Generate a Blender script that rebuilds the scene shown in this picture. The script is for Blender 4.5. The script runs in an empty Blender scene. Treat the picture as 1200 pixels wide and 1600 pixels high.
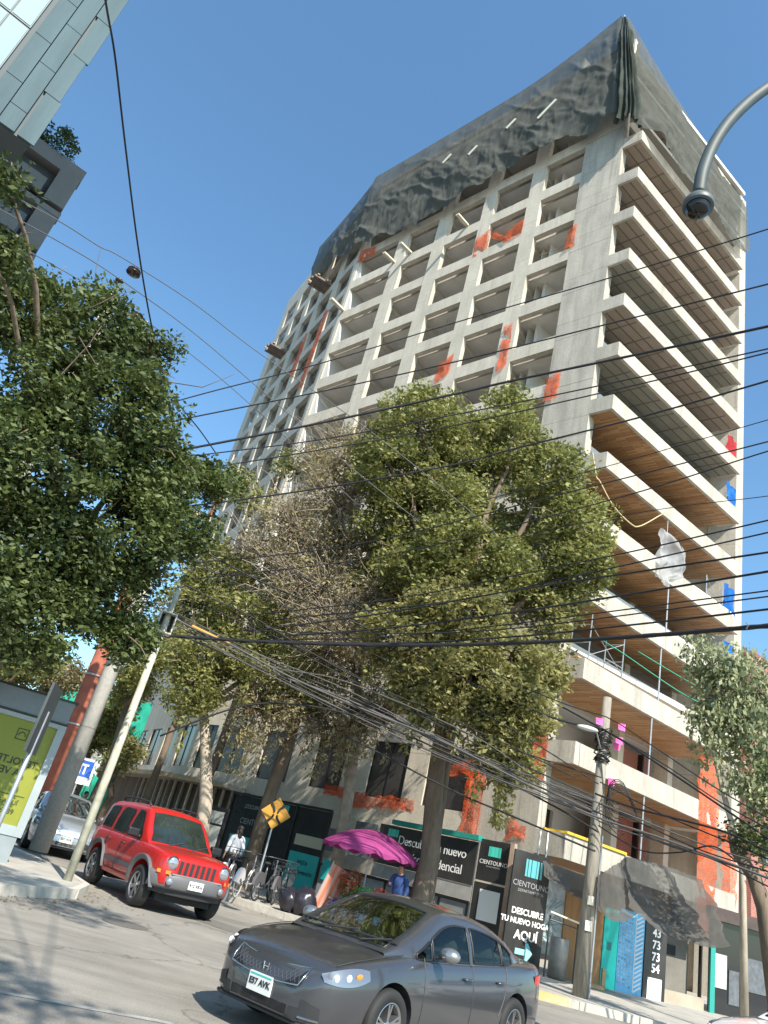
import bpy, bmesh, math, random
from mathutils import Vector, Matrix, noise
R = math.radians
scene = bpy.context.scene
# ---------------- camera ----------------
PITCH, ROLL, FPX, CAMH = R(25.96), R(14.54), 1134.0, 1.42
cF = Vector((0, math.cos(PITCH), math.sin(PITCH)))
cu = Vector((0, -math.sin(PITCH), math.cos(PITCH))); cr = Vector((1, 0, 0))
cR = cr * math.cos(ROLL) + cu * math.sin(ROLL)
cU = cu * math.cos(ROLL) - cr * math.sin(ROLL)
cd = bpy.data.cameras.new('camera'); cam = bpy.data.objects.new('camera', cd)
scene.collection.objects.link(cam); scene.camera = cam
cd.sensor_width = 36; cd.lens = 36 * FPX / 1600; cd.clip_start = 0.1; cd.clip_end = 3000
mw = Matrix((cR, cU, -cF)).transposed().to_4x4(); mw.translation = (0, 0, CAMH)
cam.matrix_world = mw
# ---------------- world, sun, exposure ----------------
SUN_AZ, SUN_EL = 158.0, 43.0
w = bpy.data.worlds.new('World'); scene.world = w; w.use_nodes = True
nt = w.node_tree; bg = nt.nodes['Background']
sky = nt.nodes.new('ShaderNodeTexSky'); sky.sky_type = 'NISHITA'; sky.sun_disc = False
sky.sun_elevation = R(SUN_EL); sky.sun_rotation = R(SUN_AZ)
sky.altitude = 0; sky.air_density = 1.15; sky.dust_density = 0.8; sky.ozone_density = 1.5
tint = nt.nodes.new('ShaderNodeMix'); tint.data_type = 'RGBA'; tint.blend_type = 'MULTIPLY'; tint.inputs[0].default_value = 1; tint.inputs[7].default_value = (.73, .99, 1.08, 1)
nt.links.new(sky.outputs[0], tint.inputs[6]); nt.links.new(tint.outputs[2], bg.inputs[0]); bg.inputs[1].default_value = 0.12
sl = bpy.data.lights.new('sun', 'SUN'); sl.energy = 4.4; sl.angle = R(0.53); sl.color = (1.0, 0.93, 0.82)
sun = bpy.data.objects.new('sun', sl); scene.collection.objects.link(sun)
sd = Vector((math.sin(R(SUN_AZ)) * math.cos(R(SUN_EL)), math.cos(R(SUN_AZ)) * math.cos(R(SUN_EL)), math.sin(R(SUN_EL))))
sun.rotation_euler = sd.to_track_quat('Z', 'Y').to_euler(); sun.location = (0, -20, 40)
scene.view_settings.view_transform = 'Standard'; scene.view_settings.look = 'None'
scene.view_settings.exposure = 0.98; scene.view_settings.gamma = 1.0

# ---------------- helpers ----------------
COL = scene.collection
rnd = random.Random(7)
S = 0.8875                       # survey units to metres
def ray(px, py):
    d = cF * FPX + cR * (px - 600) - cU * (py - 800)
    return d
def at(px, py, d):
    """point in the direction of a spot in the photo at horizontal distance d (metres)"""
    r = ray(px, py); k = d / math.hypot(r.x, r.y)
    return Vector((r.x * k, r.y * k, CAMH + r.z * k))
def V(*a): return Vector(a)
def azd(a): return Vector((math.sin(R(a)), math.cos(R(a)), 0))

class MB:
    def __init__(s): s.v = []; s.f = []; s.sm = False
    def add(s, vs, fs):
        n = len(s.v); s.v += [Vector(p) for p in vs]; s.f += [tuple(i + n for i in f) for f in fs]; return s
    def quad(s, a, b, c, d): return s.add([a, b, c, d], [(0, 1, 2, 3)])
    def box(s, c, ax, ay, az_, hx, hy, hz):
        c = Vector(c); P = [c + ax * (i * hx) + ay * (j * hy) + az_ * (k * hz) for i in (-1, 1) for j in (-1, 1) for k in (-1, 1)]
        return s.add(P, [(0, 1, 3, 2), (4, 6, 7, 5), (0, 4, 5, 1), (2, 3, 7, 6), (0, 2, 6, 4), (1, 5, 7, 3)])
    def bx(s, x0, x1, y0, y1, z0, z1):
        return s.box(((x0 + x1) / 2, (y0 + y1) / 2, (z0 + z1) / 2), V(1, 0, 0), V(0, 1, 0), V(0, 0, 1), abs(x1 - x0) / 2, abs(y1 - y0) / 2, abs(z1 - z0) / 2)
    def prism(s, pts, z0, z1):
        n = len(pts); vs = [(p[0], p[1], z0) for p in pts] + [(p[0], p[1], z1) for p in pts]
        return s.add(vs, [tuple(range(n))[::-1], tuple(range(n, 2 * n))] + [(i, (i + 1) % n, n + (i + 1) % n, n + i) for i in range(n)])
    def poly(s, pts, off):
        """flat outline pts extruded by vector off"""
        n = len(pts); off = Vector(off); vs = [Vector(p) for p in pts] + [Vector(p) + off for p in pts]
        return s.add(vs, [tuple(range(n))[::-1], tuple(range(n, 2 * n))] + [(i, (i + 1) % n, n + (i + 1) % n, n + i) for i in range(n)])
    def tube(s, pts, rs, n=8, caps=True):
        pts = [Vector(p) for p in pts]
        if not isinstance(rs, (list, tuple)): rs = [rs] * len(pts)
        base = len(s.v); up = None
        for i, p in enumerate(pts):
            d = (pts[min(i + 1, len(pts) - 1)] - pts[max(i - 1, 0)])
            d = d.normalized() if d.length > 1e-9 else V(0, 0, 1)
            if up is None:
                up = d.cross(V(0, 0, 1)) if abs(d.z) < .95 else d.cross(V(1, 0, 0))
            up = (up - d * up.dot(d)).normalized(); o = d.cross(up)
            for k in range(n):
                a = 2 * math.pi * k / n
                s.v.append(p + (up * math.cos(a) + o * math.sin(a)) * rs[i])
        for i in range(len(pts) - 1):
            for k in range(n):
                a = base + i * n + k; b = base + i * n + (k + 1) % n
                s.f.append((a, b, b + n, a + n))
        if caps:
            s.f.append(tuple(base + k for k in range(n))[::-1]); e = base + (len(pts) - 1) * n
            s.f.append(tuple(e + k for k in range(n)))
        return s
    def lathe(s, prof, c, ax, n=24):
        """prof: (radius, along) pairs round axis ax through c"""
        c = Vector(c); ax = Vector(ax).normalized(); u = ax.orthogonal().normalized(); o = ax.cross(u); b = len(s.v)
        for r_, h in prof:
            for k in range(n):
                a = 2 * math.pi * k / n; s.v.append(c + ax * h + (u * math.cos(a) + o * math.sin(a)) * r_)
        for i in range(len(prof) - 1):
            for k in range(n):
                p = b + i * n + k; q = b + i * n + (k + 1) % n; s.f.append((p, q, q + n, p + n))
        return s
    def grid(s, fn, nu, nv, close=False):
        b = len(s.v)
        for i in range(nu):
            for j in range(nv): s.v.append(Vector(fn(i / (nu - 1), j / (nv - 1))))
        for i in range(nu - 1):
            for j in range(nv - 1):
                a = b + i * nv + j; s.f.append((a, a + 1, a + nv + 1, a + nv))
        return s
    def ball(s, c, rx, ry=None, rz=None, n=10, m=8):
        ry = ry or rx; rz = rz or rx; c = Vector(c)
        return s.grid(lambda u, v: c + V(rx * math.sin(math.pi * v) * math.cos(2 * math.pi * u), ry * math.sin(math.pi * v) * math.sin(2 * math.pi * u), rz * math.cos(math.pi * v)), n + 1, m + 1)
    def build(s, name, m=None, parent=None, base=None, smooth=False, local=False, merge=False):
        me = bpy.data.meshes.new(name)
        off = V(0, 0, 0)
        if parent is not None and not local:
            p = parent
            while p: off += p.location; p = p.parent
        elif parent is None and not local:
            if base is None:
                xs = [p.x for p in s.v]; ys = [p.y for p in s.v]; zs = [p.z for p in s.v]
                base = V((min(xs) + max(xs)) / 2, (min(ys) + max(ys)) / 2, min(zs))
            off = Vector(base)
        me.from_pydata([tuple(p - off) for p in s.v], [], s.f); 
        if smooth: me.shade_smooth()
        if m: me.materials.append(m)
        if merge:
            b = bmesh.new(); b.from_mesh(me); bmesh.ops.remove_doubles(b, verts=b.verts, dist=1e-4); bmesh.ops.recalc_face_normals(b, faces=b.faces); b.to_mesh(me); b.free()
        o = bpy.data.objects.new(name, me); COL.objects.link(o)
        if parent is not None: o.parent = parent
        else: o.location = off
        return o

def tag(o, label=None, cat=None, group=None, kind=None):
    if label: o['label'] = label
    if cat: o['category'] = cat
    if group: o['group'] = group
    if kind: o['kind'] = kind
    return o
def empty(name, loc, label, cat, group=None, rz=0):
    o = bpy.data.objects.new(name, None); COL.objects.link(o); o.location = loc; o.rotation_euler = (0, 0, rz)
    o.empty_display_size = .3
    return tag(o, label, cat, group)
def kids(o): return [c for c in bpy.data.objects if c.parent == o]
def copy_tree(o, parent=None):
    c = o.copy(); COL.objects.link(c); c.parent = parent
    for k in kids(o): copy_tree(k, c)
    return c
def catmull(keys, x):
    """smooth interpolation through (x,value) keys"""
    if x <= keys[0][0]: return keys[0][1]
    if x >= keys[-1][0]: return keys[-1][1]
    for i in range(len(keys) - 1):
        if keys[i][0] <= x <= keys[i + 1][0]:
            x0, y0 = keys[i]; x1, y1 = keys[i + 1]; h = x1 - x0; t = (x - x0) / h
            m0 = (y1 - keys[i - 1][1]) / (x1 - keys[i - 1][0]) if i > 0 else (y1 - y0) / h
            m1 = (keys[i + 2][1] - y0) / (keys[i + 2][0] - x0) if i + 2 < len(keys) else (y1 - y0) / h
            s_ = (y1 - y0) / h
            if s_ == 0: m0 = m1 = 0
            else:
                m0 = max(min(m0, 3 * s_), 0) if s_ > 0 else min(max(m0, 3 * s_), 0)
                m1 = max(min(m1, 3 * s_), 0) if s_ > 0 else min(max(m1, 3 * s_), 0)
            return (2*t**3-3*t*t+1)*y0 + (t**3-2*t*t+t)*h*m0 + (-2*t**3+3*t*t)*y1 + (t**3-t*t)*h*m1
# ---------------- materials ----------------
MATS = {}
def mat(name, col, rough=.8, metal=0, var=.0, vscale=3., bump=0, bscale=20., col2=None, alpha=1, stretch=(1, 1, 1), coat=0, spec=None, trans=0, dirt=0):
    if name in MATS: return MATS[name]
    m = bpy.data.materials.new(name); m.use_nodes = True; MATS[name] = m
    n = m.node_tree.nodes; l = m.node_tree.links; b = n['Principled BSDF']
    c = tuple(col) + (1,) if len(col) == 3 else col
    b.inputs['Base Color'].default_value = c; b.inputs['Roughness'].default_value = rough; b.inputs['Metallic'].default_value = metal
    if coat: b.inputs['Coat Weight'].default_value = coat; b.inputs['Coat Roughness'].default_value = .06
    if spec is not None: b.inputs['Specular IOR Level'].default_value = spec
    if alpha < 1: b.inputs['Alpha'].default_value = alpha
    if var or bump or col2:
        tc = n.new('ShaderNodeTexCoord'); mp = n.new('ShaderNodeMapping'); mp.inputs['Scale'].default_value = stretch
        l.new(tc.outputs['Object'], mp.inputs[0])
    if var or col2:
        nz = n.new('ShaderNodeTexNoise'); nz.inputs['Scale'].default_value = vscale; nz.inputs['Detail'].default_value = 6; nz.inputs['Roughness'].default_value = .65
        l.new(mp.outputs[0], nz.inputs[0]); cr_ = n.new('ShaderNodeValToRGB'); l.new(nz.outputs[0], cr_.inputs[0])
        cr_.color_ramp.elements[0].position = .3; cr_.color_ramp.elements[1].position = .7
        c2 = col2 if col2 else tuple(min(1, x * (1 + var)) for x in col[:3])
        c1 = col if col2 else tuple(x * (1 - var) for x in col[:3])
        cr_.color_ramp.elements[0].color = tuple(c1[:3]) + (1,); cr_.color_ramp.elements[1].color = tuple(c2[:3]) + (1,)
        l.new(cr_.outputs[0], b.inputs['Base Color'])
    if bump:
        n2 = n.new('ShaderNodeTexNoise'); n2.inputs['Scale'].default_value = bscale; n2.inputs['Detail'].default_value = 4
        l.new(mp.outputs[0], n2.inputs[0]); bp = n.new('ShaderNodeBump'); bp.inputs['Strength'].default_value = bump; bp.inputs['Distance'].default_value = .02
        l.new(n2.outputs[0], bp.inputs['Height']); l.new(bp.outputs[0], b.inputs['Normal'])
    return m
def concrete(name, base, dark, streak=1.0):
    """board-marked concrete: broad tone patches, vertical run stains, pour joints"""
    m = bpy.data.materials.new(name); m.use_nodes = True; n = m.node_tree.nodes; l = m.node_tree.links; b = n['Principled BSDF']
    b.inputs['Roughness'].default_value = .85
    g = n.new('ShaderNodeNewGeometry')
    def noise_(scale, st, det=5):
        mp = n.new('ShaderNodeMapping'); mp.inputs['Scale'].default_value = st; l.new(g.outputs['Position'], mp.inputs[0])
        z = n.new('ShaderNodeTexNoise'); z.inputs['Scale'].default_value = scale; z.inputs['Detail'].default_value = det; z.inputs['Roughness'].default_value = .65; l.new(mp.outputs[0], z.inputs[0]); return z
    a = noise_(.55, (1, 1, 1)); s1 = noise_(2.2, (1, 1, .12)); f = noise_(14, (1, 1, 1), 3)
    def ramp(src, p0, p1, c0, c1):
        r_ = n.new('ShaderNodeValToRGB'); r_.color_ramp.elements[0].position = p0; r_.color_ramp.elements[1].position = p1
        r_.color_ramp.elements[0].color = tuple(c0) + (1,); r_.color_ramp.elements[1].color = tuple(c1) + (1,); l.new(src.outputs[0], r_.inputs[0]); return r_
    c = ramp(a, .35, .68, dark, base)
    st = ramp(s1, .32, .6, (1 - .38 * streak,) * 3, (1, 1, 1)); ff = ramp(f, .3, .65, (.86, .86, .86), (1.05, 1.05, 1.05))
    def mul(x, y):
        k = n.new('ShaderNodeMix'); k.data_type = 'RGBA'; k.blend_type = 'MULTIPLY'; k.inputs[0].default_value = 1
        l.new(x.outputs[0] if x.bl_idname != 'ShaderNodeMix' else x.outputs[2], k.inputs[6]); l.new(y.outputs[0], k.inputs[7]); return k
    sx = n.new('ShaderNodeSeparateXYZ'); l.new(g.outputs['Position'], sx.inputs[0])
    md = n.new('ShaderNodeMath'); md.operation = 'PINGPONG'; md.inputs[1].default_value = 1.491; l.new(sx.outputs[2], md.inputs[0])
    jr = n.new('ShaderNodeValToRGB'); jr.color_ramp.elements[0].position = .004; jr.color_ramp.elements[1].position = .022; jr.color_ramp.elements[0].color = (.62, .6, .57, 1); jr.color_ramp.elements[1].color = (1, 1, 1, 1); l.new(md.outputs[0], jr.inputs[0])
    drip = ramp(noise_(5.5, (1, 1, .05), 3), .60, .72, (1, 1, 1), (.80, .78, .74))
    k = mul(mul(mul(mul(c, st), ff), jr), drip); l.new(k.outputs[2], b.inputs['Base Color'])
    bp = n.new('ShaderNodeBump'); bp.inputs['Strength'].default_value = .25; bp.inputs['Distance'].default_value = .03; l.new(f.outputs[0], bp.inputs['Height']); l.new(bp.outputs[0], b.inputs['Normal'])
    return m
def brick_mat(name, c1, c2, mortar, scale=1., rot=0.0, bw=.24, bh=.075, msz=.012):
    m = bpy.data.materials.new(name); m.use_nodes = True; n = m.node_tree.nodes; l = m.node_tree.links; b = n['Principled BSDF']
    b.inputs['Roughness'].default_value = .85
    g = n.new('ShaderNodeNewGeometry'); mp = n.new('ShaderNodeMapping'); mp.vector_type = 'POINT'
    mp.inputs['Rotation'].default_value = (0, 0, rot); l.new(g.outputs['Position'], mp.inputs[0])
    sx = n.new('ShaderNodeSeparateXYZ'); l.new(mp.outputs[0], sx.inputs[0]); cx = n.new('ShaderNodeCombineXYZ')
    l.new(sx.outputs[0], cx.inputs[0]); l.new(sx.outputs[2], cx.inputs[1])
    br = n.new('ShaderNodeTexBrick'); br.inputs['Scale'].default_value = 1; br.inputs['Brick Width'].default_value = bw; br.inputs['Row Height'].default_value = bh
    br.inputs['Mortar Size'].default_value = msz; br.inputs['Color1'].default_value = tuple(c1) + (1,); br.inputs['Color2'].default_value = tuple(c2) + (1,); br.inputs['Mortar'].default_value = tuple(mortar) + (1,)
    l.new(cx.outputs[0], br.inputs[0]); l.new(br.outputs[0], b.inputs['Base Color'])
    bp = n.new('ShaderNodeBump'); bp.inputs['Strength'].default_value = .4; bp.inputs['Distance'].default_value = .02; l.new(br.outputs['Fac'], bp.inputs['Height']); bp.invert = True; l.new(bp.outputs[0], b.inputs['Normal'])
    return m
def net_mat(name, col, cover=.8, var=.3, scale=1.2, trans=.35, fine=0, patch=1.0, st=(1, 1, 1)):
    """woven netting: part opaque cloth lit from both sides, part open"""
    m = bpy.data.materials.new(name); m.use_nodes = True; n = m.node_tree.nodes; l = m.node_tree.links
    n.remove(n['Principled BSDF']); out = n['Material Output']
    d = n.new('ShaderNodeBsdfDiffuse'); t = n.new('ShaderNodeBsdfTranslucent'); tr = n.new('ShaderNodeBsdfTransparent')
    g = n.new('ShaderNodeNewGeometry'); nz = n.new('ShaderNodeTexNoise'); nz.inputs['Scale'].default_value = scale; nz.inputs['Detail'].default_value = 5; mpn = n.new('ShaderNodeMapping'); mpn.inputs['Scale'].default_value = st; l.new(g.outputs['Position'], mpn.inputs[0]); l.new(mpn.outputs[0], nz.inputs[0])
    cr_ = n.new('ShaderNodeValToRGB'); cr_.color_ramp.elements[0].position = .3; cr_.color_ramp.elements[1].position = .7
    cr_.color_ramp.elements[0].color = tuple(x * (1 - var) for x in col) + (1,); cr_.color_ramp.elements[1].color = tuple(min(1, x * (1 + var)) for x in col) + (1,)
    l.new(nz.outputs[0], cr_.inputs[0]); l.new(cr_.outputs[0], d.inputs[0]); l.new(cr_.outputs[0], t.inputs[0])
    m1 = n.new('ShaderNodeMixShader'); m1.inputs[0].default_value = trans; l.new(d.outputs[0], m1.inputs[1]); l.new(t.outputs[0], m1.inputs[2])
    m2 = n.new('ShaderNodeMixShader'); l.new(tr.outputs[0], m2.inputs[1]); l.new(m1.outputs[0], m2.inputs[2])
    n2 = n.new('ShaderNodeTexNoise'); n2.inputs['Scale'].default_value = fine or scale * .6; n2.inputs['Detail'].default_value = 4; l.new(g.outputs['Position'], n2.inputs[0])
    mr = n.new('ShaderNodeMapRange'); mr.inputs[1].default_value = .3; mr.inputs[2].default_value = .7; mr.inputs[3].default_value = cover - (1 - cover) * patch if not fine else 0; mr.inputs[4].default_value = min(1, cover + (1 - cover) * .7 * patch) if not fine else 1
    if fine: mr.inputs[1].default_value = .5 - .02 - (cover - .5) * .35; mr.inputs[2].default_value = mr.inputs[1].default_value + .04
    l.new(n2.outputs[0], mr.inputs[0]); l.new(mr.outputs[0], m2.inputs[0]); l.new(m2.outputs[0], out.inputs[0])
    return m
def leaf_mat(name, c1, c2, trans=.3, vs=.9):
    m = bpy.data.materials.new(name); m.use_nodes = True; n = m.node_tree.nodes; l = m.node_tree.links
    n.remove(n['Principled BSDF']); out = n['Material Output']
    g = n.new('ShaderNodeNewGeometry'); nz = n.new('ShaderNodeTexNoise'); nz.inputs['Scale'].default_value = vs; nz.inputs['Detail'].default_value = 3; l.new(g.outputs['Position'], nz.inputs[0])
    ri = n.new('ShaderNodeMath'); ri.operation = 'MULTIPLY_ADD'; ri.inputs[1].default_value = .5; l.new(g.outputs['Random Per Island'], ri.inputs[0]); l.new(nz.outputs[0], ri.inputs[2])
    cr_ = n.new('ShaderNodeValToRGB'); cr_.color_ramp.elements[0].position = .45; cr_.color_ramp.elements[1].position = .9
    cr_.color_ramp.elements[0].color = tuple(c1) + (1,); cr_.color_ramp.elements[1].color = tuple(c2) + (1,); l.new(ri.outputs[0], cr_.inputs[0])
    p = n.new('ShaderNodeBsdfPrincipled'); p.inputs['Roughness'].default_value = .6; l.new(cr_.outputs[0], p.inputs['Base Color'])
    t = n.new('ShaderNodeBsdfTranslucent'); hs = n.new('ShaderNodeHueSaturation'); hs.inputs['Value'].default_value = 1.6; l.new(cr_.outputs[0], hs.inputs['Color']); l.new(hs.outputs[0], t.inputs[0])
    m1 = n.new('ShaderNodeMixShader'); m1.inputs[0].default_value = trans; l.new(p.outputs[0], m1.inputs[1]); l.new(t.outputs[0], m1.inputs[2]); l.new(m1.outputs[0], out.inputs[0])
    return m
CONC = concrete('concrete', (.62, .565, .47), (.52, .47, .385), .4)
CONC_W = concrete('pale_concrete', (.52, .475, .40), (.42, .385, .325), .7)
PLAST = mat('plaster', (.62, .60, .57), .9, var=.05, vscale=.8)
CEIL = mat('slab_underside', (.66, .63, .58), .9, var=.12, vscale=.7)
CORE = mat('block_wall', (.56, .52, .46), .9, var=.15, vscale=.9)
DARK = mat('dark_void', (.02, .02, .022), .8)
BLK = mat('black_vinyl', (.014, .014, .015), .38, col2=(.05, .047, .043), vscale=1.1, bump=.9, bscale=2.2, stretch=(1, 1, .5))
WHT = mat('white_paint', (.75, .75, .74), .6)
STEEL = mat('galvanised_steel', (.45, .46, .47), .45, .7, var=.15, vscale=8)
GRYP = mat('grey_paint', (.16, .19, .20), .5, var=.1, vscale=3)
WOOD = mat('rough_timber', (.50, .33, .17), .75, var=.25, vscale=2.5, stretch=(1, 6, 6))
PLY = mat('plywood', (.38, .19, .07), .6, var=.25, vscale=1.2, stretch=(4, 4, .6))
RUB = mat('rubber', (.018, .018, .018), .75)
TEAL = mat('teal_vinyl', (.02, .42, .38), .5, var=.12, vscale=2)

def text(s, size, o, ux, uy, m, name='lettering', parent=None, center=True, bold=.0, mirror=False, ext=.002, space=1.0, local=False):
    cu_ = bpy.data.curves.new(name, 'FONT'); cu_.body = s; cu_.size = size; cu_.extrude = ext; cu_.offset = bold; cu_.resolution_u = 3; cu_.space_character = space
    cu_.align_x = 'CENTER' if center else 'LEFT'; cu_.align_y = 'CENTER'
    t = bpy.data.objects.new('tmp', cu_); COL.objects.link(t)
    dg = bpy.context.evaluated_depsgraph_get(); me = bpy.data.meshes.new_from_object(t.evaluated_get(dg)); bpy.data.objects.remove(t)
    ux = Vector(ux).normalized(); uy = Vector(uy).normalized(); un = ux.cross(uy)
    b = MB(); b.add([Vector(o) + ux * (v.co.x * (-1 if mirror else 1)) + uy * v.co.y + un * v.co.z for v in me.vertices], [tuple(p.vertices) for p in me.polygons])
    bpy.data.meshes.remove(me); bpy.data.curves.remove(cu_)
    return b.build(name, m, parent, local=local)
# ================= tower under construction =================
P0 = V(8.495, 28.772, 0) * S
dA = azd(-43.62); dRr = azd(55.28); dB = azd(-25.6)
nA = V(-dA.y, dA.x, 0); nA = nA if nA.y < 0 else -nA          # outward normals
nR = V(dRr.y, -dRr.x, 0); nR = nR if nR.y < 0 else -nR
nB = V(-dB.y, dB.x, 0); nB = nB if nB.x < 0 else -nB
P1 = P0 + dA * 23 * S; LB = 20.3 * S; P2 = P1 + dB * LB; LR = 15.8 * S; Pr = P0 + dRr * LR
FL = 3.36 * S
tower = empty('apartment_tower', P0, 'bare concrete apartment tower under construction with deep balconies on the right side', 'building')
def wall_grid(mb, P, d, n, ts, zs, solid, th=.30):
    """wall of cells between the t and z lines; solid(i,j) tells where there is concrete"""
    U = V(0, 0, 1)
    for i in range(len(ts) - 1):
        for j in range(len(zs) - 1):
            if not solid(i, j): continue
            a, b, c, e = ts[i], ts[i + 1], zs[j], zs[j + 1]
            f = lambda t, z, k: P + d * t + U * z - n * k
            mb.quad(f(a, c, 0), f(b, c, 0), f(b, e, 0), f(a, e, 0)); mb.quad(f(a, c, th), f(a, e, th), f(b, e, th), f(b, c, th))
            if i == 0 or not solid(i - 1, j): mb.quad(f(a, c, 0), f(a, e, 0), f(a, e, th), f(a, c, th))
            if i == len(ts) - 2 or not solid(i + 1, j): mb.quad(f(b, c, 0), f(b, c, th), f(b, e, th), f(b, e, 0))
            if j == 0 or not solid(i, j - 1): mb.quad(f(a, c, 0), f(a, c, th), f(b, c, th), f(b, c, 0))
            if j == len(zs) - 2 or not solid(i, j + 1): mb.quad(f(a, e, 0), f(b, e, 0), f(b, e, th), f(a, e, th))
sills = [(43.05 - 3.36 * j) * S for j in range(-3, 10)][::-1]     # 12.8 .. 53.1
zs = [7.9 * S]
for z in sills[:-1]: zs += [z, z + 2.45 * S]
zs += [55.0 * S]
zs[1:1] = []
tA = [2.63 * S]
for a, b in [(2.63, 5.4), (6.45, 9.3), (10.3, 13.25), (14.4, 17.3), (18.4, 22.65)]: tA += [a * S, b * S]
tA = sorted(set(tA)) + [23 * S]
g = MB(); wall_grid(g, P0, dA, nA, tA, zs, lambda i, j: not (i % 2 == 0 and j % 2 == 1))
g.build('facade_grid', CONC, tower)
tB = [0]
for k in range(5): tB += [(.5 + 3.85 * k) * S, (.5 + 3.85 * k + 2.7) * S]
tB += [LB]
g = MB(); wall_grid(g, P1 + dB * .004, dB, nB, tB, zs, lambda i, j: not (i % 2 == 1 and j % 2 == 1))
g.build('facade_grid', CONC, tower)
# podium storeys with large glazed openings
zp = [0, 4.62 * S, 7.1 * S, 7.9 * S - .003]
tpA = [2.63 * S]
ops = [(3.3, 5.6), (6.75, 8.95), (10.6, 12.7), (14.4, 16.8), (18.3, 20.4), (21.2, 22.6)]
for a, b in ops: tpA += [a * S, b * S]
tpA += [23 * S]
g = MB(); wall_grid(g, P0, dA, nA, tpA, zp, lambda i, j: not (i % 2 == 1 and j == 1)); g.build('podium_wall', CONC, tower)
tpB = [0]
for k in range(5): tpB += [(.7 + 3.85 * k) * S, (.7 + 3.85 * k + 2.6) * S]
tpB += [LB]
g = MB(); wall_grid(g, P1 + dB * .004, dB, nB, tpB, zp, lambda i, j: not (i % 2 == 1 and j == 1)); g.build('podium_wall', CONC, tower)
GLS = mat('dark_glass', (.02, .022, .024), .06, spec=.6)
GLS2 = mat('dusty_glass', (.055, .05, .048), .25, spec=.5, var=.3, vscale=.8)
FRM = mat('black_frame', (.012, .012, .013), .4)
def window(P, d, n, a, b, z0, z1, par, inset=.12, mull=1):
    fr = MB(); c = P - n * inset; U = V(0, 0, 1); t = .05
    for x in [a + t / 2, b - t / 2] + [a + (b - a) * (k + 1) / (mull + 1) for k in range(mull)]: fr.box(c + d * x + U * (z0 + z1) / 2, d, n, U, t / 2, .04, (z1 - z0) / 2 - .004)
    for z in (z0 + t / 2, z1 - t / 2): fr.box(c + d * (a + b) / 2 + U * z, d, n, U, (b - a) / 2 - .05, .036, t / 2 - .003)
    w_ = fr.build('window', FRM, par)
    MB().box(c + d * (a + b) / 2 + U * (z0 + z1) / 2, d, n, U, (b - a) / 2 - .02, .008, (z1 - z0) / 2 - .02).build('pane', GLS2, w_)
for a, b in ops: window(P0, dA, nA, a * S, b * S, 4.62 * S, 7.1 * S, tower)
for k in range(5): window(P1 + dB * .004, dB, nB, (.7 + 3.85 * k) * S, (.7 + 3.85 * k + 2.6) * S, 4.62 * S, 7.1 * S, tower)
# corner pier, full height, with pour joints
g = MB()
zz = [0, 7.9 * S] + [z - .45 * S for z in sills[2:]]
zz = [z for z in zz if z < 45.7 * S] + [45.76 * S]
for a, b in zip(zz[:-1], zz[1:]):
    c = P0 + dA * (2.63 * S / 2) - nA * .25
    g.box(c + V(0, 0, (a + b) / 2), dA, nA, V(0, 0, 1), 2.63 * S / 2 - .003, .257, (b - a) / 2 - .012)
    g.box(c + V(0, 0, (a + b) / 2), dA, nA, V(0, 0, 1), 2.63 * S / 2 - .012, .245, (b - a) / 2)
g.build('corner_pier', CONC_W, tower)
MB().box(P0 + dA * (2.63 * S / 2) - nA * .25 + V(0, 0, 50.4 * S), dA, nA, V(0, 0, 1), 2.63 * S / 2 - .01, .25, 4.6 * S).build('upper_pier', CONC, tower)
# storey slabs: footprint polygon inside the walls
def foot(ins):
    return [P0 - nA * ins + dA * .3 + dRr * .1, Pr - dRr * .3, Pr + dA * 26, P2 - nB * ins + dB * 6 + V(6, 0, 0), P2 - nB * ins, P1 - nB * ins * .8 - nA * ins * .4]
fp = [(p.x, p.y) for p in foot(.455)]
for j, z in enumerate(sills):
    zt = z - .50 * S
    MB().prism(fp, zt - .26, zt).build('floor_slab', CEIL, tower)
for zt in (4.0 * S, 7.5 * S): MB().prism(fp, zt - .26, zt).build('floor_slab', CEIL, tower)
MB().prism(fp, 54.9 * S - .3, 54.9 * S).build('roof_slab', CEIL, tower)
# ceiling beams inside, seen through the openings
def AR(a, r_, z=0): return P0 + dA * a * S + dRr * r_ * S + V(0, 0, z * S)
for z in sills[1:-2]:
    zt = z + (3.36 - .5) * S - .26
    for t in (5.9, 9.8, 13.85, 17.9):
        MB().box(P0 + dA * t * S - nA * 2.6 + V(0, 0, zt - .19), dA, nA, V(0, 0, 1), .16, 2.1, .19).build('ceiling_beam', CORE, tower)
    for s_b in (3.6, 7.4, 11.2, 15.0): MB().box(P1 + dB * s_b * S - nB * 2.4 + V(0, 0, zt - .19), dB, nB, V(0, 0, 1), .14, 1.8, .19).build('ceiling_beam', CORE, tower)
# inner block walls
cp = [AR(6.5, 7), AR(6.5, 10.5), AR(22, 10.5), AR(24, 20), AR(24.5, 8)]
cp = [P0 - nA * 5.2 + dA * 4.6, P0 - nA * 5.2 - nR * 3.8 + dRr * 6.6, AR(20, 13), P2 - nB * 7 + V(3, 0, 0), P2 - nB * 5.2, P1 - nB * 4.6 - nA * 2.0]
MB().prism([(p.x, p.y) for p in cp], .0, 54.9 * S - .31).build('core_wall', CORE, tower)
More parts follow.
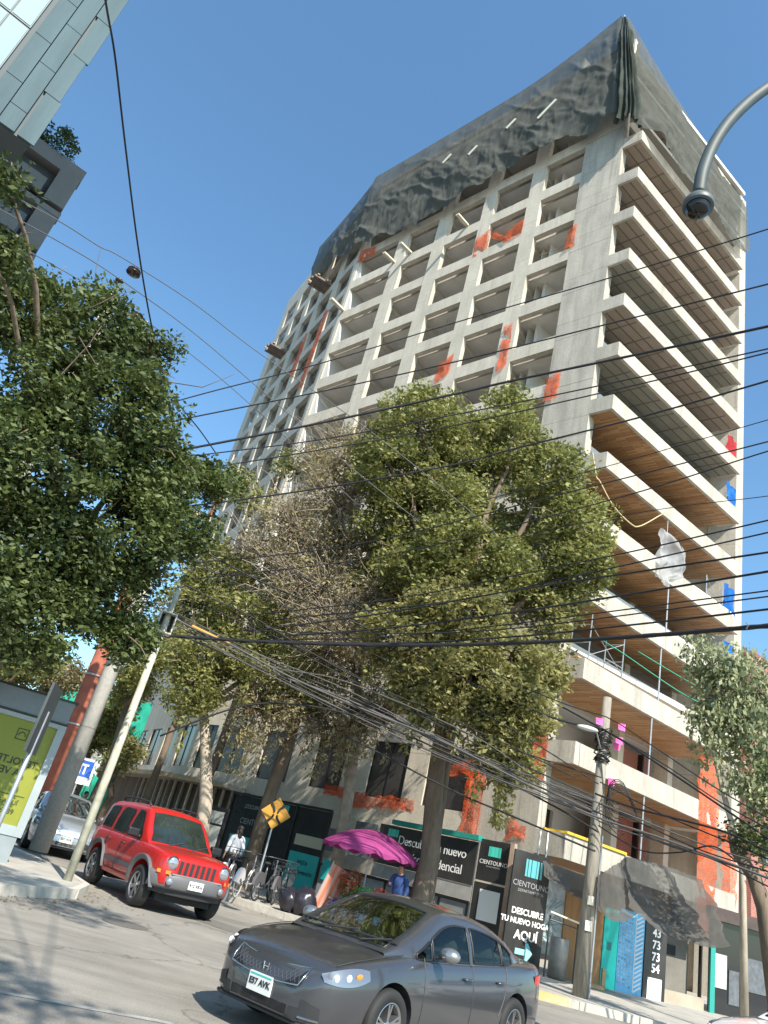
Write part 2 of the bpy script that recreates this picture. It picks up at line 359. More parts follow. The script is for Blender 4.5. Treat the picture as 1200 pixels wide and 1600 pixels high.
# white party walls beside the fold, facing the sun, with a tapered front fin
for z in sills[:-1]:
    b0 = z - .5 * S; h = (3.36 * S - .26)
    c = P0 + dA * 22.72 * S - nA * (.33 + 1.5) + V(0, 0, b0 + h / 2)
    MB().box(c, nA, dA, V(0, 0, 1), 1.5, .06, h / 2 - .01).build('party_wall', PLAST, tower)
    tri = [P0 + dA * 22.63 * S - nA * .10 + V(0, 0, z + 2.43 * S), P0 + dA * 22.0 * S - nA * .10 + V(0, 0, z + .003), P0 + dA * 22.63 * S - nA * .10 + V(0, 0, z + .003)]
    MB().poly(tri, -nA * .12).build('tapered_fin', PLAST, tower)
# timber lined soffits and balconies on the right side
def soffit_mat():
    m = bpy.data.materials.new('timber_soffit'); m.use_nodes = True; n = m.node_tree.nodes; l = m.node_tree.links; b = n['Principled BSDF']; b.inputs['Roughness'].default_value = .6
    g_ = n.new('ShaderNodeNewGeometry'); mp = n.new('ShaderNodeMapping'); mp.inputs['Rotation'].default_value = (0, 0, R(-(90 - 55.28) )); l.new(g_.outputs['Position'], mp.inputs[0])
    mp.inputs['Rotation'].default_value = (0, 0, -math.atan2(dA.y, dA.x))
    br = n.new('ShaderNodeTexBrick'); br.inputs['Scale'].default_value = 1; br.inputs['Brick Width'].default_value = .9; br.inputs['Row Height'].default_value = .11; br.inputs['Mortar Size'].default_value = .006
    br.inputs['Color1'].default_value = (.27, .125, .045, 1); br.inputs['Color2'].default_value = (.46, .27, .12, 1); br.inputs['Mortar'].default_value = (.06, .03, .012, 1); br.inputs['Bias'].default_value = -.1
    l.new(mp.outputs[0], br.inputs[0]); l.new(br.outputs[0], b.inputs['Base Color']); return m
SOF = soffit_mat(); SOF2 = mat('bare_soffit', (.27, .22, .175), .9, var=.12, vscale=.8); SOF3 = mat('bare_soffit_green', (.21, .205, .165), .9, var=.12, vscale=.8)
tops = [(44.37 - 3.325 * k) * S for k in range(-3, 13)]
OUT = 1.2 * S; TH = .84 * S
GRD = mat('stud_metal', (.12, .105, .085), .7)
for k, zt in enumerate(tops):
    k -= 3
    o = P0 + V(.82, -.87, 0) * S                                   # outer corner
    if k < 0: o = P0 + dRr * .6 + dA * .25
    L = (12.65 if k >= 0 else 14.4) * S
    g = MB(); U = V(0, 0, 1); c = .14
    f = lambda r_, a, z: o + dRr * r_ + dA * a + U * z
    zb = zt - TH
    # fascia along the front and the short end, real upstand thickness
    g.box(f(L / 2, c / 2, (zt + zb) / 2), dRr, dA, U, L / 2, c / 2, TH / 2)
    g.box(f(c / 2 - .003, (c + 1.52 * S) / 2 + .35, (zt + zb) / 2), dRr, dA, U, c / 2, (1.52 * S - c) / 2 + .35, TH / 2)
    g.box(f(L - c / 2, (c + 1.2 * S) / 2 + .03, (zt + zb) / 2), dRr, dA, U, c / 2, (1.2 * S - c) / 2 - .01, TH / 2)
    g.box(f(L / 2 + c / 2, 1.6 + c, zb + .24), dRr, dA, U, L / 2 - c, 1.6, .1)     # balcony deck
    b_ = g.build('balcony', CONC_W, tower)
    wood = k >= 6
    q = MB(); q.box(f(L / 2, c + 1.24, zb + .03), dRr, dA, U, L / 2 - c - .01, 1.24, .025)
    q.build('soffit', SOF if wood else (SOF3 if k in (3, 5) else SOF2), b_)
    if not wood:
        s_ = MB()
        for x in range(1, int((L - .3) / 1.22) + 1): s_.box(f(x * 1.22 + .1, c + 1.24, zb - .004), dRr, dA, U, .022, 1.22, .012)
        for a in (.35, .8, 1.3, 1.8, 2.2): s_.box(f(L / 2, c + a, zb - .014), dRr, dA, U, L / 2 - c - .02, .02, .01)
        s_.build('ceiling_stud', GRD, b_)
    # ceiling strip and back wall of the rooms behind
    q = MB(); q.box(f(L / 2 + 1.1, c + 2.5 + 1.9, zb + .20), dRr, dA, U, L / 2 - c - 1.1, 1.9, .04); q.build('room_ceiling', mat('room_ceiling', (.55, .53, .50), .9, var=.06, vscale=.6), tower)
# room back walls set 4.3 m in, with door openings
g = MB()
bw = P0 + dA * 4.3
tsR = [1.0, 2.2, 3.1, 6.0, 6.9, 9.2]
wall_grid(g, bw, dRr, -dA, tsR, [4.2 * S] + sorted([t - TH + .26 for t in tops] + [t - TH + 2.3 for t in tops]) + [58.6 * S], lambda i, j: not (i in (1, 3) and j % 2 == 1), .15)
g.build('inner_wall', PLAST, tower)
MB().box(bw + dRr * 5 + dA * .6 + V(0, 0, 22), dRr, dA, V(0, 0, 1), 4, .04, 21).build('room_depth', CORE, tower)
# far end pier and end wall
g = MB(); c = P0 + dRr * (15.38 * S)
g.box(c - dRr * .12 + dA * .72 + V(0, 0, 27 * S), dRr, dA, V(0, 0, 1), .42 * S, .7, 27 * S); g.build('end_pier', CONC_W, tower)
g = MB(); g.box(P0 + dRr * (15.5 * S) + dA * 10 + V(0, 0, 27.2 * S), dRr, dA, V(0, 0, 1), .12, 9.1, 27.2 * S - .1)
g.build('end_wall', CONC, tower)
for a, r_ in [(1.6, 8.0), (1.6, 12.4)]:
    MB().box(AR(a + .6, r_, 28.2), dRr, dA, V(0, 0, 1), .2, .3, 24 * S).build('inner_column', CONC, tower)
# slender props between the lowest balconies
for k, rr in [(11, 5.2), (10, 5.6), (9, 5.9), (12, 5.0), (8, 5.5)]:
    o = P0 + V(.82, -.87, 0) * S + dRr * rr * S + dA * .07
    MB().tube([o + V(0, 0, tops[k + 3]), o + V(0, 0, tops[k + 2] - TH)], .035 if k > 8 else .02, 8).build('prop', STEEL, tower)
# red brick infill seen through the lower right rooms
BRK = brick_mat('red_brick', (.30, .085, .065), (.36, .12, .09), (.34, .22, .18), rot=-math.atan2(dRr.y, dRr.x))
for k in (10, 11, 12):
    zt = tops[k + 3]
    MB().box(AR(3.4, 11.1) + V(0, 0, zt + .85), dRr, dA, V(0, 0, 1), 1.9, .08, 1.25).build('brick_infill', BRK, tower)
    MB().box(AR(3.2, 12.0) + V(0, 0, zt + .85), dRr, dA, V(0, 0, 1), .07, .12, 1.25).build('door_post', FRM, tower)
# entrance canopy slab on the left wing, with edge board
g = MB(); a_ = P0 + dA * 17.2 * S; b_ = P0 + dA * 23 * S; c_ = b_ + dB * 15; 
for p, q, n_, dd in ((a_, b_, nA, dA), (b_, c_, nB, dB)):
    m_ = (p + q) / 2; g.box(m_ + n_ * .7 + V(0, 0, 3.86 * S), dd, n_, V(0, 0, 1), (q - p).length / 2, .695, .11)
g.build('entrance_canopy', CONC_W, tower)
g = MB()
for p, q, n_, dd in ((a_, b_, nA, dA), (b_, c_, nB, dB)):
    m_ = (p + q) / 2; g.box(m_ + n_ * 1.42 + V(0, 0, 3.86 * S - .05), dd, n_, V(0, 0, 1), (q - p).length / 2, .02, .07)
g.build('edge_board', WOOD, tower)

# shores and rails standing inside some openings
rr_ = random.Random(41)
for (t, zi) in [(7.4, 12), (8.3, 12), (11.2, 11), (15.2, 11), (3.3, 8), (4.3, 8), (3.6, 9), (15.6, 9), (19.6, 11), (20.8, 11), (7.2, 7), (12.2, 6), (3.8, 6), (16.0, 7)]:
    z0 = sills[min(zi, len(sills) - 2)]; p = P0 + dA * t * S - nA * (.7 + rr_.random()) + V(0, 0, z0 - .4); MB().tube([p, p + V(rr_.uniform(-.1, .3), 0, 2.6)], .03, 6).build('shore_post', STEEL, tower)
for (t0, t1, zi) in [(2.7, 5, 12), (2.7, 5, 11), (14.5, 16.9, 10), (6.5, 8.8, 9), (2.7, 5, 7)]:
    z0 = sills[min(zi, len(sills) - 2)] + .9; MB().tube([P0 + dA * t0 * S - nA * .35 + V(0, 0, z0), P0 + dA * (t0 + t1) / 2 * S - nA * .35 + V(0, 0, z0 - .12), P0 + dA * t1 * S - nA * .35 + V(0, 0, z0)], .014, 5).build('guard_rope', mat('rope', (.35, .27, .16), .8), tower)
# ================= debris netting round the top =================
NET = net_mat('debris_net', (.12, .125, .115), .90, .16, 1.4, .22, 0, .35, (1, 1, .25))
net = empty('debris_net', P0 + V(0, 0, 45 * S), 'dark torn debris netting wrapped round the top storeys of the tower', 'safety net')
def fbm(p, s): return noise.fractal(Vector(p) * s, 1.0, 2.0, 4)
def netpanel(fn_top, fn_bot, nu, nv, n, amp, pleat=None):
    g = MB()
    def f(u, v):
        t = fn_top(u); b = fn_bot(u); p = b.lerp(t, v)
        e = min(1, 4 * (1 - v) + .1) 
        sk = p.z * .9; rg = lambda q, f_, e_: (1 - min(1, abs(fbm(q, f_)) * 2.2)) ** e_; fold = fbm((p.x, p.y, p.z * .5), .30) * 1.7 + rg((p.x + sk, p.y - sk * .3, p.z * .35), .26, 2) * 1.1 + rg((p.x - sk * .8, p.y + sk * .4, p.z * .3 + 7), .5, 3) * .55 + rg((p.x + sk * .2, p.y, p.z * .10 + 3), .9, 4) * .22
        if pleat: fold += pleat(u, v)
        sag = .9 * math.sin(math.pi * min(1, v * 1.0)) ** .7 * .25
        return p + n * (.25 + .42 * amp * fold * e * (.35 + .65 * (1 - v)) + sag * .3)
    return g.grid(f, nu, nv)
def keyf(keys): return lambda t: catmull(keys, t)
tz = keyf([(0, 57.6), (3.5, 56.3), (8, 55.4), (16, 55.3), (23.5, 55.3)]); bz = keyf([(0, 46.0), (3.4, 46.0), (7.4, 46.3), (10.5, 45.9), (14.2, 45.5), (17.9, 45.6), (21, 46.4), (23.3, 46.4)])
jag = lambda t: .35 * fbm((t * .9, 3.3, 0), 1.0) + .2 * math.sin(t * 2.3)
A0 = P0 + nA * .35
a = netpanel(lambda u: A0 + dA * ((.9 - u * 0 + u * 22.5) * S) + V(0, 0, tz(u * 23.4) * S), lambda u: A0 + dA * ((.2 + u * 23.2) * S) + V(0, 0, (bz(u * 23.4) + jag(u * 23.4)) * S), 300, 76, nA, .42,
             lambda u, v: (.55 * math.sin(u * 170) * max(0, 1 - u * 14)))
a.build('net_panel', NET, net, smooth=True)
tzb = keyf([(0, 55.3), (6, 55.5), (12.3, 56.4)]); bzb = keyf([(0, 46.4), (3.5, 48.0), (7, 48.8), (10.5, 50.4), (12.3, 52.5)])
a = netpanel(lambda u: P1 + nB * .3 + dB * u * 12.2 * S + V(0, 0, tzb(u * 12.3) * S), lambda u: P1 + nB * .3 + dB * u * 12.2 * S + V(0, 0, (bzb(u * 12.3) + jag(u * 12 + 30)) * S), 150, 70, nB, .45)
a.build('net_panel', NET, net, smooth=True)
NETR = net_mat('debris_net_thin', (.14, .145, .13), .80, .12, 1.4, .35, 0, .35, (1, 1, .25))
tzr = keyf([(0, 57.6), (5, 56.5), (10, 55.9), (15.9, 55.4)]); bzr = keyf([(0, 44.9), (1.0, 44.3), (3.7, 43.9), (8.7, 44.0), (12.4, 43.9), (14.2, 44.0), (16.6, 46.0)])
Oc = P0 + V(.82, -.87, 0) * S
a = netpanel(lambda u: A0 + dA * .9 * S + dRr * (u * 16.0 * S) + V(0, 0, tzr(u * 16) * S), lambda u: (P0 + nA * .4).lerp(Oc, min(1, u * 14)) + nR * .1 + dRr * (u * 12.95 * S) + V(0, 0, (bzr(u * 16) + .5 * jag(u * 16)) * S), 200, 70, nR, .5,
             lambda u, v: (.6 * math.sin(u * 150) * max(0, 1 - u * 12)))
a.build('net_panel', NETR, net, smooth=True)
g = MB(); pk0 = A0 + dA * .9 * S
def cone(u, v):
    a = lerp_n(u); z = (57.65 - 13.0 * v) * S; r_ = (.10 + .22 * min(1, v * 5) + .33 * v) * (1 + .22 * math.sin(u * 38 + 3 * v) + .25 * fbm(V(u * 6, v * 5, 1), 1.3)); c = pk0.lerp(P0 + nA * .35 + nR * .3, min(1, v * 1.1))
    return c + a * r_ + V(0, 0, z)
def lerp_n(u): return (nA * (1 - u) + nR * u + (nA + nR) * .6 * math.sin(math.pi * u) + dA * .9 * max(0, .5 - u) * 2 + dRr * .9 * max(0, u - .5) * 2).normalized()
g.grid(cone, 70, 50); g.build('corner_pleats', net_mat('debris_net_dark', (.07, .08, .07), .98, .3, .8, .15), net, smooth=True)
# corner pleats gathered to a peak and the white edge cord along the top
ed = MB(); pts = [A0 + dA * ((.9 + t) * S) + V(0, 0, tz(t) * S + .03) for t in [i * .8 for i in range(29)]]
ed.tube(pts, .05, 5); ed.build('edge_cord', WHT, net)
pk = A0 + dA * .9 * S + V(0, 0, 57.6 * S)
MB().tube([pk - V(0, 0, 7), pk + V(0, 0, .35)], .05, 6).build('scaffold_pole', STEEL, net)
for t in (5.6, 11.8, 14.4, 8.6):
    p = A0 + dA * t * S - nA * .1 + V(0, 0, (50.8 + .5 * math.sin(t)) * S)
    MB().box(p + nA * .62, (dA * .75 + V(0, 0, -.65)).normalized(), nA, (dA * .65 + V(0, 0, .75)).normalized(), .75 if t < 6 else .4, .03, .12).build('loose_board', mat('pale_board', (.62, .60, .5), .7), net)
# ================= plank platforms pushed out of openings =================
def platform(name_lab, c, out, side, n, L=2.0, w_=1.35):
    o = empty('plank_platform', c, name_lab, 'plank stack', 'timber platforms sticking out of the tower')
    for k in range(n):
        q = c + side * (-w_ / 2 + w_ * (k + .5) / n) + V(0, 0, -.03 * (k % 2))
        MB().box(q + out * (L / 2 - .5 + .14 * math.sin(k * 2.1)), out, side, V(0, 0, 1), L / 2, w_ / n / 2 - .012, .09).build('joist', mat('dark_joist', (.16, .13, .11), .8, var=.3, vscale=3), o)
    for k, e in enumerate((.25, L - .75)):
        MB().box(c + out * e + V(0, 0, .14 + .0 * k), side, out, V(0, 0, 1), w_ / 2 + .1, .09, .04).build('plank', WOOD, o)
    MB().box(c + out * .6 + side * (w_ / 2 - .1) + V(0, 0, .24), out, side, V(0, 0, 1), L / 2, .06, .05).build('plank', WOOD, o)
platform('upper timber plank platform jutting from the tower beside the torn net', P1 + dB * 5.9 * S + V(0, 0, 46.5 * S), nB, dB, 4)
platform('lower timber plank platform jutting from the far left of the tower', P1 + dB * 13.4 * S + V(0, 0, 43.15 * S), nB, dB, 4)
# short boards and pipes that poke out of the openings
def stub(lab, p, d_, L, m, r_=.05):
    b = MB(); b.box(p + d_ * L / 2, d_, V(0, 0, 1).cross(d_).normalized(), V(0, 0, 1), L / 2, r_ * 1.6, r_)
    tag(b.build('protruding_beam', m), lab, 'beam', 'timber beams poking out of the facade')
PB = mat('pale_board2', (.55, .5, .4), .75, var=.2, vscale=5)
def onA(t, z): return P0 + dA * t * S + V(0, 0, z * S)
for lab, t, z in [('short timber beam poking out of the third window column near the top', 11.4, 43.15), ('left one of two short beams poking out beside each other', 18.2, 42.9), ('right one of two short beams poking out beside each other', 16.6, 43.1)]:
    stub(lab, onA(t, z), (nA * .9 - V(0, 0, .1)).normalized(), 1.1, PB, .07)
stub('thicker timber beam poking out just below the upper plank platform', onA(22.6, 39.8) , nA, 1.3, PB, .08)
# orange safety netting tied over openings
ORN = net_mat('orange_net', (.85, .15, .05), .56, .2, 2.0, .5, fine=42)
def drape(lab, pts, n, wd, seed=0, cat='safety net', group='orange safety netting tied over the tower openings', nu=18, nv=12, m=None):
    """strip along pts (polyline), hanging width wd downwards"""
    g = MB(); L = len(pts) - 1
    def f(u, v):
        k = min(int(u * L), L - 1); p = pts[k].lerp(pts[k + 1], u * L - k)
        w_ = wd if not callable(wd) else wd(u)
        q = p - V(0, 0, w_ * v); q += n * (.06 + .12 * fbm(q + V(seed, 0, 0), 1.6)) + V(0, 0, .25 * fbm(p + V(0, seed, v), 1.2))
        return q
    g.grid(f, nu, nv); return tag(g.build('orange_safety_net', m or ORN, smooth=True), lab, cat, group)
drape('orange net bunched across the second window column high on the tower', [onA(8.85, 40.9), onA(7.6, 40.3), onA(6.4, 41.0)], nA, lambda u: .5 + .7 * u, 1)
drape('faint orange net patch on the pillar left of the bunched orange net', [onA(10.2, 41.2), onA(9.0, 41.4)], nA, 1.5, 2)
drape('orange net wisp beside the corner pier high up', [onA(2.9, 37.9), onA(2.3, 38.1)], nA, 1.6, 3)
drape('orange net clump hanging under the third window column', [onA(10.8, 30.4), onA(9.8, 30.8)], nA, 1.4, 4)
drape('long orange net strip running down the pillar above the green tree', [onA(6.2, 31.6), onA(5.6, 31.8)], nA, 3.0, 5, nv=24)
drape('small orange net patch on the corner pier just above the tree top', [onA(2.7, 26.6), onA(1.9, 26.8)], nA, 1.5, 6)
def onB(s_, z): return P1 + dB * s_ * S + V(0, 0, z * S)
drape('orange net hanging behind the upper plank platform', [onA(22.9, 46.3), onA(21.0, 46.2)], nA, 1.0, 7)
drape('long orange net band down the folded pillar beside the white party walls', [onB(3.2, 42.3), onB(4.2, 42.6)], nB, 7.5, 8, nv=40)
drape('orange net rag below the lower plank platform', [onB(7.2, 42.0), onB(8.2, 42.2)], nB, 4.2, 9, nv=26)
drape('orange net at the far left edge of the tower above the ficus', [onB(17.8, 30.0), onB(19.4, 30.2)], nB, 4.0, 10, nv=24)
drape('orange net on the corner pier beside the lowest balconies', [onA(.7, 8.4), onA(-.05, 8.6)], nA, 2.1, 11)
drape('orange net hanging in the wide window near the corner', [onA(4.5, 6.4), onA(2.9, 6.6)], nA, .5, 12)
drape('vertical orange net column left of the corner pier above the banners', [onA(3.4, 6.6), onA(2.5, 6.5)], nA, 2.7, 13, nv=24)
drape('orange net over the sill of the large first floor window behind the trunk', [onA(11.5, 4.9), onA(8.5, 4.6), onA(5.9, 4.9)], nA, .5, 14, nu=50)
drape('orange net tuft on the corner pier above the black banner', [onA(1.3, 4.7), onA(.4, 4.5)], nA, .6, 15)
drape('big orange net bundle wrapped round the right end of the lowest balconies', [AR(-1.15, 9.2, 9.6), AR(-1.2, 10.8, 9.8)], nR, 6.4, 16, nv=46)
drape('orange net patch hanging by the brick infill at the lower right', [AR(-1.05, 11.6, 8.0), AR(-1.1, 12.8, 7.6)], nR, 3.6, 17, nv=30)
drape('orange net strips inside the tower behind the big tree crown', [onA(9.3, 21.5), onA(8.0, 22.0)], nA, 4.5, 18, nv=30)
for k, (rr, z, c_) in enumerate([(13.7, 27.3, 'blue'), (13.7, 20.5, 'blue'), (13.7, 17.1, 'blue'), (13.6, 30.8, 'red')]):
    m_ = net_mat('blue_tarp', (.03, .16, .5), .97, .3, 2, .3) if c_ == 'blue' else net_mat('red_tarp', (.45, .05, .06), .97, .3, 2, .3)
    g = MB(); a_ = AR(.15, rr, z)
    g.grid(lambda u, v: a_ + dRr * (1.25 * S * u) - V(0, 0, v * 2.2) + nR * (.08 + .15 * fbm(V(u * 3 + k * 5, v * 3, k), 1)), 12, 14)
    tag(g.build('hanging_tarp', m_, smooth=True), ['blue tarp hanging at the far end of the highest balcony with blue', 'blue tarp at the balcony end two storeys below the topmost blue one', 'blue tarp at the balcony end just above the eucalyptus crown', 'red tarp hanging at the balcony end above the blue tarps'][k], 'tarp', 'tarps hung at the balcony ends')
# ================= ground =================
def road_mat():
    m = bpy.data.materials.new('asphalt'); m.use_nodes = True; n = m.node_tree.nodes; l = m.node_tree.links; b = n['Principled BSDF']; b.inputs['Roughness'].default_value = .85
    g_ = n.new('ShaderNodeNewGeometry')
    def nz(sc, det=6, st=(1, 1, 1), rot=0):
        mp = n.new('ShaderNodeMapping'); mp.inputs['Scale'].default_value = st; mp.inputs['Rotation'].default_value = (0, 0, rot); l.new(g_.outputs['Position'], mp.inputs[0])
        z = n.new('ShaderNodeTexNoise'); z.inputs['Scale'].default_value = sc; z.inputs['Detail'].default_value = det; z.inputs['Roughness'].default_value = .7; l.new(mp.outputs[0], z.inputs[0]); return z
    def rp(z, p0, p1, c0, c1):
        r_ = n.new('ShaderNodeValToRGB'); r_.color_ramp.elements[0].position = p0; r_.color_ramp.elements[1].position = p1; r_.color_ramp.elements[0].color = tuple(c0) + (1,); r_.color_ramp.elements[1].color = tuple(c1) + (1,); l.new(z.outputs[0], r_.inputs[0]); return r_
    a = rp(nz(.35), .35, .65, (.20, .185, .16), (.31, .285, .245)); s = rp(nz(1.0, 6, (.25, 2.2, 1), R(35)), .35, .62, (.8, .8, .8), (1.1, 1.1, 1.1)); f = rp(nz(70, 3), .3, .7, (.60, .60, .60), (1.3, 1.3, 1.3))
    w_ = rp(nz(2.6, 8, (.35, 1.6, 1), R(-20)), .66, .72, (1, 1, 1), (1.5, 1.48, 1.4))
    prev = a.outputs[0]
    for x in (s, f, w_):
        k = n.new('ShaderNodeMix'); k.data_type = 'RGBA'; k.blend_type = 'MULTIPLY'; k.inputs[0].default_value = 1; l.new(prev, k.inputs[6]); l.new(x.outputs[0], k.inputs[7]); prev = k.outputs[2]
    # crack lines
    vo = n.new('ShaderNodeTexVoronoi'); vo.feature = 'DISTANCE_TO_EDGE'; vo.inputs['Scale'].default_value = .28
    dn = nz(1.2, 4); ad = n.new('ShaderNodeMix'); ad.data_type = 'RGBA'; ad.blend_type = 'ADD'; ad.inputs[0].default_value = .9; l.new(g_.outputs['Position'], ad.inputs[6]); l.new(dn.outputs[1], ad.inputs[7]); l.new(ad.outputs[2], vo.inputs[0])
    cr2 = rp(vo, .0, .010, (.45, .45, .45), (1, 1, 1)); k = n.new('ShaderNodeMix'); k.data_type = 'RGBA'; k.blend_type = 'MULTIPLY'; k.inputs[0].default_value = .8; l.new(prev, k.inputs[6]); l.new(cr2.outputs[0], k.inputs[7]); prev = k.outputs[2]
    l.new(prev, b.inputs['Base Color'])
    bp = n.new('ShaderNodeBump'); bp.inputs['Strength'].default_value = .5; bp.inputs['Distance'].default_value = .01; fz = nz(45, 3); l.new(fz.outputs[0], bp.inputs['Height']); l.new(bp.outputs[0], b.inputs['Normal'])
    return m
MB().quad((-900, -300, 0), (900, -300, 0), (900, 1500, 0), (-900, 1500, 0)).build('road', road_mat(), base=(0, 0, 0))
tag(bpy.data.objects['road'], kind='structure')
SIDE = mat('pavement_concrete', (.36, .34, .30), .9, var=.22, vscale=1.2, bump=.4, bscale=30)
KERB = mat('kerb_concrete', (.46, .43, .37), .9, var=.2, vscale=4, bump=.3, bscale=20)
dH = azd(73); nH = V(dH.y, -dH.x, 0)
Hc = V(7.3, 24.6, 0) * S
def sidewalk(name, pts, kerb_idx, h=.14, km=KERB):
    b = MB(); b.prism(pts, -.05, h); o = b.build(name, SIDE); tag(o, kind='structure')
    k = MB()
    cx = sum(p[0] for p in pts) / len(pts); cy = sum(p[1] for p in pts) / len(pts)
    for i in kerb_idx:
        p = V(*pts[i], 0); q = V(*pts[(i + 1) % len(pts)], 0); d = (q - p).normalized(); n_ = V(-d.y, d.x, 0)
        if n_.dot(V(cx, cy, 0) - p) > 0: n_ = -n_
        L = (q - p).length; m_ = max(1, int(L / 1.0))
        for s_ in range(m_):
            c = p + d * (L * (s_ + .5) / m_) + n_ * .06 + V(0, 0, h / 2)
            k.box(c, d, n_, V(0, 0, 1), L / m_ / 2 - .006, .06, h / 2 + .006)
    ko = k.build('kerb', km); tag(ko, kind='structure'); return o
g3 = lambda p: (p[0] * S, p[1] * S)
# building side pavement (kerb line at survey y about 19-23)
sidewalk('pavement', [g3(p) for p in [(60, 24.0), (8.4, 18.95), (5.6, 18.9), (3.4, 20.2), (.2, 22.5), (-2.0, 24.2), (-20, 44), (-45, 72), (-20, 90), (30, 60), (60, 60)]], [0, 1, 2, 3, 4, 5, 6])
YEL = mat('yellow_kerb', (.50, .34, .06), .85, col2=(.42, .38, .28), vscale=4)
b = MB(); p = V(5.7, 18.9, 0) * S; q = V(8.2, 18.95, 0) * S; d = (q - p).normalized()
q = p.lerp(q, .42); b.box((p + q) / 2 + V(0, -.066, .076), d, V(0, 1, 0), V(0, 0, 1), (q - p).length / 2, .07, .078); tag(b.build('yellow_kerb', YEL), kind='structure')
# corner island on the left
isl = [(-40, 6), (-8, 9.5), (-4.6, 12.6), (-3.75, 15.3), (-3.9, 16.6), (-4.8, 18.3), (-7.5, 21.5), (-10, 25.5), (-30, 55), (-60, 60)]
sidewalk('corner_pavement', [g3(p) for p in isl], [0, 1, 2, 3, 4, 5, 6, 7])
# painted lane lines, worn
LINE = mat('worn_paint', (.42, .41, .38), .8, col2=(.17, .16, .14), vscale=7)
def strip(p, q, w_, name='lane_line', m=LINE, z=.004):
    p = V(*p, 0); q = V(*q, 0); d = (q - p).normalized(); n_ = V(-d.y, d.x, 0) * w_ / 2; u = V(0, 0, z)
    o = MB().quad(p - n_ + u, q - n_ + u, q + n_ + u, p + n_ + u).build(name, m); return tag(o, kind='structure')
strip((-4.9, 5.9), (-.35, 7.3), .09)
b = MB(); b.lathe([(0, .004), (.33, .004), (.33, .008), (.30, .010), (.0, .010)], (-2.1, 12.2, 0), UZ if 'UZ' in globals() else V(0, 0, 1), 28); tag(b.build('manhole_cover', mat('cast_iron', (.15, .14, .12), .7, .2, bump=1, bscale=40)), 'round iron manhole cover set in the road between the cars', 'manhole')
PAT = mat('asphalt_patch', (.15, .14, .125), .9, var=.25, vscale=5, bump=.5, bscale=40); OIL = mat('oil_stain', (.12, .11, .10), .7, var=.4, vscale=4)
def blotch(name, c, rx, ry, m, sd, z, a=0.0):
    n = 30; pts = []
    for i in range(n):
        t = i / n * 6.2832; k = 1 + .35 * noise.noise(V(math.cos(t) * 1.6 + sd, math.sin(t) * 1.6, sd)); x, y = math.cos(t) * rx * k, math.sin(t) * ry * k; pts.append(V(c[0] + x * math.cos(a) - y * math.sin(a), c[1] + x * math.sin(a) + y * math.cos(a), z))
    b = MB(); b.add(pts, [tuple(range(n))]); tag(b.build(name, m), kind='structure')
blotch('road_patch', (.2, 11.6), .9, .4, PAT, 2, .004, -.3); blotch('road_patch', (-1.0, 15.2), 1.6, .35, PAT, 5, .004, -.7)

rr_ = random.Random(77); b = MB()
for k in range(420):
    if k % 2: x, y = rr_.uniform(-3.2, 5.0), 0; t = rr_.random(); p = V(*g3((5.6, 18.9)), 0).lerp(V(*g3((-2.0, 24.2)), 0), t) + V(rr_.gauss(-.25, .25), rr_.gauss(-.35, .3), 0)
    else: t = rr_.random(); p = V(*g3((-4.6, 12.6)), 0).lerp(V(*g3((-3.9, 16.6)), 0), t) + V(abs(rr_.gauss(.3, .5)), rr_.gauss(0, .4), 0)
    a = rr_.uniform(0, 6.28); d = V(math.cos(a), math.sin(a), 0) * .035; q = V(-math.sin(a), math.cos(a), .2) * .016; p.z = .012
    b.add([p - d, p + q, p + d, p - q], [(0, 1, 2, 3)])
tag(b.build('fallen_leaves', mat('dry_leaf', (.12, .085, .03), .8, var=.5, vscale=9)), 'dry leaves scattered along the gutters', 'leaves', kind='stuff')
# ================= trees =================
BARK = mat('bark', (.16, .12, .085), .9, var=.35, vscale=6, bump=.8, bscale=12, stretch=(1, 1, .25))
BARKP = mat('pale_bark', (.38, .32, .25), .85, var=.3, vscale=5, bump=.5, bscale=9, stretch=(1, 1, .3))
def leafquads(mb, c, n, spread, size, rr, droop=0, flat=1):
    for _ in range(n):
        while True:
            x, y, z = rr.uniform(-1, 1), rr.uniform(-1, 1), rr.uniform(-1, 1)
            if x * x + y * y + z * z <= 1: break
        p = c + V(x, y, z * flat) * spread
        a = rr.uniform(0, 6.283); e = rr.uniform(-.9, .7) - droop
        d = V(math.cos(a) * math.cos(e), math.sin(a) * math.cos(e), math.sin(e)); s_ = size * rr.uniform(.45, 1.6)
        n_ = d.cross(V(rr.uniform(-1, 1), rr.uniform(-1, 1), rr.uniform(-.4, 1.4))).normalized() * s_ * .25
        mb.add([p, p + d * s_ * .5 + n_, p + d * s_, p + d * s_ * .5 - n_], [(0, 1, 2, 3)])
def crown(blobs, seed, per, size, sp=.45, droop=0, shell=.55, hang=0):
    """blobs: (centre, radii, clusters).  Leaf clusters sit mostly near the surface of each lobe, broken by noise."""
    rr = random.Random(seed); mb = MB(); tips = []
    for c, r_, k in blobs:
        for _ in range(k):
            for _t in range(30):
                v = V(rr.gauss(0, 1), rr.gauss(0, 1), rr.gauss(0, 1)).normalized(); q = shell + (1 - shell) * rr.random() ** .6
                p = Vector((c[0] + v.x * r_[0] * q, c[1] + v.y * r_[1] * q, c[2] + v.z * r_[2] * q))
                if noise.noise(p * .75) > -.30: break
            leafquads(mb, p, per, sp * rr.uniform(.6, 1.25), size, rr, droop, .75)
            if rr.random() < .25: tips.append(p)
            if hang and rr.random() < hang:
                for h in range(1, 4): leafquads(mb, p - V(0, 0, .35 * h), per // 3, sp * .35, size, rr, .7, 1)
    return mb, tips
